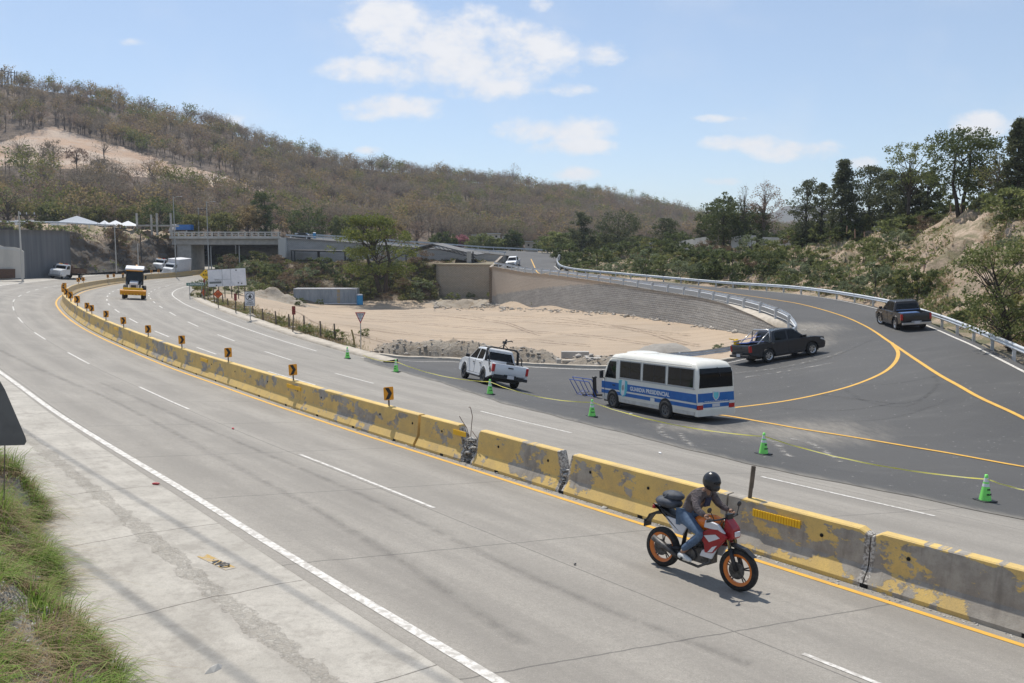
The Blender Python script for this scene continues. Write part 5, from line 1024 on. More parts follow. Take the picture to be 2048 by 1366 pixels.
for x, s_ in ((.3, 1), (.3, -1), (-1.35, 1), (-1.35, -1)): g = MB(); g.tube([(x, s_ * .8, 1.5), (x - .05, s_ * .78, 3.1)], .06, 6); g.build('cab_post', M_BLACK, bh)
g = MB(); g.prism([(.55, 3.05), (.5, 3.25), (-1.45, 3.55), (-1.5, 3.1)], -.92, .92, lam); g.build('cab_roof', M_SWHITE, bh, bevel=.06); g = MB(); g.box((.58, 0, 3.02), (.1, 1.6, .1)); g.build('light_bar', M_ORSIGN, bh)
g = MB(); g.tube([(-1.6, 0, 1.2), (-2.2, .1, 2.6), (-2.0, .1, 3.6)], .14, 6); g.tube([(-2.0, .1, 3.6), (-2.9, .1, 2.4)], .11, 6); g.build('backhoe_boom', M_ORSIGN, bh)
for s_ in (-1, 1): g = MB(); g.box((.45, s_ * 1.12, 2.35), (.06, .16, .36)); g.tube([(.4, s_ * .8, 2.4), (.45, s_ * 1.1, 2.4)], .02, 5); g.build('mirror', M_BLACK, bh)
for x, r_, w_ in ((1.1, .5, .35), (-1.2, .72, .45)):
    for s_ in (-1, 1): wheel(bh, x, s_ * .92, r_, w_, M_YSIGN, s_, 6, .5)
p = at(268, 600, 90); d = Vector((.36, -.93, 0)).normalized(); place(bh, (p + d * 1.1)[:2], (p - d * 1.2)[:2], 0, 1.9, zf=hwz, scale=.98)
bh['label'] = 'orange and black wheel loader with white cab roof in the inner lanes'

def skin(name, pts_, edges, rad, m, parent, sub=2):
    me = bpy.data.meshes.new(name); me.from_pydata(pts_, edges, []); me.materials.append(m); o = bpy.data.objects.new(name, me); COL.objects.link(o); o.parent = parent
    md = o.modifiers.new('skin', 'SKIN'); md.use_smooth_shade = True
    for i, r in enumerate(rad): v = me.skin_vertices[0].data[i]; v.radius = (r, r) if not isinstance(r, tuple) else r; v.use_root = (i == 0)
    ss = o.modifiers.new('sub', 'SUBSURF'); ss.levels = sub; ss.render_levels = sub
    bpy.context.view_layer.update(); dg = bpy.context.evaluated_depsgraph_get(); nm = bpy.data.meshes.new_from_object(o.evaluated_get(dg)); nm.name = name; o.modifiers.clear(); o.data = nm
    nm.materials.clear(); nm.materials.append(m); nm.polygons.foreach_set('use_smooth', [True] * len(nm.polygons)); return o
M_ORIM = mat('orange_rim', (.80, .22, .03), rough=.35); M_TANK = mat('orange_tank', (.80, .20, .02), rough=.25); M_FRED = mat('red_fairing', (.34, .012, .018), (.26, .01, .015), 8, .3); M_ENG = mat('engine_metal', (.05, .05, .05), (.12, .115, .11), 20, .5, metal=.5); M_GOLD = mat('gold_fork', (.36, .28, .12), rough=.35, metal=.5)
moto = thing('motorcycle', 'orange, red and white motorcycle with orange rims riding past the barrier', 'motorcycle')
lam = lambda u, v, q: (u, q, v)
def mwheel(x, w_, st=0):
    r = .315; g = MB(); g.lathe([(r - .075, -w_ / 2), (r - .02, -w_ / 2), (r, -w_ * .25), (r, w_ * .25), (r - .02, w_ / 2), (r - .075, w_ / 2), (r - .075, -w_ / 2)], 40, axis='y'); t = g.build('wheel', M_TYRE, moto, (x, 0, r), (0, 0, st), smooth=True)
    g = MB(); g.lathe([(r - .07, -w_ * .4), (r - .12, -.018), (r - .12, .018), (r - .07, w_ * .4), (r - .07, -w_ * .4)], 36, axis='y'); g.build('rim', M_ORIM, t)
    g = MB(); g.lathe([(.0, -.06), (.05, -.06), (.05, .06), (0, .06)], 14, axis='y'); g.lathe([(.05, -.065), (.13, -.065), (.13, -.06), (.05, -.06)], 24, axis='y')
    for k in range(5):
        a = 2 * math.pi * k / 5 + .3
        for da in (-.12, .12): g.tube([(.04 * math.cos(a), 0, .04 * math.sin(a)), (.2 * math.cos(a + da), 0, .2 * math.sin(a + da))], .011, 6)
    g.build('hub', M_ENG, t); return t
mwheel(-.68, .115); mwheel(.72, .09, R(3))
g = MB()
for s_ in (-1, 1): g.tube([(.73, s_ * .085, .31), (.60, s_ * .085, .62)], .034, 10, 0); g.tube([(.60, s_ * .085, .62), (.47, s_ * .08, .98)], .025, 10, 1)
g.build('fork', [M_BLACK, M_GOLD], moto, smooth=True)
g = MB(); g.tube([(.45, 0, .92), (.15, 0, .78), (-.25, 0, .74), (-.30, 0, .40)], .035, 8); g.tube([(.45, 0, .86), (.28, 0, .45), (-.05, 0, .27), (-.3, 0, .36)], .03, 8)
for s_ in (-1, 1): g.tube([(-.28, s_ * .1, .40), (-.68, s_ * .1, .315)], .03, 8); g.tube([(-.2, s_ * .1, .72), (-.72, s_ * .08, .92)], .018, 8)
g.build('frame', M_BLACK, moto, smooth=True)
g = MB(); g.box((.05, 0, .40), (.42, .26, .24)); g.tube([(.05, 0, .44), (.18, 0, .66)], .11, 12); [g.box((.07 + .03 * k, 0, .50 + .045 * k), (.26, .26, .012)) for k in range(4)]; g.lathe([(0, -.17), (.10, -.17), (.11, -.13), (.11, .13), (.1, .17), (0, .17)], 18, c=(-.05, 0, .38), axis='y'); g.build('engine', M_ENG, moto, bevel=.01)
g = MB(); g.tube([(.2, -.1, .5), (.30, -.12, .34), (.1, -.14, .22), (-.25, -.15, .25)], .022, 8); g.tube([(-.25, -.16, .27), (-.75, -.19, .48)], [.035, .05], 12); g.build('exhaust', M_ENG, moto, smooth=True)
g = MB(); ellip(g, (.16, 0, .90), (.27, .15, .135), M=Matrix.Rotation(R(-8), 3, 'Y')); g.build('tank', M_TANK, moto, smooth=True)
for s_ in (-1, 1):
    g = MB(); g.prism([(.28, .86), (.44, .90), (.60, .80), (.50, .66), (.36, .50), (.22, .48), (.20, .60), (.10, .74)], s_ * .14, s_ * .185, lam); sf = g.build('side_fairing', M_FRED, moto, bevel=.015); g = MB(); g.prism([(.20, .74), (.40, .80), (.48, .76), (.30, .66)], s_ * .17, s_ * .192, lam); g.build('white_graphic', M_SWHITE, sf); g = MB(); g.prism([(.36, .60), (.44, .64), (.36, .52), (.28, .50)], s_ * .17, s_ * .192, lam); g.build('white_graphic', M_SWHITE, sf)
    g = MB(); g.tube([(.46, s_ * .12, 1.02), (.40, s_ * .17, .86), (.2, s_ * .15, .60), (.02, s_ * .13, .48)], .008, 5); g.tube([(.46, s_ * .1, 1.0), (.56, s_ * .1, .82), (.66, s_ * .09, .48)], .007, 5); g.build('cable', M_BLACK, moto)
    g = MB(); g.prism([(.20, .98), (.42, .96), (.56, .84), (.40, .86), (.18, .86)], s_ * .13, s_ * .185, lam); g.build('tank_shroud', M_SWHITE, moto, bevel=.015)
    g = MB(); g.prism([(.30, .56), (.42, .58), (.34, .40), (.12, .40), (.16, .50)], s_ * .12, s_ * .165, lam); g.build('belly_panel', M_SWHITE, moto, bevel=.015)
    g = MB(); g.prism([(-.12, .84), (-.24, .62), (-.36, .62), (-.74, .98), (-.80, .99), (-.60, .86)], s_ * .09, s_ * .13, lam); g.build('tail_panel', M_SWHITE, moto, bevel=.012)
    g = MB(); g.tube([(.44, s_ * .30, 1.04), (.42, s_ * .38, 1.17)], .008, 6); ellip(g, (.41, s_ * .40, 1.2), (.015, .06, .04), 6); g.build('mirror', M_BLACK, moto)
    g = MB(); g.tube([(-.13, s_ * .12, .33), (-.13, s_ * .27, .31)], .02, 8); g.build('footrest', M_BLACK, moto)
g = MB(); g.prism([(-.10, .84), (-.12, .88), (-.45, .90), (-.82, 1.0), (-.80, .95), (-.4, .82)], -.12, .12, lam); g.build('seat', M_BLACK, moto, bevel=.03)
g = MB(); g.tube([(.40, -.36, 1.03), (.46, -.18, 1.04), (.46, .18, 1.04), (.40, .36, 1.03)], .014, 8); g.tube([(.46, 0, .94), (.46, 0, 1.04)], .03, 8); g.box((.50, 0, 1.07), (.05, .14, .09)); g.build('handlebar', M_BLACK, moto)
for s_ in (-1, 1): g = MB(); g.tube([(.41, s_ * .27, 1.033), (.385, s_ * .40, 1.028)], .02, 10); g.build('grip', M_BLACK, moto)
g = MB(); g.prism([(.50, 1.06), (.64, .92), (.66, .78), (.56, .72), (.47, .84)], -.11, .11, lam); g.build('headlight_mask', M_FRED, moto, bevel=.025); g = MB(); g.box((.655, 0, .84), (.03, .13, .08)); g.build('headlight', M_CLEAR, moto, bevel=.01)
g = MB(); g.prism([(.45, .66), (.60, .69), (.82, .66), (.98, .56), (.84, .63), (.60, .65)], -.055, .055, lam); g.build('front_fender', M_BLACK, moto)
g = MB(); g.prism([(-.72, .92), (-.95, .80), (-1.03, .66), (-1.0, .66), (-.90, .80), (-.66, .86)], -.07, .07, lam); g.box((-1.02, 0, .64), (.02, .18, .12)); g.build('rear_fender', M_BLACK, moto)
g = MB(); g.box((-.88, 0, .93), (.04, .12, .05)); g.build('tail_light', M_RED, moto)
g = MB(); g.tube([(-.68, -.075, .315), (-.05, -.13, .36)], .03, 6); g.build('chain_guard', M_ENG, moto)
g = MB(); ellip(g, (-.62, 0, 1.06), (.24, .17, .10)); ellip(g, (-.56, .03, 1.17), (.19, .15, .08)); g.tube([(-.74, -.12, 1.0), (-.58, -.1, 1.2), (-.5, .12, 1.2), (-.6, .18, 1.0)], .018, 6); bag = g.build('bag', mat('black_bag_fabric', (.03, .032, .036), (.07, .08, .10), 6, .7), smooth=True); tag(bag, 'black bundle strapped on the rear of the motorcycle seat', 'bag')
rider = thing('person', 'motorcyclist in black helmet, grey-brown jacket, blue jeans and white shoes, leaning to the handlebars', 'person')
M_SKIN = mat('skin', (.30, .17, .11), rough=.6); M_JACK = mat('grey_brown_jacket', (.075, .062, .062), (.135, .11, .11), 9, .85, .6); M_JEAN = mat('blue_jeans', (.06, .10, .17), (.11, .17, .26), 7, .85, .3); M_SHOE = mat('white_shoes', (.66, .66, .63), rough=.7); M_HELM = mat('black_helmet', (.022, .023, .026), rough=.25)
hip, ch, nk, hd = (-.20, 0, .95), (.01, 0, 1.21), (.14, 0, 1.39), (.21, 0, 1.53)
def both(f): return [f(1), f(-1)]
SHO = lambda s_: (.07, s_ * .19, 1.345); ELB = lambda s_: (.17, s_ * .30, 1.14); WRI = lambda s_: (.35, s_ * .32, 1.075); HIPJ = lambda s_: (-.16, s_ * .11, .92); KNE = lambda s_: (.22, s_ * .20, .74); ANK = lambda s_: (-.13, s_ * .20, .36); TOE = lambda s_: (.06, s_ * .22, .28)
bp = [hip, ch, nk, hd] + both(SHO) + both(ELB) + both(WRI) + both(HIPJ) + both(KNE) + both(ANK) + [(.19, 0, 1.47)]
be = [(0, 1), (1, 2), (2, 16), (16, 3), (1, 4), (1, 5), (4, 6), (5, 7), (6, 8), (7, 9), (0, 10), (0, 11), (10, 12), (11, 13), (12, 14), (13, 15)]
skin('body', bp, be, [.10, .10, .05, .085, .05, .05, .038, .038, .027, .027, .075, .075, .05, .05, .035, .035, .07], M_SKIN, rider)
for s_ in (-1, 1):                                    # hands: palm, four bent fingers round the grip and a thumb
    w0 = Vector(WRI(s_)); gr = Vector((.398, s_ * .335, 1.03)); ax = Vector((-.02, s_ * .10, 0)).normalized()
    g = MB(); g.tube([w0, (w0 + gr) / 2 + Vector((.0, 0, .02)), gr + Vector((-.01, 0, .035))], [.028, .038, .036], 10)
    for k in range(4):
        b_ = gr + ax * (-.033 + .022 * k) + Vector((0, 0, .034)); L_ = (.9, 1.0, .96, .8)[k]; g.tube([b_, b_ + Vector((.038 * L_, 0, -.006)), b_ + Vector((.044 * L_, 0, -.040)), b_ + Vector((.018 * L_, 0, -.062))], [.0105, .010, .009, .008], 8)
    b_ = gr + ax * -.045 + Vector((-.012, 0, .022)); g.tube([b_, b_ + ax * -.012 + Vector((.01, 0, -.02)), b_ + Vector((.026, 0, -.044))], [.012, .011, .009], 8); g.build('hand', M_SKIN, rider, smooth=True)
skin('jacket', [(-.21, 0, .93), (-.12, 0, 1.08), (.02, 0, 1.24), (.11, 0, 1.365)] + both(SHO) + both(ELB) + both(WRI), [(0, 1), (1, 2), (2, 3), (2, 4), (2, 5), (4, 6), (5, 7), (6, 8), (7, 9)], [(.155, .13), (.15, .125), (.165, .14), .08, .085, .085, .062, .062, .044, .044], M_JACK, rider)
skin('jeans', [(-.20, 0, .94)] + both(HIPJ) + both(KNE) + both(lambda s_: (-.11, s_ * .20, .42)), [(0, 1), (0, 2), (1, 3), (2, 4), (3, 5), (4, 6)], [.14, .115, .115, .078, .078, .055, .055], M_JEAN, rider)
for s_ in (-1, 1): skin('shoe', [(-.19, s_ * .20, .34), (-.10, s_ * .205, .33), (.02, s_ * .215, .31), (.09, s_ * .22, .30)], [(0, 1), (1, 2), (2, 3)], [(.045, .05), (.055, .06), (.048, .04), (.03, .028)], M_SHOE, rider)
g = MB(); ellip(g, (.21, 0, 1.545), (.145, .122, .148), 18); hm = g.build('helmet', M_HELM, rider, smooth=True)
g = MB(); ellip(g, (.255, 0, 1.46), (.10, .085, .075), 12); g.build('chin_bar', M_HELM, hm, smooth=True); g = MB(); ellip(g, (.245, 0, 1.54), (.118, .108, .062), 14); g.build('visor', M_GLASS, hm, smooth=True)
g = MB(); g.prism([(.13, 1.14), (.17, 1.28), (.19, 1.28), (.16, 1.14)], -.07, .07, lam); g.build('chest_patch', mat('navy_cloth', (.02, .025, .06), rough=.8), rider)
fpm, rpm = [hw(s_, d_) for s_, d_ in ((1, 1), (1, 1))]
def onhw(px, py):
    z = 2.2
    for _ in range(30): p = gz(px, py, z); z = .5 * z + .5 * hwz(p.x, p.y)
    return (p.x, p.y)
place(moto, onhw(1472, 1181), onhw(1322, 1131), 0, .5, zf=hwz); msc = (Vector(onhw(1472, 1181)) - Vector(onhw(1322, 1131))).length
moto.scale = (1.02,) * 3; moto.location.z -= .012
for o in (bag, rider): o.matrix_world = Matrix.LocRotScale(moto.location + (moto.rotation_euler.to_matrix() @ Vector((-.06, 0, 0))) * (o is rider), moto.rotation_euler.to_quaternion(), moto.scale)

# ------------------------------------------------------------------ cones and tape
def cone_proto():
    o = thing('traffic_cone', 'x', 'traffic cone'); g = MB(); g.box((0, 0, .018), (.40, .40, .036)); g.build('base', M_BLACK, o, bevel=.008)
    g = MB(); r = lambda z: .145 - (.145 - .032) * (z - .03) / .65; g.lathe([(r(.03), .03), (r(.38), .38)], 20); g.build('cone_body', M_CONE, o, smooth=True); g = MB(); g.lathe([(r(.455) + .001, .455), (r(.50), .50)], 20); g.build('middle_band', M_CONE, o, smooth=True); g = MB(); g.lathe([(r(.60), .60), (.046, .605), (.036, .68), (.0, .685)], 20); g.build('tip', M_CONE, o, smooth=True)
    for a, b in ((.38, .455), (.50, .60)): g = MB(); g.lathe([(r(a) + .002, a), (r(b) + .002, b)], 20); g.build('collar', M_CONEW, o, smooth=True)
    t = text('IPM', .062, M_SBLACK, o, (0, -r(.31) - .004, .31), (R(100) - R(21), 0, 0), 'lettering', bold=.002, sx=.9); t2 = text('PALIN', .062, M_SBLACK, o, (0, -r(.19) - .004, .19), (R(79), 0, 0), 'lettering', bold=.002, sx=.85)
    return o
cp = cone_proto(); cl = ['lime green cone nearest the yield sign', 'lime green cone left of the white pickup', 'lime green cone beside the rear wheel of the white pickup', 'lime green cone in front of the minibus front wheel', 'lime green cone right of the bus rear, on the asphalt edge', 'largest lime green cone at the far right edge, lettered IPM PALIN']
cpos = [(695, 717), (792, 744), (980, 789), (1184, 834), (1527, 909), (1970, 1003)]; tops = []
for i, (px, py) in enumerate(cpos):
    o = cp if i == 0 else copy_tree(cp); x, y = onasp(px, py); S_, D_ = sdist(x, y); z = max(float(hw(S_, D_)[0][2]) if D_[0] < 12.6 else -9, zt(x, y) + .014 if D_[0] > float(dj(S_[0])) else -9); o.location = (x, y, z); o.rotation_euler = (0, 0, R((12, -20, 18, 8, 25, 15)[i])); tag(o, cl[i], 'traffic cone', 'lime green cones holding the yellow tape'); tops.append(Vector((x, y, z)))
TP = [Vector((*onasp(724, 713), 0))]; TP[0].z = zt(TP[0].x, TP[0].y) + .1; tp = []
def span(a, b, sag, n=14): return [a.lerp(b, k / n) + Vector((.02 * math.sin(k * 2.3), 0, -sag * 4 * (k / n) * (1 - k / n))) for k in range(n)]
cc = [t + Vector((0, -.05, .56)) for t in tops[1:]]; endp = Vector((*onasp(2160, 1040), 0)); endp.z = zt(endp.x, endp.y) + .55
tp = span(TP[0], cc[0], .12) + span(cc[0], cc[1], .22) + span(cc[1], cc[2], .22) + span(cc[2], cc[3], .22) + span(cc[3], cc[4], .2) + span(cc[4], endp, .1) + [endp]
def surf(x, y): S_, D_ = sdist(x, y); return float(hw(S_, D_)[0][2]) if D_[0] < float(dj(S_[0])) else zt(x, y)
for p in tp: p.z = max(p.z, surf(p.x, p.y) + .06)
V_ = []; F_ = []
for k, p in enumerate(tp): tw = 1.1 + .5 * math.sin(k * .8); V_ += [p + Vector((0, .018 * math.cos(tw), .018 * math.sin(tw) + .012)), p - Vector((0, .018 * math.cos(tw), .018 * math.sin(tw) - .012))]
for k in range(len(tp) - 1): F_.append((2 * k, 2 * k + 1, 2 * k + 3, 2 * k + 2))
o = npmesh('caution_tape', V_, F_, M_TAPE); tag(o, 'yellow caution tape strung from cone to cone along the asphalt edge', 'tape')
o = cp_ = copy_tree(cp); o.location = (endp.x, endp.y, endp.z - .55); tag(o, 'lime green cone just outside the right edge holding the tape end', 'traffic cone', 'lime green cones holding the yellow tape')
# blue frame rack by the bus nose
rk = thing('metal_frame', 'blue slanted metal frames on a black base in front of the minibus', 'metal frame'); Zr = 41.5
x0, y0 = onasp(1155, 789); x1, y1 = onasp(1192, 795); b0 = Vector((x0, y0, zt(x0, y0) + .03)); b1 = Vector((x1, y1, zt(x1, y1) + .03)); dd = (b1 - b0); ln = dd.length; dd.normalize(); bk = Vector((.25, 1, 0)).normalized() * .9
for k in (0, 1):
    o_ = bk * k; a = b0 + o_; b = b1 + o_; l = Vector((-.42, 0, .78)); g = MB(); g.tube([a, a + l, a + l + dd * ln * 1.05], .022, 6); g.tube([a, b], .022, 6); g.tube([a + dd * ln * .5, a + l + dd * ln * .55], .02, 6); g.tube([b, a + l + dd * ln * 1.05], .02, 6)
    for q in range(5): g.tube([a + dd * ln * q / 5 + Vector((0, -.16, -.01)), a + dd * ln * (q + .5) / 5 + Vector((0, 0, .1)), a + dd * ln * (q + 1) / 5 + Vector((0, -.16, -.01))], .012, 5)
    g.build('blue_tube_frame', M_BLUEST, rk)
g = MB(); c = (b0 + b1) / 2 + bk * .5; g.box(c + Vector((.25, 0, .03)), (ln * .9, .9, .06)); g.build('base', M_DSTEEL, rk); g = MB(); g.tube([b1 + Vector((-.05, .1, 0)), b1 + Vector((-.08, .1, .95))], .10, 12); ellip(g, b1 + Vector((-.08, .1, 1.0)), (.13, .13, .07)); g.build('black_post', M_BLACK, rk)

# ------------------------------------------------------------------ signs
def face_cam(x, y, off=0): return math.atan2(y, x) - math.pi / 2 + off      # rotates a board facing -y toward the camera
def board(name, pts_, m, parent, y=0, t=.012, bevel=0): g = MB(); g.prism(pts_, y, y + t, lambda u, v, q: (u, q, v)); return g.build(name, m, parent, bevel=bevel)
def rrect(w_, h, cx=0, cz=0, r=.03):
    o = []
    for (sx_, sz_, a0) in ((1, 1, 0), (-1, 1, 90), (-1, -1, 180), (1, -1, 270)): o += [(cx + sx_ * (w_ / 2 - r) + r * math.cos(R(a0 + k * 30)), cz + sz_ * (h / 2 - r) + r * math.sin(R(a0 + k * 30))) for k in range(4)]
    return o
M_POST = mat('dull_brown_post', (.14, .115, .09), (.09, .075, .06), 4, .8); M_GPOST = mat('pale_sign_post', (.36, .36, .34), rough=.6)
def chev():
    o = thing('chevron_sign', 'x', 'chevron sign'); g = MB(); g.box((0, .02, .14), (.045, .03, .36)); g.build('post', M_POST, o)
    p = board('panel', rrect(.29, .39, 0, .37, .03), M_ORSIGN, o, -.012); board('arrow', [(-.10, .54), (.01, .54), (.10, .37), (.01, .20), (-.10, .20), (-.01, .37)], M_SBLACK, p, -.016, .003); return o
def s_near(px, a, b): return float(min(np.arange(a, b, .05), key=lambda q: abs(project([Vector(hw(q, 0)) + Vector((0, 0, .9))])[0][0] - px)))
st = [s_near(px, 0, 66) for px in (778, 587, 457, 364, 297, 248, 212, 184, 167)]; gap = 5.2
apx = [st[-1] + gap * k * .9 for k in range(1, 7)]; farst = [s_near(px, 100, 190) for px in (157, 167, 216, 228, 246, 303, 317)]
c0 = chev(); names_ = ['nearest orange chevron sign, second from the broken barrier joint', 'orange chevron sign second nearest on the barrier', 'orange chevron sign third nearest on the barrier', 'orange chevron sign fourth nearest on the barrier', 'orange chevron sign fifth nearest on the barrier']
allst = st + apx + [q for q in farst if q > apx[-1] + 4]
for i, s_ in enumerate(allst):
    o = c0 if i == 0 else copy_tree(c0); p = hw(s_, 0); o.location = (p[0], p[1], p[2] + .90); o.rotation_euler = (R(random.uniform(-2, 2)), R(random.uniform(-3, 3)), face_cam(p[0], p[1], R(12 if i < 9 else -10)))
    o.scale = (1.,) * 3 if i < 9 else (1.25,) * 3
    if i < 5: tag(o, names_[i].replace('nearest orange chevron sign, second from the broken barrier joint', 'orange chevron sign nearest the camera on the barrier top'), 'chevron sign', 'near chevron signs on the barrier')
    elif i < 15: tag(o, 'small orange chevron sign closely spaced where the barrier bends', 'chevron sign', 'chevron signs at the barrier bend')
    else: tag(o, 'tiny dark chevron sign on the distant barrier', 'chevron sign', 'distant chevron signs')
s_ = s_near(1502, 0, 40); p = hw(s_, 0.02); g = MB(); g.box((0, 0, .30), (.065, .035, .62), M=Matrix.Rotation(R(5), 3, 'Y')); g.box((.045, .02, .40), (.012, .07, .40), M=Matrix.Rotation(R(5), 3, 'Y')); o = g.build('sign_post', M_POST, loc=(p[0], p[1], p[2] + .88)); tag(o, 'bare leaning metal post left without its sign on the barrier', 'sign post')
def gpt(px, py):                                     # point of the ground seen at a pixel
    z = .6
    for _ in range(60): p = gz(px, py, z); z = .7 * z + .3 * max(g1(p.x, p.y), -3)
    return Vector((p.x, p.y, g1(p.x, p.y)))
def sign(name, label, cat, px, py, off=0): p = gpt(px, py); return thing(name, label, cat, p, face_cam(p.x, p.y, off)), (math.hypot(p.x, p.y))
def pxm(o): return F / o.location.y
o, _ = sign('yield_sign', 'triangular yield sign on a tall post beside the lot', 'yield sign', 722, 703); k = 1 / pxm(o); H = 79 * k
g = MB(); g.tube([(0, .03, -.1), (0, .03, H * .75)], .03, 8); g.build('post', M_GPOST, o)
def tri(w_, h, z0, dz=0): return [(-w_ / 2, z0 + h - dz), (w_ / 2, z0 + h - dz), (0, z0)]
w_ = 21 * k; h_ = 23 * k; p_ = board('panel', tri(w_, h_, H - h_), M_SRED, o, -.02, .02); board('panel_field', [(-w_ * .37, H - h_ * .09), (w_ * .37, H - h_ * .09), (0, H - h_ * .83)], M_SWHITE, p_, -.028, .01)
text('CEDA', h_ * .2, M_SBLACK, p_, (0, -.034, H - h_ * .22), (math.pi / 2, 0, 0)); text('EL', h_ * .16, M_SBLACK, p_, (0, -.034, H - h_ * .39), (math.pi / 2, 0, 0)); text('PASO', h_ * .14, M_SBLACK, p_, (0, -.034, H - h_ * .53), (math.pi / 2, 0, 0))
for i, (px, py, tp_, bt, wd, lb) in enumerate([(472, 632, 587, 601, 5.4, 'red and black striped marker left of the seat-belt sign'), (585, 670, 612, 629, 7, 'red and black striped marker right of the seat-belt sign'), (410, 604, 558, 565, 3.4, 'small striped marker above the green sign')]):
    o, _ = sign('object_marker', lb, 'road marker', px, py); k = 1 / pxm(o); g = MB(); g.tube([(0, .02, -.2), ((1.0 if i == 1 else 0) * 3 * k, .02, (py - bt + 1) * k)], .045, 6); g.build('post', M_POST, o); cx = (3.5 * k if i == 1 else 0); hh = (bt - tp_) * k; z0 = (py - bt) * k; ww = wd * k
    p_ = board('panel', rrect(ww, hh, cx, z0 + hh / 2, .03), M_SRED if False else mat('dark_red_sheeting', (.30, .045, .03), rough=.5), o, -.02, .02)
    for q in range(4): zc = z0 + hh * (q + .35) / 4; board('stripe', [(cx - ww * .48, zc + hh * .08), (cx + ww * .48, zc - hh * .02), (cx + ww * .48, zc + hh * .05), (cx - ww * .48, zc + hh * .15)], M_SBLACK, p_, -.024, .004)
o, _ = sign('seat_belt_sign', 'white seat-belt sign with circled figure beside the lot fence', 'road sign', 501, 647); k = 1 / pxm(o); g = MB(); g.tube([(0, .03, -.1), (0, .03, 40 * k)], .035, 6); g.build('post', M_GPOST, o)
w_, h_, z0 = 20 * k, 29.5 * k, 35 * k; p_ = board('panel', rrect(w_, h_, 0, z0 + h_ / 2, .06), M_SBLACK, o, -.02, .02); board('panel_field', rrect(w_ * .94, h_ * .96, 0, z0 + h_ / 2, .05), M_SWHITE, p_, -.026, .006)
cz = z0 + h_ * .64; R0 = w_ * .40; g = MB(); n = 28; ring = [(R0 * math.cos(2 * math.pi * a / n), cz + R0 * math.sin(2 * math.pi * a / n)) for a in range(n)]; board('ring', ring, M_SBLACK, p_, -.030, .004); board('ring_field', [(u * .87, cz + (v - cz) * .87) for u, v in ring], M_SWHITE, p_, -.034, .004)
q = R0; fg = MB(); f_ = lambda u, v, w: (u, w, v); fg.prism([(.13 * q * math.cos(a) + .1 * q, cz + .55 * q + .15 * q * math.sin(a)) for a in np.linspace(0, 6, 12)], -.038, -.034, f_); fg.prism([(-.1 * q, cz + .38 * q), (.25 * q, cz + .38 * q), (.32 * q, cz - .1 * q), (.1 * q, cz - .3 * q), (-.25 * q, cz - .1 * q)], -.038, -.034, f_); fg.prism([(-.1 * q, cz + .3 * q), (-.5 * q, cz), (-.45 * q, cz - .12 * q), (0, cz + .12 * q)], -.0382, -.034, f_); fg.prism([(.25 * q, cz + .3 * q), (.6 * q, cz + .0 * q), (.52 * q, cz - .1 * q), (.2 * q, cz + .12 * q)], -.0378, -.034, f_); fg.prism([(-.35 * q, cz - .2 * q), (.35 * q, cz - .2 * q), (.45 * q, cz - .6 * q), (.3 * q, cz - .62 * q), (.2 * q, cz - .36 * q), (-.2 * q, cz - .36 * q), (-.3 * q, cz - .62 * q), (-.45 * q, cz - .6 * q)], -.0384, -.034, f_); fg.build('figure', M_SBLACK, p_)
text('UTILICE', h_ * .105, M_SBLACK, p_, (0, -.034, z0 + h_ * .26), (math.pi / 2, 0, 0), bold=.004); text('CINTURON', h_ * .105, M_SBLACK, p_, (0, -.034, z0 + h_ * .13), (math.pi / 2, 0, 0), bold=.004)
for px, py, cy_, w0, h0, lb, off in [(437, 622, 588, 19, 18.5, 'orange diamond road-work sign facing the road left of the lot fence', 0), (408, 603, 585, 8, 14.5, 'narrow-looking orange diamond sign turned away below the green sign', 0)]:
    o, _ = sign('diamond_sign', lb, 'road sign', px, py); k = 1 / pxm(o); g = MB(); g.tube([(0, .03, -.2), (0, .03, (py - cy_) * k)], .04, 6); g.build('post', M_POST, o); c = (py - cy_) * k; w_, h_ = w0 * k, h0 * k
    p_ = board('panel', [(0, c + h_ / 2), (w_ / 2, c), (0, c - h_ / 2), (-w_ / 2, c)], M_ORRED, o, -.02, .02); n_ = [(0, c + h_ * .43), (w_ * .43, c), (0, c - h_ * .43), (-w_ * .43, c)]; g = MB()
    for a in range(4): u, v = n_[a], n_[(a + 1) % 4]; g.tube([(u[0], -.024, u[1]), (v[0], -.024, v[1])], .012, 4)
    g.build('border', M_SBLACK, p_); [board('figure_stripe', [(-w_ * .2, c + z * h_), (w_ * .22, c + z * h_), (w_ * .18, c + (z - .05) * h_), (-w_ * .18, c + (z - .05) * h_)], M_SBLACK, p_, -.026, .004) for z in (.14, .03, -.08)]
Zs = 112; p = at(412, 570, Zs); o = thing('clearance_sign', 'yellow diamond height sign half hidden by the white billboard', 'road sign', (p.x, p.y, p.z - 2), face_cam(p.x, p.y)); c = (570 - 550) * Zs / F + 2; w_ = 23 * Zs / F; p_ = board('panel', [(0, c + w_ / 2), (w_ / 2, c), (0, c - w_ / 2), (-w_ / 2, c)], M_YSIGN, o, -.02, .02); g = MB(); g.tube([(0, .03, 0), (0, .03, c)], .05, 6); g.build('post', M_GPOST, o)
text('4.50', .42, M_SBLACK, p_, (0, -.03, c), (math.pi / 2, 0, 0), bold=.008); board('arrow', [(-.12, c + .52), (.12, c + .52), (0, c + .36)], M_SBLACK, p_, -.026, .005); board('arrow', [(-.12, c - .52), (.12, c - .52), (0, c - .36)], M_SBLACK, p_, -.026, .005)
p = gpt(393, 603); o = thing('direction_sign', 'green GUATEMALA direction sign on two posts at the bend', 'road sign', p, face_cam(p.x, p.y)); k = 1 / pxm(o); g = MB()
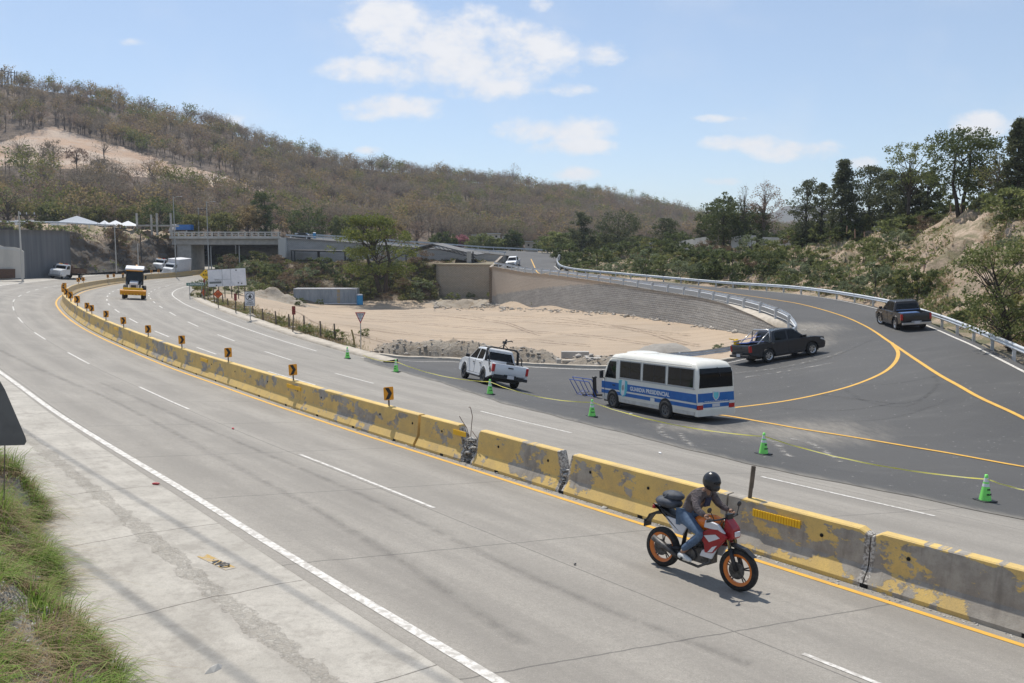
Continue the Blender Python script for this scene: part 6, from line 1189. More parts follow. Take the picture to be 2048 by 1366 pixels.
for x in (-12, 11): g = MB(); g.tube([(x * k, .03, -.3), (x * k, .03, 34 * k)], .04, 6); g.build('post', M_GPOST, o)
p_ = board('panel', rrect(36 * k, 6.4 * k, 0, 34.5 * k, .05), M_SWHITE, o, -.02, .02); board('panel_field', rrect(35.2 * k, 5.6 * k, 0, 34.5 * k, .04), M_GREEN, p_, -.026, .006); text('0 GUATEMALA 0', 4.2 * k, M_SWHITE, p_, (0, -.032, 34.5 * k), (math.pi / 2, 0, 0), bold=.012, sx=.98)
Zb = 104; bb_ = thing('billboard', 'large torn blank white billboard with one grey strip standing beside the bend', 'billboard'); q4 = [at(415, 540, Zb), at(490, 536, Zb + 1), at(492.5, 570.5, Zb + 1), at(417, 574, Zb)]
def lerp2(u, v): return (q4[0].lerp(q4[1], u)).lerp(q4[3].lerp(q4[2], u), v)
g = MB(); g.add(q4 + [q + Vector((0, .12, 0)) for q in q4], [(0, 1, 2, 3), (4, 5, 6, 7), (0, 1, 5, 4), (1, 2, 6, 5), (2, 3, 7, 6), (3, 0, 4, 7)]); pn = g.build('panel', mat('torn_white_sheet', (.78, .79, .82), (.66, .68, .72), 1.2, .6, coord='World'), bb_)
def patch_(u0, u1, v0, v1, nm, m, dy=.012): g = MB(); a = [lerp2(u, v) - Vector((0, dy, 0)) for u, v in ((u0, v0), (u1, v0), (u1, v1), (u0, v1))]; g.add(a + [x + Vector((0, dy * .8, 0)) for x in a], [(0, 1, 2, 3), (4, 5, 6, 7), (0, 1, 5, 4), (1, 2, 6, 5), (2, 3, 7, 6), (3, 0, 4, 7)]); g.build(nm, m, pn)
M_GSTR = mat('grey_strip', (.16, .18, .18), rough=.6); patch_(.03, .35, .70, .82, 'grey_strip', M_GSTR)
for u in (.375, .60): patch_(u, u + .006, 0, 1, 'seam', M_GSTR)
patch_(.375, .6, .60, .61, 'seam', M_GSTR); [patch_(u, u + .03, v, v + .07, 'tear', M_SBLACK) for u, v in ((.74, .06), (.78, .80), (.87, .84), (.2, .9))]; patch_(.55, .61, .86, 1.02, 'loose_flap', M_SWHITE, .05)
p = lerp2(.19, .60); t_ = text('GUATEMALA', .28, M_GSTR, pn, p - Vector((0, .03, 0)), (math.pi / 2, 0, 0), bold=0)
for u in (.02, .12, .26, .42, .6, .78, .95): q = lerp2(u, 1); g = MB(); g.tube([q + Vector((0, .1, .4)), Vector((q.x, q.y + .1, q.z - 2.6))], .06, 6); g.build('post', M_POST, bb_)
# back of the big sign at the left edge
Zg = 4.3; a = [at(-260, 700, Zg), at(-60, 640, Zg), at(0, 762, Zg), at(10, 779, Zg), at(51, 874, Zg), at(53, 883, Zg), at(49, 890, Zg), at(-220, 898, Zg)]; rs = thing('road_sign', 'dark grey back of a large road sign at the left edge of the foreground', 'road sign')
g = MB(); g.add(a + [v + Vector((-.03, .03, 0)) for v in a], [tuple(range(8)), tuple(range(8, 16))] + [(i, (i + 1) % 8, 8 + (i + 1) % 8, 8 + i) for i in range(8)]); g.build('panel', mat('dull_sign_back', (.115, .115, .11), (.085, .085, .082), 6, .55, coord='World'), rs); g = MB(); g.tube([at(10, 880, Zg + .08), at(8, 1000, Zg + .08)], .003, 6); g.tube([at(-100, 800, Zg + .08), at(-110, 1200, Zg + .08)], .04, 8); g.build('post', M_POST, rs)

# ------------------------------------------------------------------ lot: posts, container, toilet, culvert, berm
fps = [(416,602,29),(429,608,18),(433,609,13),(446,608,19),(456,614,17),(489,624,21),(505,634,25),(526,645,28),(552,652,30),(578,656,28),(608,660,29),(641,675,33),(669,678,31),(710,692,33)]
for i, (px, py, h) in enumerate(fps):
    p = gpt(px, py); k = p.y / F; H = h * k; g = MB(); rr_ = random.Random(i); lx = rr_.uniform(-.06, .06) if i < 13 else -.22; g.tube([(0, 0, -.3), (lx * .5 + .02, 0, H * .5), (lx, 0, H)], [.075, .065, .055], 7); o = g.build('fence_post', M_WOOD if i < 13 else mat('yellowed_wood', (.30, .24, .10), rough=.9), loc=p); tag(o, 'weathered wooden fence post along the verge of the dirt lot' if i < 13 else 'leaning yellowish wooden stump beside the yield sign', 'fence post', 'wooden fence posts along the verge' if i < 13 else None)
ct = gpt(651, 608); cz0 = g1(ct.x, ct.y); L_, Hc = 126 * ct.y / F, 31 * ct.y / F; con = thing('shipping_container', 'long faded grey-blue corrugated container standing at the back of the dirt lot', 'container', (ct.x, ct.y, min(ct.z, cz0)), face_cam(ct.x, ct.y, R(-14)))
g = MB(); n = 34; hw_ = L_ / 2; prof = []
for i in range(n): x = -hw_ + L_ * i / n; st_ = L_ / n; prof += [(x, 0), (x + st_ * .35, 0), (x + st_ * .5, .05), (x + st_ * .85, .05)]
prof.append((hw_, 0)); g.v = [(x, y, z) for z in (.12, Hc - .12) for x, y in prof]; m_ = len(prof); g.f = [(i, i + 1, m_ + i + 1, m_ + i) for i in range(m_ - 1)]; g.m = [0] * len(g.f); g.build('corrugated_side', M_CONT, con)
g = MB(); g.box((0, 1.25, Hc / 2), (L_ - .02, 2.38, Hc - .06)); g.build('body', M_CONT, con); g = MB(); g.box((0, .03, Hc - .06), (L_ + .04, .14, .13)); g.box((0, .03, .08), (L_ + .04, .14, .16)); g.box((0, 1.25, Hc + .0), (L_ + .04, 2.5, .04)); g.build('roof_rail', M_SWHITE, con)
g = MB(); g.box((hw_ * .42, -.005, Hc / 2), (.5, .02, Hc - .3)); g.build('stained_panel', M_RUSTY, con)
for x in (-hw_, hw_): g = MB(); g.box((x, .06, Hc / 2), (.16, .16, Hc)); g.build('corner_post', M_CONT, con)
def toilet(p, sc, label, off=0):
    o = thing('portable_toilet', label, 'portable toilet', p, face_cam(p[0], p[1], off)); o.scale = (sc,) * 3; g = MB(); g.box((0, .55, 1.0), (1.1, 1.1, 1.95), taper=.94); g.build('cabin', M_TOIL, o, bevel=.04); g = MB(); g.add([(-.6, -.05, 1.97), (.6, -.05, 1.97), (.6, 1.15, 1.97), (-.6, 1.15, 1.97), (-.4, .2, 2.2), (.4, .2, 2.2), (.4, .9, 2.2), (-.4, .9, 2.2)], [(0, 1, 5, 4), (1, 2, 6, 5), (2, 3, 7, 6), (3, 0, 4, 7), (4, 5, 6, 7)]); g.build('roof', M_SWHITE, o)
    g = MB(); g.box((-.05, -.005, .98), (.74, .03, 1.75)); d_ = g.build('door', mat('blue_toilet_door', (.035, .31, .60), rough=.4), o, bevel=.01); g = MB(); g.box((.24, -.03, 1.05), (.05, .03, .14)); g.build('handle', M_BLACK, d_); return o
p = gpt(721, 610); toilet((p.x, p.y, p.z), .86, 'blue portable toilet at the right end of the container', R(18)); p = at(629, 477, 188); toilet((p.x, p.y, p.z), .62, 'small blue and white portable toilet on the road above the grey wall')
cu = thing('culvert_headwall', 'low pale concrete culvert headwall beside the lot kerb left of the minibus', 'culvert'); 
for i, (a, b, y0_, y1_, dz, m) in enumerate([(1113, 1123, 731, 716, 0, M_CONC), (1123, 1181, 731, 719, .25, M_PAD), (1172, 1206, 733, 714, .8, M_CONC), (1120, 1186, 719, 716, .9, M_CONC)]):
    k = 49 / F; p = gz((a + b) / 2, y0_ + 1, .45); g = MB(); hh = (y0_ - y1_) * k if i < 3 else .34; g.box((p.x + 0, p.y + .4 + dz, .35 + hh / 2 + (.12 if i == 3 else 0)), ((b - a) * k, .5 if i != 2 else 1.3, hh + .15)); g.build('concrete_block', m, cu, bevel=.02)
# kerbs: pale poured strip round the lot
def kerb(name, P, w_, h_, m, zf, lbl): 
    A, S = resample(catmull([Vector((p[0], p[1], 0)) for p in P], 8), .6); t = np.gradient(A[:, :2], axis=0); t /= np.linalg.norm(t, axis=1)[:, None]; n = np.c_[-t[:, 1], t[:, 0]]; V_ = []
    for (o_, z) in ((0, -.1), (0, h_), (w_, h_ + .02), (w_, -.2)): q = A[:, :2] + n * o_; V_.append(np.c_[q, zf(A[:, 0], A[:, 1]) + z + (nfield(q[:, 0], q[:, 1], 2, 4) * .03)])
    o = npmesh(name, np.concatenate(V_), grid_faces(4, len(A)), m, kind='structure'); o['label'] = lbl
kerb('kerb', [tuple(p[:2]) for p in KRB[::-1]][::-1], .35, .13, M_PAD, ztop, 'pale kerb between asphalt and lot')
kerb('kerb', [tuple(hw(s, 12.45)[:2]) for s in np.linspace(SJ1 - 1, SJ1 + 62, 30)][::-1], 1.0, .10, M_PAD, lambda x, y: hw(*sdist(x, y))[:, 2], 'pale concrete gutter along the inner verge')
kp = [Vector((q.x, q.y)) for q in KRB]; 
def berm(px0, px1, hgt, wid, m, seed, lbl, base=kerb and 0):
    A, S = resample(catmull(KRB, 10), .35); pj = project(A)[0]; A = A[(pj > px0) & (pj < px1)]; n = len(A); t = np.gradient(A[:, :2], axis=0); t /= np.linalg.norm(t, axis=1)[:, None] + 1e-9; nn = np.c_[-t[:, 1], t[:, 0]]; V_ = []
    offs = np.linspace(0, 1, 16); u = np.linspace(0, 1, n); e = np.clip(np.minimum(u, 1 - u) * 8, 0, 1)
    for a in offs:
        q = A[:, :2] + nn * (.4 + a * wid); h = np.interp(a, [0, .12, .3, .55, 1], [0, .62, 1, .8, 0]) * hgt * e * (1 + .3 * nfield(A[:, 0], A[:, 1], 6, seed)); h = h + nfield(q[:, 0], q[:, 1], .9, seed + 1, 5, .65) * .16 * (a > 0); z0_ = gzf(q[:, 0], q[:, 1]); V_.append(np.c_[q, z0_ - .08 + h])
    o = npmesh('earth_berm', np.concatenate(V_), grid_faces(16, n), m, kind='structure'); o['label'] = lbl; return np.array(V_)
B1 = berm(735, 1112, 1.05, 4.6, M_RUB, 3, 'rubble berm along the lot edge'); B2 = berm(1100, 1330, .55, 5, M_RUB, 5, 'low rubble berm behind the culvert')
rg = np.random.default_rng(9)
q = B1.reshape(-1, 3); rocks('rubble', [tuple(q[i] + rg.uniform(-.15, .15, 3) * [1, 1, .3]) for i in rg.integers(0, len(q), 900)], .085, mat('pale_rubble', (.46, .42, .37), (.30, .26, .21), 2, .95, .4, coord='World'), 'pale broken rubble lying on the earth berm', 'rubble', seed=4)
q = B2.reshape(-1, 3); P = [tuple(q[i] + rg.uniform(-.15, .15, 3) * [1, 1, .3]) for i in rg.integers(0, len(q), 300)]
for k in range(900): s_ = rg.uniform(SJ1 - 2, SJ1 + 55); d_ = 13.3 + abs(rg.normal(0, 1.1)); w3_ = hw(s_, d_); P.append((w3_[0], w3_[1], g1(w3_[0], w3_[1]) + .02))
rocks('rubble', P, .12, MATS['pale_rubble'], 'pale stones strewn along the verge of the lot', 'rubble', seed=5)
g = MB(); pp = [gpt(px, 709) for px in (1275, 1415)]; 
V_, F2 = [], []; gx_, gy_ = np.meshgrid(np.linspace(0, 1, 40), np.linspace(0, 1, 24)); cxm, cym = (pp[0] + pp[1]) / 2, 0; xs_ = pp[0].x + (pp[1].x - pp[0].x) * gx_; ys_ = pp[0].y - 1.2 + 4 * gy_ + 1.0 * gx_; hh = np.clip(1 - (2 * gx_ - 1) ** 2, 0, 1) * np.clip(1 - (2 * gy_ - 1) ** 2, 0, 1); zz = gzf(xs_.ravel(), ys_.ravel()).reshape(xs_.shape) - .05 + .62 * hh ** .8 * (1 + .2 * nfield(xs_, ys_, 2, 8)); o = npmesh('gravel_heap', np.stack([xs_.ravel(), ys_.ravel(), zz.ravel()], 1), grid_faces(24, 40), mat('grey_gravel', (.36, .33, .29), (.27, .25, .22), 30, .95, .5, coord='World')); tag(o, 'grey gravel heap on the lot behind the minibus roof', 'gravel heap'); o['kind'] = 'thing'
P = []
for k in range(1500):
    px = rg.uniform(868, 1010) if k % 3 else rg.uniform(1000, 1560); w_ = g1; q = gpt(px, (606 if px < 1000 else np.interp(px, [1000, 1240, 1560], [614, 626, 672])) + abs(rg.normal(0, 5 if px < 1000 else 3))); P.append((q.x, q.y, q.z + .02))
rocks('rubble', P, .16, MATS['pale_rubble'], 'pale stones scattered at the foot of the block walls', 'rubble', seed=15)
hp = gpt(925, 612); gx_, gy_ = np.meshgrid(np.linspace(-9, 8, 50), np.linspace(-3, 6, 26)); hh = np.exp(-(gx_ / 4.5) ** 2) * np.exp(-((gy_ - 1.5) / 2.2) ** 2); zz = gzf((hp.x + gx_).ravel(), (hp.y + gy_).ravel()).reshape(gx_.shape) - .1 + .8 * hh * (1 + .3 * nfield(gx_, gy_, 3, 8)) + .12 * nfield(gx_, gy_, 1.2, 9); o = npmesh('spoil_heap', np.stack([(hp.x + gx_).ravel(), (hp.y + gy_).ravel(), zz.ravel()], 1), grid_faces(26, 50), M_RUB, smooth=True); tag(o, 'pale spoil heap with weeds in front of the lower tan block wall', 'spoil heap'); o['kind'] = 'thing'
hp = gpt(548, 600); hh = np.exp(-(gx_ / 4.) ** 2) * np.exp(-((gy_ - 1.5) / 2.) ** 2); zz = gzf((hp.x + gx_).ravel(), (hp.y + gy_).ravel()).reshape(gx_.shape) - .1 + 1.7 * hh * (1 + .3 * nfield(gx_, gy_, 3, 18)); o = npmesh('spoil_heap', np.stack([(hp.x + gx_).ravel(), (hp.y + gy_).ravel(), zz.ravel()], 1), grid_faces(26, 50), M_RUB, smooth=True); tag(o, 'tan spoil heap left of the container', 'spoil heap'); o['kind'] = 'thing'
ktrk = NB('wheel_rut'); ktrk.fin((.27, .20, .145), .95); alpha_mat(ktrk, .8, 1.6, .35, .65)
for k_, pts_ in enumerate([[(600,622),(760,640),(950,655),(1150,668),(1330,690)],[(560,612),(740,628),(960,640),(1180,650),(1380,668)],[(640,648),(800,664),(1000,676),(1180,690)],[(700,618),(820,624),(980,640),(1080,668)],[(880,625),(1060,634),(1240,652),(1400,690)],[(560,632),(640,650),(760,680),(900,690)]]):
    for o_ in (0, 4): strip('tyre_mark', [tuple(gpt(q[0], q[1] + o_)[:2]) for q in pts_], .42, ktrk.m, .03, zf=lambda x, y: gzf(x, y), kind='structure')
# small litter
for k, (px, py, m, lb, f_) in enumerate([(312, 969, M_SRED, 'crushed red can lying on the white edge line', onhw), (428, 1339, M_CONCL, 'pale stone on the shoulder near the bottom edge', onhw), (466, 858, M_SRED, 'tiny red scrap on the near lane', onhw), (1262, 829, M_WPAINT, 'white scrap on the asphalt before the bus', onasp), (1150, 1130, M_BLACK, 'small dark pebble on the near lane', onhw), (1320, 907, M_WPAINT, 'thin white scrap on the inner lanes', onhw)]):
    x, y = f_(px, py); z = hwz(x, y) if f_ is onhw else zt(x, y) + .014; g = MB(); (ellip(g, (0, 0, .02), (.085, .035, .025) if k != 4 else (.03, .02, .012), 6) if k != 1 else g.add([(-.13, .0, .0), (-.05, -.055, 0), (.06, -.05, 0), (.12, .01, 0), (.03, .055, 0), (-.07, .05, 0), (-.05, 0, .045), (.05, -.01, .055), (.01, .025, .04)], [(0, 1, 6), (1, 2, 7), (1, 7, 6), (2, 3, 7), (3, 4, 8), (3, 8, 7), (4, 5, 8), (5, 6, 8), (6, 7, 8), (5, 0, 6), (5, 4, 3, 2, 1, 0)])); o = g.build('litter' if k != 1 else 'stone', m, loc=(x, y, z), rot=(0, 0, k)); tag(o, lb, 'litter' if k != 1 else 'stone'); o['kind'] = 'thing'
# faded stencil on the shoulder
x, y = onhw(430, 1125); st_ = text('BRAVO', .20, M_SBLACK, hwy, (0, 0, 0), (0, 0, 0), 'stencil_lettering', bold=.006); st_.location = (x, y, hwz(x, y) + .006); st_.rotation_euler = (0, R(-3), math.atan2(*(np.array(onhw(455, 1137)) - np.array(onhw(408, 1118)))[::-1])); 
yb = strip('stencil_ground', [onhw(405, 1111), onhw(462, 1138)], .18, mat('faded_yellow_paint', (.45, .30, .10), (.40, .36, .30), 9, .9, coord='World', lo=.45, hi=.55), .003, parent=hwy, zf=lambda x, y: hw(*sdist(x, y))[:, 2])

# ------------------------------------------------------------------ vegetation
def leaves(C_, size, rg, asp=.5, up=.0):            # quads at centres C_ with random orientation
    n = len(C_); a = rg.normal(size=(n, 3)); a[:, 2] += up; a /= np.linalg.norm(a, axis=1)[:, None]; b = rg.normal(size=(n, 3)); b -= a * (a * b).sum(1)[:, None]; b /= np.linalg.norm(b, axis=1)[:, None]
    sz = size * rg.uniform(.6, 1.4, n)[:, None]; a = a * sz; b = b * sz * asp
    V_ = np.stack([C_ - a, C_ + b, C_ + a, C_ - b], 1).reshape(-1, 3); return V_, (np.arange(n)[:, None] * 4 + np.arange(4))
def crown_pts(shape, H, W, K, n, rc, rg, base):
    c = []
    while len(c) < K:
        u = rg.uniform(-1, 1, 3)
        if shape == 'round' and (u @ u > 1 or u @ u < .12): continue
        if shape == 'broad': 
            if u[0] ** 2 + u[1] ** 2 > 1: continue
            u[2] = u[2] * .95 - .15 * (u[0] ** 2 + u[1] ** 2)
            if u @ u < .2: continue
        if shape == 'flat':
            if u[0] ** 2 + u[1] ** 2 > 1: continue
            lay = rg.choice([-.75, -.2, .3, .75]); wl = {-.75: .8, -.2: 1., .3: .75, .75: .42}[lay]; u[:2] *= wl; u[2] = lay + rg.uniform(-.12, .12)
        if shape == 'cone':
            if abs(u[0]) ** 2 + u[1] ** 2 > 1: continue
            t = (u[2] + 1) / 2; u[:2] *= (1 - t) ** .8 * (.55 + .45 * rg.uniform(.4, 1)) + .06
        if shape == 'column':
            if u[0] ** 2 + u[1] ** 2 > 1: continue
            u[:2] *= math.sqrt(max(.05, 1 - ((u[2] - .0)) ** 2)) * .9
        c.append(u)
    c = np.array(c); zc = base + (H - base) / 2; C0 = np.c_[c[:, 0] * W / 2, c[:, 1] * W / 2, zc + c[:, 2] * (H - base) / 2]
    d = rg.normal(size=(K, n, 3)); d /= np.linalg.norm(d, axis=2)[..., None]; d *= (rg.uniform(.15, 1, (K, n, 1)) ** .6) * rc * rg.uniform(.6, 1.35, (K, 1, 1)); d[..., 2] *= .62
    return C0, (C0[:, None] + d).reshape(-1, 3)
def tree(label, H, W, shape, lm, bark=None, K=50, n=45, leaf=.16, rc=None, base=.3, tr=None, lean=0, seed=1, asp=.5, name='tree', cat='tree', forks=1, twigs=0, limbs=22):
    rg = np.random.default_rng(seed); o = thing(name, label, cat); bark = bark or M_BARK; rc = rc or W * .13; b = base * H; tr = tr or H * .022
    C0, P = crown_pts(shape, H, W, K, n, rc, rg, b); g = MB(); top = Vector((lean, 0, H * .86)); mid = Vector((lean * .25 + rg.normal() * .02 * H, rg.normal() * .02 * H, H * .35))
    P[:, 0] += lean * (P[:, 2] / H) ** 1.2; C0[:, 0] += lean * (C0[:, 2] / H) ** 1.2
    for f in range(forks):
        dx = (f - (forks - 1) / 2) * W * .22; g.tube([(dx * .25, 0, -.6), (mid.x * .5 + dx * .5, mid.y, H * .17), (mid.x + dx, mid.y, mid.z), ((mid.x + top.x) / 2 + dx * 1.1, 0, H * .62), (top.x + dx * .8, 0, top.z)], [tr * 1.25, tr, tr * .8, tr * .5, tr * .12], 7)
    for k in rg.permutation(len(C0))[:limbs]:
        c = C0[k]; z0 = min(c[2] * rg.uniform(.45, .85), H * .75); t = z0 / H; s_ = Vector((lean * t ** 1.2 + mid.x * .6, mid.y * .6, z0)); m_ = s_.lerp(Vector(c), .5) + Vector((0, 0, .06 * H * rg.uniform(-.3, 1))); r0 = tr * .42 * (1 - t * .6); g.tube([s_, m_, Vector(c)], [r0, r0 * .6, r0 * .15], 5, cap=False)
        for q in range(twigs): e = Vector(c) + Vector(rg.normal(size=3)) * rc * .9; g.tube([m_.lerp(Vector(c), rg.uniform(.2, 1)), e], [r0 * .3, r0 * .08], 3, cap=False)
    g.build('trunk', bark, o, smooth=True); V_, F_ = leaves(P, leaf, rg, asp); npmesh('crown', V_, F_, lm, parent=o); return o
VH = 0
def put(proto, used, px, py, Y, label=None, group=None, sc=1., zoff=0, H=None, hpx=None, wscale=1.):
    o = copy_tree(proto) if used else proto; p = at(px, py, Y); o.location = (p.x, p.y, p.z + zoff); o.rotation_euler = (0, 0, random.uniform(0, 6.28)); s_ = (hpx * Y / F / H) if hpx else sc; o.scale = (s_ * wscale, s_ * wscale, s_)
    if label: o['label'] = label
    if group: o['group'] = group
    return o
# --- right bank trees: each its own
T_SPEC = [('tall broad dark tree on two trunks standing on the bank beside the tarp', 'broad', L_DARK, 1922, 420, 262, 92, 118, dict(K=115, n=60, leaf=.14, base=.3, forks=2, rc=1.0)),
 ('slender high-crowned tree with airy top left of the tall broad tree', 'broad', L_MID, 1815, 440, 291, 102, 80, dict(K=48, n=45, leaf=.13, base=.5, rc=.75, limbs=34)),
 ('dense pointed dark evergreen, tallest of the bank trees left of centre', 'cone', L_CON, 1683, 468, 326, 118, 80, dict(K=110, n=60, leaf=.15, base=.1, rc=.75)),
 ('dark evergreen with ragged top directly right of the pointed evergreen', 'column', L_CON, 1737, 462, 338, 120, 78, dict(K=90, n=55, leaf=.15, base=.12)),
 ('rounded dark evergreen behind the brow of the bank', 'column', L_CON, 1778, 455, 345, 114, 66, dict(K=80, n=50, leaf=.15, base=.12)),
 ('evergreen under the slender high-crowned tree', 'column', L_CON, 1812, 448, 350, 108, 62, dict(K=80, n=50, leaf=.15, base=.1)),
 ('narrow evergreen between the slender tree and the broad tree', 'column', L_CON, 1852, 436, 348, 105, 44, dict(K=70, n=45, leaf=.14, base=.1)),
 ('thin grey-green tree at the left end of the evergreen row', 'column', L_CON, 1612, 482, 362, 130, 62, dict(K=70, n=40, leaf=.15, base=.15, limbs=40)),
 ('second thin tree left of the pointed evergreen', 'column', L_CON, 1642, 478, 372, 126, 50, dict(K=60, n=40, leaf=.15, base=.12)),
 ('tall dark conifer at the right edge of the photo', 'cone', L_CON, 2030, 420, 246, 84, 70, dict(K=110, n=60, leaf=.14, base=.1)),
 ('conifer cropped by the right edge behind the tall dark conifer', 'cone', L_CON, 2062, 420, 262, 88, 80, dict(K=90, n=60, leaf=.14, base=.08)),
 ('pale dry half-bare tree between the broad tree and the right conifer', 'round', L_OLIVE, 1993, 425, 300, 86, 92, dict(K=50, n=22, leaf=.09, base=.25, bark=M_PALEBARK, twigs=3, limbs=44)),
 ('large rounded dark tree at the left end of the walled bank', 'round', L_DARK, 1448, 496, 398, 150, 92, dict(K=100, n=60, leaf=.17, base=.08)),
 ('dark tree right of the large rounded tree, lower and wider', 'round', L_DARK, 1500, 494, 418, 148, 86, dict(K=90, n=60, leaf=.17, base=.08)),
 ('tall pale tree with reddish-brown leaves rising above the rounded dark trees', 'round', L_RUSTY, 1528, 494, 364, 146, 66, dict(K=60, n=28, leaf=.12, base=.3, bark=M_PALEBARK, twigs=2, limbs=40)),
 ('bare grey tree with upright leafless branches beside the reddish tree', 'column', L_TWIG, 1486, 492, 374, 149, 34, dict(K=40, n=6, leaf=.10, base=.35, bark=M_PALEBARK, twigs=4, limbs=36)),
 ('dark crown rising behind the large rounded tree', 'round', L_DARK, 1446, 490, 388, 156, 48, dict(K=40, n=50, leaf=.17, base=.45)),
 ('small round tree left of the large rounded dark tree', 'round', L_CON, 1412, 500, 418, 160, 40, dict(K=50, n=50, leaf=.17, base=.05)),
 ('small dark tree in the gap before the far blue hill', 'round', L_DARK, 1578, 490, 452, 150, 54, dict(K=40, n=45, leaf=.17, base=.1)),
 ('feathery dark conifer behind the ramp, right of the curve', 'column', L_CON, 1162, 520, 428, 190, 46, dict(K=70, n=50, leaf=.2, base=.05)),
 ('wide feathery tree behind the far guardrail', 'round', L_CON, 1236, 512, 424, 186, 74, dict(K=80, n=50, leaf=.2, base=.08)),
 ('smaller feathery tree right of the wide one behind the guardrail', 'column', L_CON, 1330, 508, 440, 180, 52, dict(K=60, n=50, leaf=.2, base=.06))]
for i, (lb, shp_, lm, px, yb_, yt, Z, wpx, kw) in enumerate(T_SPEC):
    p = at(px, yb_, Z); H = (yb_ - yt) * Z / F + .4; kw = dict(kw); kw['base'] = kw.get('base', .1) * (.5 if lm is L_CON else 1); kw['K'] = int(kw['K'] * (1.5 if lm is L_CON else 1.2)); o = tree(lb, H, wpx * Z / F * (1.3 if lm is L_CON else 1.08), shp_, lm, seed=100 + i, **kw); o.location = (p.x, p.y, p.z - .4)
p = at(2046, 716, 41); o = tree('leafy roadside tree leaning in from the right edge below the bank', 242 * 41 / F, 150 * 41 / F, 'broad', L_MID, K=90, n=52, leaf=.085, base=.22, seed=77, lean=-1.4, rc=.55, limbs=40, twigs=1); o.location = (p.x + .3, p.y + 1.4, p.z - .2)
# --- big spreading tree behind the container, and trees along the hill foot
p = at(765, 572, 150); o = tree('large spreading yellow-green tree with leaning dark trunk behind the container', 150 * 150 / F, 190 * 150 / F, 'flat', L_ACA, K=210, n=60, leaf=.18, base=.16, tr=.34, lean=-2.2, seed=5, rc=1.25, limbs=60, forks=2); o.location = (p.x, p.y, p.z - .5)
M_SPEC = [('dark broad tree behind the bridge left end', L_DARK, 'round', 322, 470, 398, 205, 92), ('tall dark tree behind the bridge centre', L_DARK, 'column', 531, 478, 384, 212, 74), ('wide dark tree right of the tall one behind the bridge', L_DARK, 'round', 618, 480, 416, 214, 100), ('green tree behind the grey wall', L_MID, 'round', 690, 482, 430, 216, 60),
 ('yellow-leaved tree behind the bridge rail', L_OCHRE, 'round', 498, 476, 412, 208, 62), ('olive tree behind the bridge', L_OLIVE, 'round', 452, 474, 425, 208, 70), ('yellowish open tree behind the upper ramp', L_OCHRE, 'round', 776, 486, 436, 218, 58), ('reddish bare tree behind the upper ramp', L_RUSTY, 'round', 834, 492, 444, 220, 46), ('low dark tree behind the shed roof', L_DARK, 'round', 888, 502, 464, 216, 56), ('dark round tree behind the far guardrail', L_DARK, 'round', 1026, 506, 462, 222, 44),
 ('green shrubby tree left of the dark round one', L_MID, 'round', 962, 506, 470, 222, 64), ('green shrubby tree behind the ramp crest', L_MID, 'round', 1000, 508, 474, 222, 46), ('pink blossoming tree near the small houses', L_PINK, 'round', 920, 500, 470, 226, 36), ('olive tree above the cut slope', L_OLIVE, 'round', 392, 474, 430, 214, 60), ('dark green tree above the terrace at left', L_MID, 'round', 110, 458, 408, 214, 62), ('large bare brown tree at the far left above the terrace', L_TWIG, 'round', 16, 456, 372, 205, 100), ('olive bushy tree behind the white tents', L_OLIVE, 'round', 200, 458, 412, 216, 74), ('olive tree left of the dark broad tree', L_OLIVE, 'round', 264, 462, 414, 216, 60)]
for i, (lb, lm, shp_, px, yb_, yt, Z, wpx) in enumerate(M_SPEC):
    p = at(px, yb_, Z); bare = lm in (L_TWIG, L_RUSTY); H = (yb_ - yt) * Z / F + .8; o = tree(lb, H, wpx * Z / F, shp_, lm, seed=200 + i, K=70, n=16 if bare else 48, leaf=.26 if not bare else .2, asp=.5 if not bare else .2, base=.15 if lm in (L_DARK, L_MID) else .28, twigs=2 if bare else 0, limbs=40 if bare else 22); o.location = (p.x, p.y, p.z - .8)
# --- shrubs and small trees copied over banks
def shrub(lm, H, W, K, n, leaf, seed, label, name='shrub', bark=None, asp=.5): return tree(label, H, W, 'round', lm, bark=bark, K=K, n=n, leaf=leaf, base=.02, seed=seed, name=name, cat='shrub', limbs=6, tr=.03, asp=asp)
SHR = [(shrub(L_DARK, 1.6, 2.0, 22, 42, .085, 1, 'x'), 1.6), (shrub(L_MID, 1.5, 2.2, 22, 42, .085, 2, 'x'), 1.5), (shrub(L_PALE, 1.4, 2.0, 22, 38, .08, 3, 'x'), 1.4), (shrub(L_BROWN, 1.6, 2.0, 22, 38, .10, 4, 'x', asp=.2), 1.6), (shrub(L_OLIVE, 1.5, 1.8, 20, 38, .085, 5, 'x'), 1.5)]
slab = ['dark green leafy shrub', 'bright green leafy shrub', 'grey-green leafy shrub', 'dry brown brushy shrub', 'yellow-olive shrub']; used_ = [False] * 5
def scatter_on(G, n, kinds, where, seed, s0=.6, s1=1.5, filt=None, vmin=0, vmax=1):
    rg = np.random.default_rng(seed); nr, nc = G.shape[:2]; k = 0; tries = 0
    while k < n and tries < n * 30:
        tries += 1; i, j_ = rg.integers(int(vmin * nr), max(int(vmin * nr) + 1, int(vmax * nr) - 1)), rg.integers(2, nc - 2); p = G[i, j_]; px, py = project([p]); px, py = px[0], py[0]
        if px < -60 or px > 2110 or py > 1390 or (filt and not filt(px, py)): continue
        t = int(rg.choice(kinds)); pr, H = SHR[t]; o = copy_tree(pr) if used_[t] else pr; used_[t] = True; s_ = rg.uniform(s0, s1); o.location = (p[0], p[1], p[2] - .15 * s_); o.rotation_euler = (0, 0, rg.uniform(0, 6.28)); o.scale = (s_ * rg.uniform(.8, 1.3), s_, s_ * rg.uniform(.7, 1.15)); tag(o, slab[t] + ' growing ' + where, 'shrub', slab[t] + 's ' + where); k += 1
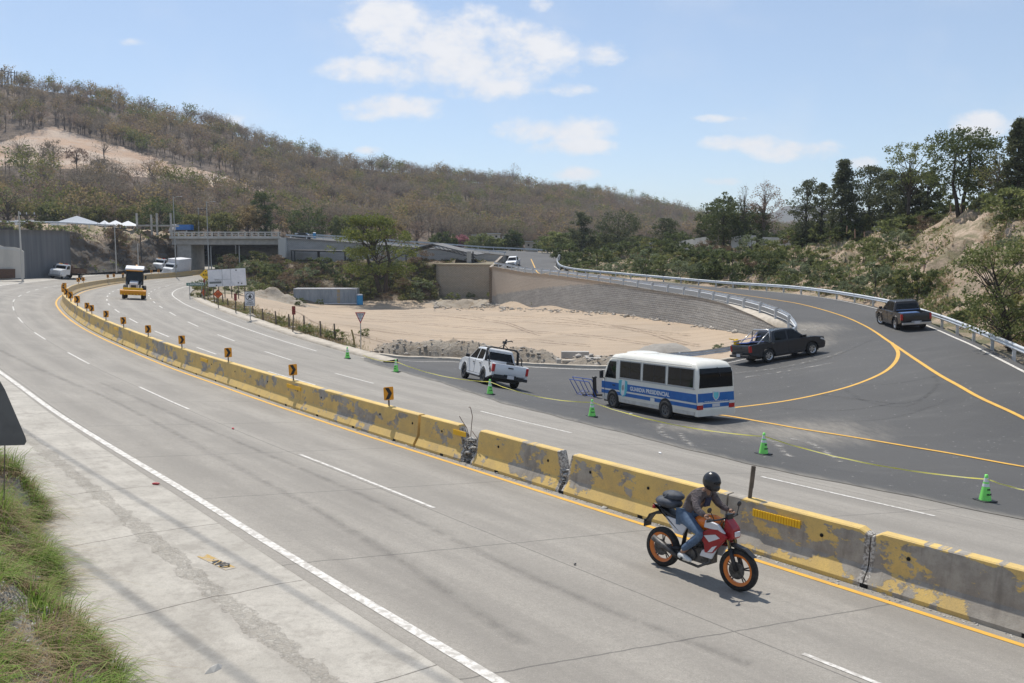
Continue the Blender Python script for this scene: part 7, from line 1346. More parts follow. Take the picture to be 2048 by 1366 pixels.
scatter_on(BG, 92, [0, 1, 1, 2, 2, 4, 0, 3], 'on the right-hand bank', 1, .8, 2.0, filt=lambda x, y: y < 700 and not (1870 < x < 2010 and 425 < y < 640), vmin=.03, vmax=.52)
scatter_on(BG, 46, [0, 0, 1, 2, 4], 'on the flat below the far guardrail', 2, 1.6, 3.2, filt=lambda x, y: x < 1560, vmin=.05, vmax=.6)
scatter_on(BG, 24, [0, 1, 0], 'along the brow of the right-hand bank', 3, 1.5, 2.8, filt=lambda x, y: 1560 < x < 1900, vmin=.42, vmax=.6)
scatter_on(MG, 46, [0, 1, 3, 3, 4, 2, 3], 'on the rise behind the container', 4, .9, 2.3, vmin=.12, vmax=.9)
scatter_on(CG, 26, [0, 3, 3, 1, 3, 4], 'on the dark cut slope', 5, .9, 2.2, filt=lambda x, y: x > 146, vmin=.06, vmax=.42)
scatter_on(CG, 12, [1, 4, 3, 1], 'on top of the dark concrete wall', 6, .7, 1.6, filt=lambda x, y: x > -10 and y < 470, vmin=.36, vmax=.6)
for k in range(26):                                   # between ramp and hill foot
    t = k % 3; pr, H = SHR[(0, 1, 4)[t]]; o = copy_tree(pr); px = random.uniform(1080, 1420); p = at(px, random.uniform(500, 512), random.uniform(195, 235)); o.location = p; s_ = random.uniform(2.0, 4.2); o.scale = (s_ * 1.2, s_, s_ * .8); o.rotation_euler = (0, 0, k); tag(o, slab[(0, 1, 4)[t]] + ' in the thicket between the ramp and the hill', 'shrub', slab[(0, 1, 4)[t]] + 's in the thicket below the hill')
def blades(P, L_, rg, wd=.006, lean=.5, nseg=2):
    n = len(P); P = np.asarray(P); a = rg.uniform(0, 6.283, n); ln = L_ * rg.uniform(.5, 1.3, n); le = lean * rg.uniform(.3, 1.4, n); d = np.stack([np.cos(a), np.sin(a), np.zeros(n)], 1); s_ = np.stack([-np.sin(a), np.cos(a), np.zeros(n)], 1) * wd; up = np.array([0, 0, 1.])
    m = P + d * (ln * le * .35)[:, None] + up * (ln * .6)[:, None]; e = P + d * (ln * le)[:, None] + up * (ln * np.maximum(.25, 1 - le * .45))[:, None]
    V_ = np.stack([P - s_, P + s_, m + s_ * .7, m - s_ * .7, e], 1).reshape(-1, 3); o = np.arange(n)[:, None] * 5; Q = o + np.array([0, 1, 2, 3]); T = np.concatenate([o + 3, o + 2, o + 4, o + 4], 1); return V_, np.concatenate([Q, T])
def quads_tris(name, V_, F_, m, label=None, cat=None):
    Q = [tuple(f) if f[2] != f[3] else tuple(f[:3]) for f in F_.tolist()]; me = bpy.data.meshes.new(name); me.from_pydata(V_.tolist(), [], Q); me.materials.append(m); o = bpy.data.objects.new(name, me); COL.objects.link(o); o['kind'] = 'stuff'; tag(o, label, cat); return o
def surf_pts(G, n, rg, vmin, vmax, filt):
    nr, nc = G.shape[:2]; i = rg.uniform(vmin * (nr - 2), vmax * (nr - 2), n); j_ = rg.uniform(0, nc - 2, n); a, b = i.astype(int), j_.astype(int); fa, fb = (i - a)[:, None], (j_ - b)[:, None]; P = (G[a, b] * (1 - fa) + G[a + 1, b] * fa) * (1 - fb) + (G[a, b + 1] * (1 - fa) + G[a + 1, b + 1] * fa) * fb; px, py = project(P); return P[filt(px, py, P)]
rg = np.random.default_rng(55)
# foreground grass: tufts whose blades arch outward, dead matter between them
P = surf_pts(NBK, 120000, rg, 0, 1, lambda x, y, P: (x > -140) & (x < 420) & (y > 840) & (y < 1460)); dn = nfield(P[:, 0], P[:, 1], .8, 61, 3)
def tufts(name, C_, nb, rad, L_, wd, lean, m, label, seed, sink=.02):
    rg = np.random.default_rng(seed); n = len(C_); a = rg.uniform(0, 6.283, (n, nb)); r = rad * np.sqrt(rg.uniform(0, 1, (n, nb))); sc = rg.lognormal(0, .35, n)[:, None]; B = np.repeat(C_[:, None], nb, 1).copy(); B[..., 0] += np.cos(a) * r * sc; B[..., 1] += np.sin(a) * r * sc; B[..., 2] -= sink
    ln = (L_ * sc * rg.uniform(.45, 1.25, (n, nb))); le = lean * rg.uniform(.2, 1.3, (n, nb)) * (.35 + r / rad); d = np.stack([np.cos(a) + .25, np.sin(a) - .1, 0 * a], -1); s_ = np.stack([-np.sin(a), np.cos(a), 0 * a], -1) * wd; up = np.array([0, 0, 1.])
    q1 = B + d * (ln * le * .22)[..., None] + up * (ln * .45)[..., None]; q2 = B + d * (ln * le * .62)[..., None] + up * (ln * .72 * np.maximum(.35, 1 - le * .25))[..., None]; e = B + d * (ln * le * 1.1)[..., None] + up * (ln * np.maximum(.1, .86 - le * .55))[..., None]
    V_ = np.stack([B - s_, B + s_, q1 + s_ * .9, q1 - s_ * .9, q2 + s_ * .6, q2 - s_ * .6, e + s_ * .08, e - s_ * .08], 2).reshape(-1, 3); o = np.arange(n * nb)[:, None] * 8; F_ = np.concatenate([o + np.array([0, 1, 2, 3]), o + np.array([3, 2, 4, 5]), o + np.array([5, 4, 6, 7])]); o = npmesh(name, V_, F_, m); o['kind'] = 'stuff'; tag(o, label, 'grass')
S_ = rg.uniform(0, 30, 500); dd = np.array([fd(s) for s in S_]) - abs(rg.normal(0, .22, len(S_))) - .04; Pe = hw(S_, dd); Pe[:, 2] += .12; k_ = nfield(Pe[:, 0], Pe[:, 1], .9, 66, 2) > -.25
tufts('grass', np.concatenate([P[dn > .0][:620], Pe[k_]]), 46, .09, .24, .0052, .8, L_GRASS, 'fresh green grass tufts on the stony roadside bank', 4)
tufts('dry_grass', P[dn > -.35][700:1900], 34, .14, .13, .0036, 1.6, L_DRY, 'dry straw grass lying on the stony roadside bank', 5)
tufts('dry_grass', np.concatenate([P[dn > -.1][2000:2700], Pe[::2]]), 40, .13, .10, .0030, 1.4, L_BROWN, 'brown dead grass matted under the green tufts', 6)
P = surf_pts(NBK, 90000, rg, .02, 1, lambda x, y, P: (x > -140) & (x < 380) & (y > 880)); P = P[nfield(P[:, 0], P[:, 1], .8, 61, 3) < .1]; rocks('stones', [tuple(p) for p in P[:-260]][:7000], .017, M_RK, 'white broken stones on the roadside bank', 'stones', seed=8); rocks('stones', [tuple(p) for p in P[-260:]], .05, M_RK, 'larger pale stones on the roadside bank', 'stones', seed=18)
# dry and green ground cover on banks, as leaf-sized pieces
def cover(name, G, n, size, m, label, cat, vmin, vmax, filt, seed, asp=.3, lift=.12, patch=None):
    rg = np.random.default_rng(seed); P = surf_pts(G, n, rg, vmin, vmax, filt)
    if patch is not None: P = P[nfield(P[:, 0], P[:, 1] + P[:, 2], patch, seed + 3, 4) > -.05]
    P = P + rg.normal(0, 1, P.shape) * [.12, .12, .06] + [0, 0, lift]; V_, F_ = leaves(P, size, rg, asp, .8); o = npmesh(name, V_, F_, m); o['kind'] = 'stuff'; tag(o, label, cat)
ok = lambda x, y, P: (x > -40) & (x < 2090) & (y < 760)
cover('dry_grass', BG, 110000, .17, L_DRY, 'dry straw-coloured grass on the right-hand bank', 'dry grass', .02, .6, lambda x, y, P: ok(x, y, P) & ~((x > 1908) & (x < 1965) & (y > 440) & (y < 600)), 3, .15, .12, 7)
cover('undergrowth', BG, 70000, .15, L_MID, 'green undergrowth on the right-hand bank', 'undergrowth', .02, .6, lambda x, y, P: ok(x, y, P) & ~((x > 1900) & (x < 1985) & (y > 425) & (y < 600)), 9, .5, .2, 6)
cover('undergrowth', BG, 30000, .2, L_PALE, 'grey-green low growth on the flat beyond the guardrail', 'undergrowth', .02, .5, lambda x, y, P: ok(x, y, P) & (x < 1700), 15, .5, .3, 9)
cover('dry_grass', MG, 60000, .24, L_BROWN, 'brown dry brush on the rise behind the container', 'dry brush', .05, .95, ok, 4, .18, .2, 6)
cover('undergrowth', MG, 46000, .22, L_OLIVE, 'olive undergrowth on the rise behind the container', 'undergrowth', .05, .95, ok, 24, .5, .25, 8)
cover('dry_grass', CG, 22000, .22, L_BROWN, 'brown brush hanging on the dark cut slope', 'dry brush', .05, .5, lambda x, y, P: ok(x, y, P) & (x > 140), 5, .18, .25, 8)
cover('undergrowth', CG, 14000, .22, L_MID, 'green growth at the foot and top of the cut slope', 'undergrowth', .0, .6, lambda x, y, P: ok(x, y, P) & ((x > 150) | (y < 470)) & ((y > 525) | (y < 480)), 6, .5, .25, 8)
# verge along the inner edge: grass clumps
S_ = rg.uniform(SJ1 - 1, SJ1 + 58, 16000); dd = 13.4 + abs(rg.normal(0, 1.15, len(S_))); Pv = hw(S_, dd); Pv[:, 2] = gzf(Pv[:, 0], Pv[:, 1]); kk = nfield(Pv[:, 0], Pv[:, 1], 3, 71, 3); V_, F_ = blades(Pv[kk > .0], .30, rg, .016, .7); quads_tris('dry_grass', V_, F_, L_OLIVE, 'olive and dry grass along the verge of the lot', 'grass')
V_, F_ = blades(Pv[kk < .05], .28, rg, .014, .9); quads_tris('dry_grass', V_, F_, L_DRY, 'straw-coloured grass along the verge of the lot', 'dry grass')
for i, (px, py, s_, t) in enumerate([(672, 680, .55, 1), (730, 672, .4, 1), (612, 668, .5, 1), (560, 648, .5, 4), (1440, 640, .9, 1), (1466, 656, .8, 4), (1440, 705, .45, 2), (990, 600, 1.2, 1), (940, 600, 1.0, 2), (905, 602, 1.1, 1), (842, 590, 2.2, 1), (836, 604, 1.4, 2), (470, 588, 1.5, 1), (520, 592, 1.4, 1), (600, 612, .9, 0), (500, 584, 1.6, 2), (1070, 612, .6, 1), (640, 610, .7, 0), (410, 590, 1.6, 2), (402, 598, 1.4, 4)]):
    pr, H = SHR[t]; o = copy_tree(pr); p = gpt(px, py); o.location = (p.x, p.y, p.z - .05); o.scale = (s_ * 1.2, s_, s_); o.rotation_euler = (0, 0, i); tag(o, slab[t] + ' growing at the edge of the dirt lot', 'shrub', slab[t] + 's at the edge of the dirt lot')

# --- hillside forest: individuals where they show largest, the rest one mass
def hill_tree_arrays(kind, seed):
    rg = np.random.default_rng(seed); H = 1.; bare = kind == 'bare'; V_, F_, M__ = [], [], []; o = 0
    def seg(a, b, r0, r1):
        nonlocal o
        a, b = np.array(a), np.array(b); d = b - a; u = np.cross(d, [0.3, .9, .2]); u /= np.linalg.norm(u) + 1e-9; v = np.cross(d, u); v /= np.linalg.norm(v) + 1e-9; ring = [np.cos(t) * u + np.sin(t) * v for t in (0, 2.09, 4.19)]
        V_.append(np.array([a + r * r0 for r in ring] + [b + r * r1 for r in ring])); F_.append(np.array([(0, 1, 4, 3), (1, 2, 5, 4), (2, 0, 3, 5)]) + o); M__.extend([1] * 3); o += 6
    nst = rg.integers(1, 3)
    for s_ in range(nst): seg((0, 0, -.06), (rg.normal() * .05, rg.normal() * .05, .5), .022, .012)
    K = 16 if bare else 13; W = .46 if bare else .42
    for k in range(K):
        a = rg.uniform(0, 6.28); r = W * math.sqrt(rg.uniform(0, 1)); z = .45 + .5 * rg.uniform(0, 1) * math.sqrt(max(0, 1 - (r / W) ** 2) + .15); c = np.array([r * math.cos(a), r * math.sin(a), min(z, 1.)])
        if bare or k % 3 == 0: seg((0, 0, .3 + .15 * rg.uniform()), c, .009, .003)
        n = 13 if bare else 17; d = rg.normal(size=(n, 3)) * (.085 if not bare else .075); vv, ff = leaves(c + d, .040 if not bare else .06, rg, .55 if not bare else .10, .3); V_.append(vv); F_.append(ff + o); M__.extend([0] * len(ff)); o += len(vv)
    return np.concatenate(V_), np.concatenate(F_), np.array(M__)
KND = {'bare': L_TWIG, 'ochre': L_OCHRE, 'olive': L_OLIVE, 'green': L_MID, 'rust': L_RUSTY}
M_HTR = mat('hill_tree_trunk', (.13, .105, .085), rough=.95)
protos = {k: [hill_tree_arrays('bare' if k in ('bare', 'rust') else k, 300 + 10 * i + q) for q in range(4)] for i, k in enumerate(KND)}
pm = {k: [] for k in KND}
for k in KND:
    for (V_, F_, M__) in protos[k]:
        r_ = []
        for w in (0, 1):
            f = F_[M__ == w]; u, inv = np.unique(f, return_inverse=True); t_ = npmesh('hill_tree', V_[u], inv.reshape(f.shape), [KND[k], M_HTR][w]); r_.append(t_.data); bpy.data.objects.remove(t_)
        pm[k].append(r_)
def hill_obj(name, k, i, loc, sc, rz, label, group):
    o = thing(name, label, 'tree', loc, rz, group); o.scale = sc
    for nm, me in (('crown', pm[k][i % 4][0]), ('trunk', pm[k][i % 4][1])): c = bpy.data.objects.new(nm, me); COL.objects.link(c); c.parent = o
    return o
rg = np.random.default_rng(99); nr, nc = HG.shape[:2]; n = 7600; vi = rg.uniform(.0, .70, n) * (nr - 2); vj = rg.uniform(0, nc - 2, n); P = HG[vi.astype(int), vj.astype(int)] + rg.normal(0, .5, (n, 3)) * [1, 1, 0]; px, py = project(P); so = soilf(P)
gsoil = nfield(px, py * 1.6, 60, 5, 3); keep = (px > -60) & (px < 1700) & ((so < .9) | (rg.uniform(size=n) < .03 + .10 * (py > 348))) & ((px > 430) | (py < 330) | (py > 376) | (rg.uniform(size=n) < .35)) & ((so < .9) | (so > -1)) & ((so < .5) | (so > .9) | (rg.uniform(size=n) < .4)) & ((so < .3) | (rg.uniform(size=n) < .5)); P, px, py = P[keep], px[keep], py[keep]
r1_ = nfield(P[:, 0], P[:, 1], 70, 12, 3); r2_ = rg.uniform(size=len(P)); gband = 1.5 * np.exp(-((px - 260) / 240) ** 2) * np.clip((py - 160) / 60, 0, 1) * np.clip((330 - py) / 60, 0, 1) + .9 * np.exp(-((py - 440) / 30) ** 2) * (px < 700) + .7 * np.exp(-((px - 1180) / 120) ** 2) * (py < 430)
r3_ = np.clip(.62 * r2_ + .19 + .30 * r1_ + .12 * nfield(P[:, 0], P[:, 1], 22, 14, 2), 0, 1); kd = np.where(r3_ < .56 - .20 * gband, 'bare', np.where(r3_ < .68 - .1 * gband, 'rust', np.where(r3_ < .78, 'ochre', np.where(r3_ < .93, 'olive', 'green')))); hh = rg.uniform(4.8, 10.2, len(P)) * np.where(kd == 'green', .85, 1.); size_px = hh * F / P[:, 1]
order = np.argsort(-size_px); ind = order[:240]; rest = order[240:]
lbh = {'bare': 'bare grey-brown tree on the dry hillside', 'rust': 'reddish-brown leafless tree on the dry hillside', 'ochre': 'small ochre-leaved tree on the dry hillside', 'olive': 'olive-leaved tree on the dry hillside', 'green': 'green tree among the bare trees of the hillside'}
for i in ind:
    k = str(kd[i]); s_ = hh[i]; hill_obj('hill_tree', k, i, P[i], (s_, s_, s_), r2_[i] * 40, lbh[k], lbh[k].replace(' tree ', ' trees '))
for k in KND:
    Vs, Fs, Ms, off = [], [], [], 0
    for i in rest[kd[rest] == k]:
        V_, F_, M__ = protos[k][i % 4]; a = r2_[i] * 40; c, s_ = math.cos(a), math.sin(a); q = np.stack([V_[:, 0] * c - V_[:, 1] * s_, V_[:, 0] * s_ + V_[:, 1] * c, V_[:, 2]], 1) * hh[i] + P[i]; Vs.append(q); Fs.append(F_ + off); Ms.append(M__); off += len(V_)
    o = npmesh('woods', np.concatenate(Vs), np.concatenate(Fs), [KND[k], M_HTR], mi=np.concatenate(Ms)); o['kind'] = 'stuff'; tag(o, 'mass of ' + lbh[k].replace(' tree', ' trees'), 'woods')
# a line of taller pines and trees along the ridge
RL, _ = resample(catmull(rr, 8), 1.); rg = np.random.default_rng(17); ridge_p = HG[int(nr * 4 / 6)]
for i, (px_, kk_, hpx) in enumerate([(45, 'bare', 16), (82, 'bare', 22), (115, 'green', 20), (142, 'bare', 22), (162, 'green', 30), (196, 'bare', 26), (221, 'green', 27), (245, 'olive', 20), (268, 'bare', 25), (303, 'green', 34), (335, 'olive', 28), (352, 'bare', 26), (373, 'green', 34), (392, 'green', 32), (408, 'bare', 30), (430, 'bare', 30), (455, 'bare', 28), (470, 'olive', 24), (494, 'green', 24), (515, 'bare', 16), (548, 'green', 28), (575, 'olive', 26), (600, 'bare', 22), (631, 'green', 26), (660, 'bare', 20), (690, 'bare', 20), (722, 'bare', 22), (770, 'green', 32), (790, 'olive', 22), (815, 'bare', 20), (850, 'bare', 18), (880, 'olive', 18), (905, 'bare', 18), (936, 'olive', 20), (968, 'bare', 20), (1005, 'bare', 26), (1026, 'bare', 34), (1060, 'olive', 26), (1090, 'bare', 22), (1120, 'olive', 22), (1140, 'bare', 20), (1165, 'olive', 20), (1190, 'green', 22), (1215, 'olive', 24), (1240, 'green', 22), (1262, 'green', 26), (1288, 'green', 28), (1318, 'green', 28), (1345, 'bare', 24), (1375, 'green', 20), (1400, 'bare', 22)]):
    pxs_ = project(ridge_p)[0]; p = ridge_p[int(np.argmin(abs(pxs_ - px_)))]; nm_ = {'bare': 'leafless', 'olive': 'olive-leaved', 'green': 'green'}[kk_]; s_ = hpx * 1.1 * p[1] / F; hill_obj('ridge_tree', kk_, i, (p[0], p[1] - 2, p[2] - .3), (s_ * .95, s_ * .95, s_ * 1.05), i, nm_ + ' tree silhouetted on the skyline of the dry hill', nm_ + ' trees on the hill skyline')
for nm_, px_, yb_, yt, Z, lm in [('round leafy tree standing in front of the bare earth scar', 152, 343, 291, 250, L_RUSTY), ('thin grey tree right of the round leafy one in front of the scar', 205, 350, 311, 250, L_TWIG), ('spindly tree left of the round leafy one in front of the scar', 108, 333, 278, 255, L_TWIG), ('thin olive tree at the left of the scar', 58, 330, 285, 255, L_OLIVE)]:
    Zt_ = 330; 
    q = HG[:int(nr * .7)].reshape(-1, 3); a, b = project(q); jx = int(np.argmin((a - px_) ** 2 + (b - yb_) ** 2)); p = q[jx]; H = (yb_ - yt) * p[1] / F; o = tree(nm_, H, H * .85, 'round', lm, K=40, n=22, leaf=.32, asp=.35, seed=int(px_), base=.35, limbs=26, twigs=1); o.location = (p[0], p[1], p[2] - .5)

# ------------------------------------------------------------------ poles, tents, shed, houses, pylon, small things on the bank
def pole(name, label, cat, p, H, r=.12, arm=None, m=None, wires=0):
    o = thing(name, label, cat, p); g = MB(); g.tube([(0, 0, -.5), (0, 0, H)], [r, r * .6], 8); g.build('pole', m or M_GPOST, o)
    if arm == 'lamp': g = MB(); g.tube([(0, 0, H - .3), (.6, 0, H - .05), (1.3, 0, H)], .03, 6); g.build('arm', m or M_GPOST, o); g = MB(); g.box((1.5, 0, H - .02), (.4, .18, .08)); g.build('lamp_head', M_SWHITE, o)
    if arm == 'cross': g = MB(); g.box((.9, 0, H - .5), (2.6, .12, .14)); g.tube([(0, 0, H - 2.1), (1.9, 0, H - .5)], .05, 5); g.build('crossarm', M_DSTEEL, o); g = MB(); [g.tube([(x, 0, H - .45), (x, 0, H - .15)], .06, 6) for x in (.2, 1.0, 2.0)]; g.build('insulator', M_SWHITE, o)
    return o
for nm, lb, px, yb_, yt, Z, arm, m in [('street_lamp', 'tall pale street lamp pole in front of the left end of the bridge', 352, 541, 395, 164, 'lamp', None), ('street_lamp', 'tall pale street lamp pole crossing the middle of the bridge', 418, 545, 405, 168, 'lamp', None), ('utility_pole', 'concrete utility pole with side crossarm before the dark concrete wall', 45, 556, 424, 112, 'cross', M_CONCL), ('utility_pole', 'utility pole with crossarm against the cut slope', 233, 540, 452, 150, 'cross', M_CONCL), ('utility_pole', 'short dark pole beside the crossarm pole on the cut slope', 277, 536, 487, 156, None, M_CONCL), ('utility_pole', 'black leaning pole on the cut slope', 283, 520, 466, 162, None, M_DSTEEL),
    ('street_lamp', 'thin pole under the bridge near the billboard', 423, 540, 493, 175, None, None), ('street_lamp', 'thin pole behind the bridge deck right of its centre', 472, 520, 470, 190, None, None), ('street_lamp', 'short thin pole beneath the bridge girders', 479, 520, 492, 172, None, None), ('utility_pole', 'distant utility pole among trees above the bridge', 398, 470, 416, 212, 'cross', M_CONCL)]:
    p = at(px, yb_, Z); pole(nm, lb, 'street lamp' if nm == 'street_lamp' else 'utility pole', p, (yb_ - yt) * Z / F, .13 if Z > 120 else .14, arm, m)
def tent(label, px, yb_, yt, Z, wpx, dpt=4, long_=False):
    p = at(px, yb_, Z); w_ = wpx * Z / F; H = (yb_ - yt) * Z / F; o = thing('canopy_tent', label, 'tent', p); g = MB(); e = H * .55
    if long_: vs = [(-w_ / 2, -2, e), (w_ / 2, -2, e * .62), (w_ / 2, 3, e * .62), (-w_ / 2, 3, e), (-w_ * .12, .2, H), (w_ / 2, .2, e * .8)]; fs = [(0, 4, 3), (0, 1, 5, 4), (3, 4, 5, 2), (1, 2, 5)]
    else: vs = [(-w_ / 2, -w_ / 2, e), (w_ / 2, -w_ / 2, e), (w_ / 2, w_ / 2, e), (-w_ / 2, w_ / 2, e), (0, 0, H)]; fs = [(0, 1, 4), (1, 2, 4), (2, 3, 4), (3, 0, 4)]
    g.add(vs, fs); b = len(vs); g.add([(x, y, z - .08) for x, y, z in vs], fs); g.build('canopy', M_TENT, o)
    for x in (-w_ / 2 + .1, w_ / 2 - .1):
        for y in (-1.6, 1.6): g = MB(); g.tube([(x, y, 0), (x, y, e)], .05, 5); g.build('leg', M_GPOST, o)
tent('long white canopy tent with grey sloping side, leftmost of the tents', 164, 461, 432, 180, 80, long_=True)
tent('small white peaked tent right of the long canopy', 210, 464, 441, 186, 24); tent('middle white peaked tent in the row on the terrace', 232, 464, 441, 180, 32); tent('rightmost white peaked tent in the row on the terrace', 257, 465, 442, 178, 34)
p = at(50, 455, 172); g = MB(); g.box((0, 0, 1.0), (3.8, .2, 1.0)); tag(g.build('white_panel', M_TENT, loc=p), 'white board panel on the terrace above the dark concrete wall', 'panel')
p = at(118, 457, 172); g = MB(); g.box((0, 0, .8), (3.4, .2, .8)); tag(g.build('white_panel', M_TENT, loc=p), 'second white board panel left of the long canopy', 'panel')
fr_ = thing('unfinished_building', 'unfinished concrete frame with bare columns on the terrace left of the bridge', 'building frame'); Zf = 178
for px in (274, 303, 314, 342): a, b = at(px, 466, Zf), at(px, 431 if px in (314, 274, 342) else 434, Zf); g = MB(); g.box(((a.x + b.x) / 2, a.y, (a.z + b.z) / 2), (.32, .32, b.z - a.z + 1)); g.build('column', M_CONC, fr_)
a, b = at(274, 451, Zf), at(343, 453, Zf); g = MB(); g.box(((a.x + b.x) / 2, a.y + 2, a.z), (b.x - a.x, 4, .3)); g.build('beam', M_CONC, fr_)
sd = thing('open_shed', 'open-sided shed with low gable sheet roof in front of the grey wall', 'shed'); e0, pk_, e1 = at(806, 502, 172), at(864, 487, 172), at(952, 509, 168); dp = Vector((1.5, 9, .2))
for a, b in ((e0, pk_), (pk_, e1)): g = MB(); g.add([a, b, b + dp, a + dp] + [q - Vector((0, 0, .22)) for q in (a, b, b + dp, a + dp)], [(0, 1, 2, 3), (7, 6, 5, 4), (0, 1, 5, 4), (1, 2, 6, 5), (2, 3, 7, 6), (3, 0, 4, 7)]); g.build('roof', M_ROOFM, sd)
g = MB(); lo = Vector((0, 0, -.7)); g.tube([e0 + lo, pk_ + lo * 1.1, e1 + lo], .07, 5); g.tube([e0 + lo, e0.lerp(pk_, .5), pk_ + lo], .05, 5); [g.tube([e0.lerp(pk_, t) - Vector((0, 0, .15)), e0.lerp(pk_, t + .12) + lo], .05, 5) for t in np.arange(0, .9, .14)]; [g.tube([pk_.lerp(e1, t) - Vector((0, 0, .15)), pk_.lerp(e1, t + .1) + lo], .05, 5) for t in np.arange(0, .9, .11)]; g.build('truss', M_DSTEEL, sd)
for px, wd_ in ((812, .2), (938, .9), (946, .25)): a = at(px, 505, 168); g = MB(); g.box((a.x, a.y, a.z - 1.4), (wd_, .4, 3.2)); g.build('pillar', M_CONC if wd_ > .5 else M_DSTEEL, sd)
s2 = thing('flat_shed', 'dark open frame shed with thin flat roof below the grey wall', 'shed'); a, b = at(581, 500, 174), at(700, 502, 172); g = MB(); g.add([a, b, b + dp * .7, a + dp * .7] + [q - Vector((0, 0, .28)) for q in (a, b, b + dp * .7, a + dp * .7)], [(0, 1, 2, 3), (7, 6, 5, 4), (0, 1, 5, 4), (1, 2, 6, 5), (2, 3, 7, 6), (3, 0, 4, 7)]); g.build('roof', M_DSTEEL, s2)
for px in (583, 589, 636, 638, 690): q = at(px, 502, 173.4); g = MB(); g.box((q.x, q.y, q.z - 1.3), (.3, .2, 2.6)); g.build('post', M_DSTEEL, s2)
a, b = at(578, 525, 171), at(700, 527, 169); g = MB(); g.box(((a.x + b.x) / 2, a.y, a.z - .1), (b.x - a.x, .2, .5)); g.build('low_wall', M_DSTEEL, s2)
for i, (px0, px1, yb_, yt, Z, m, rf, lb) in enumerate([(975, 1000, 479, 468, 236, M_CONCL, 1, 'pale house with sheet roof at the hill foot beyond the ramp'), (944, 962, 480, 471, 240, M_CONC, 1, 'small grey house left of the pale one at the hill foot'), (1004, 1022, 482, 471, 238, M_CONCL, 0, 'low pale shack right of the pale house at the hill foot'), (1050, 1075, 498, 484, 232, M_CONC, 1, 'grey shack just above the ramp guardrail')]):
    a, b = at(px0, yb_, Z), at(px1, yb_, Z); H = (yb_ - yt) * Z / F; o = thing('house', lb, 'house', ((a.x + b.x) / 2, a.y, a.z)); w_ = b.x - a.x; g = MB(); g.box((0, 2, H / 2 - .5), (w_, 4, H + 1)); g.build('wall', m, o); g = MB(); g.box((0, 1.8, H + .12), (w_ + .5, 5, .12)); g.build('roof', M_GALV if rf else M_ROOFM, o)
    for x in (-w_ * .22, w_ * .2): g = MB(); g.box((x, -.02, H * .55), (.5, .05, .5)); g.build('window', M_HOLE, o)
for pts_, hh_, lb in [([(1352, 497, 168), (1385, 492, 160), (1418, 487, 154)], 1.3, 'low weathered boundary wall on the bank left of the dark trees'), ([(1462, 489, 148), (1490, 485, 145), (1512, 486, 143)], 1.25, 'pale concrete boundary wall below the reddish tree'), ([(1278, 500, 186), (1310, 496, 182)], 1.3, 'short pale wall section half hidden by trees'), ([(1525, 486, 142), (1610, 490, 134)], 1.0, 'broken grey wall right of the reddish tree')]:
    A_ = [at(*q) for q in pts_]; g = MB()
    for a, b in zip(A_[:-1], A_[1:]): g.add([a - Vector((0, 0, .6)), b - Vector((0, 0, .6)), b + Vector((0, 0, hh_)), a + Vector((0, 0, hh_))] + [q + Vector((.05, .2, 0)) for q in (a - Vector((0, 0, .6)), b - Vector((0, 0, .6)), b + Vector((0, 0, hh_)), a + Vector((0, 0, hh_)))], [(0, 1, 2, 3), (4, 5, 6, 7), (2, 3, 7, 6), (0, 3, 7, 4), (1, 2, 6, 5)])
    tag(g.build('boundary_wall', M_CONCL), lb, 'wall')
Zp = 436; pl = thing('power_pylon', 'row of tall power line poles joined by a beam on the hill crest', 'pylon')
for px, yt in ((3.5, 136), (9.5, 138), (16, 140), (22, 141), (29, 141), (33.5, 143)): a, b = at(px, 178, Zp), at(px, yt, Zp); g = MB(); g.tube([a - Vector((0, 0, 3)), b], .22, 6); g.build('pole', M_DSTEEL, pl)
g = MB(); g.tube([at(-12, 139, Zp), at(31, 146, Zp)], .25, 5); g.build('beam', M_DSTEEL, pl)
tr_ = thing('tarp_shelter', 'slanting tan tarp shelter on poles at the top of the bank', 'shelter'); a, b, c, d = at(1930, 415, 92), at(1966, 412, 92), at(1964, 414, 96), at(1932, 420, 96); g = MB(); a, b, c, d = at(1926, 424, 92), at(1968, 413, 92), at(1962, 414, 95), at(1930, 421, 95); g.add([a, b, c, d] + [q + Vector((0, 0, .06)) for q in (a, b, c, d)], [(0, 1, 2, 3), (4, 5, 6, 7), (0, 1, 5, 4), (1, 2, 6, 5), (2, 3, 7, 6), (3, 0, 4, 7)]); g.build('tarp', mat('tan_tarp', (.42, .34, .24), rough=.8), tr_)
for q in (at(1928, 424, 92), at(1953, 417, 92), at(1966, 414, 92)): g = MB(); g.tube([q, q - Vector((0, 0, 1.1))], .04, 5); g.build('pole', M_WOOD, tr_)
for px, m, lb in ((1976, M_DSTEEL, 'black water tank on top of the bank'), (1986, M_CONC, 'grey water tank right of the black one')): p = at(px, 424, 91); g = MB(); g.lathe([(.0, 0), (.24, 0), (.26, .5), (.2, .62), (.1, .66), (0, .66)], 14); tag(g.build('water_tank', m, loc=p, smooth=True), lb, 'water tank')
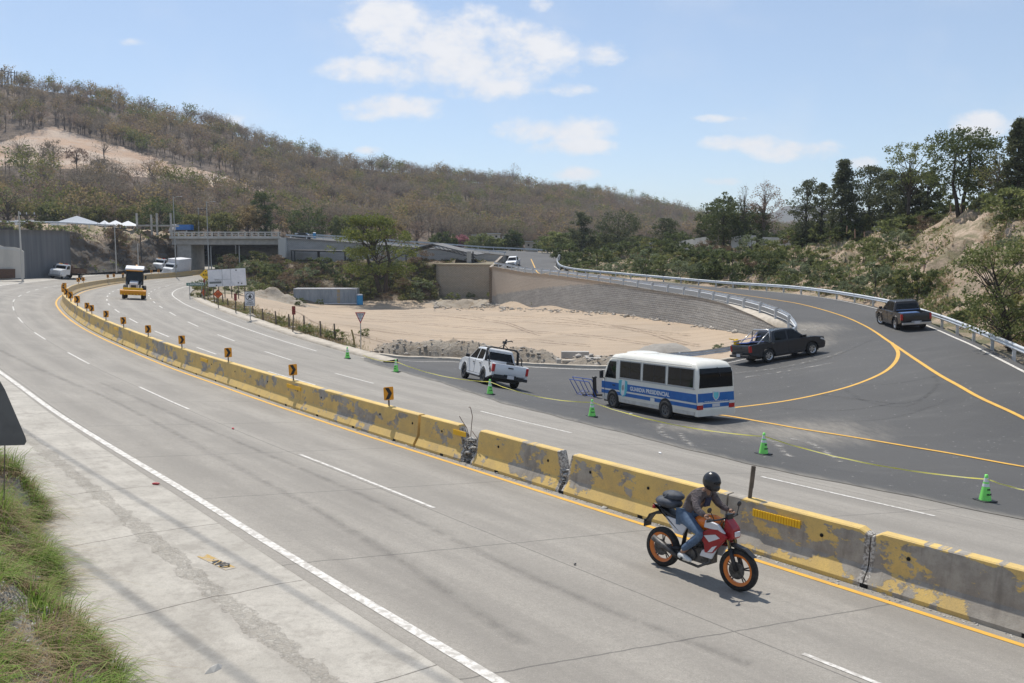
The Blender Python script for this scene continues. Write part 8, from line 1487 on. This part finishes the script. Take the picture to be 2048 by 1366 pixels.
M_STK = mat('pinkish_stake_wood', (.42, .26, .20), (.36, .24, .17), 3, .8)
for i, (px, yt, yb_, Z) in enumerate([(1901, 412, 424, 94), (1922, 407, 426, 92), (1928, 412, 428, 92), (1710, 458, 472, 112), (1729, 464, 476, 110), (1758, 470, 482, 106), (1793, 456, 468, 108), (1818, 450, 466, 106), (1830, 446, 458, 106), (1844, 440, 452, 104), (1881, 466, 480, 90), (1827, 478, 490, 98), (1693, 452, 464, 114), (1660, 466, 480, 120), (1906, 438, 452, 90), (1848, 532, 544, 74)]):
    p = at(px, yb_, Z); g = MB(); g.box((0, 0, .3), (.09, .09, (yb_ - yt) * Z / F * 1.3)); tag(g.build('survey_stake', M_STK, loc=p, rot=(0, R(random.uniform(-5, 5)), 0)), 'short pinkish wooden stake on the brow of the right-hand bank', 'stake', 'wooden stakes on the right-hand bank')
# overhead cables above the shoulder; their shadows cross the near pavement
def cable(pa, pb, h, r, lb):
    a, b = Vector((*onhw(*pa), 0)), Vector((*onhw(*pb), 0)); a.z, b.z = hwz(a.x, a.y), hwz(b.x, b.y); off = -sd_ * (h / -sd_.z); P = [(a.lerp(b, t) + off) for t in np.linspace(-.5, 2.6, 30)]; g = MB(); g.tube(P, r, 8); tag(g.build('overhead_cable', M_BLACK), lb, 'cable', None)
cable((60, 868), (458, 1107), 17, .028, 'overhead cable bundle passing high above the shoulder'); cable((105, 1079), (320, 1235), 17, .030, 'second overhead cable bundle nearer the roadside bank')
# thin air haze
hz = MB(); hz.box((0, 750, 78), (7200, 7700, 176.4)); HZM = bpy.data.materials.new('air_haze'); HZM.use_nodes = True; n_ = HZM.node_tree.nodes; n_.remove(n_['Principled BSDF']); pv = n_.new('ShaderNodeVolumePrincipled'); pv.inputs['Density'].default_value = .0002; pv.inputs['Color'].default_value = (.80, .88, 1, 1); HZM.node_tree.links.new(pv.outputs[0], n_['Material Output'].inputs['Volume']); hzo = hz.build('haze', HZM); hzo['kind'] = 'stuff'
scene.cycles.volume_bounces = 0
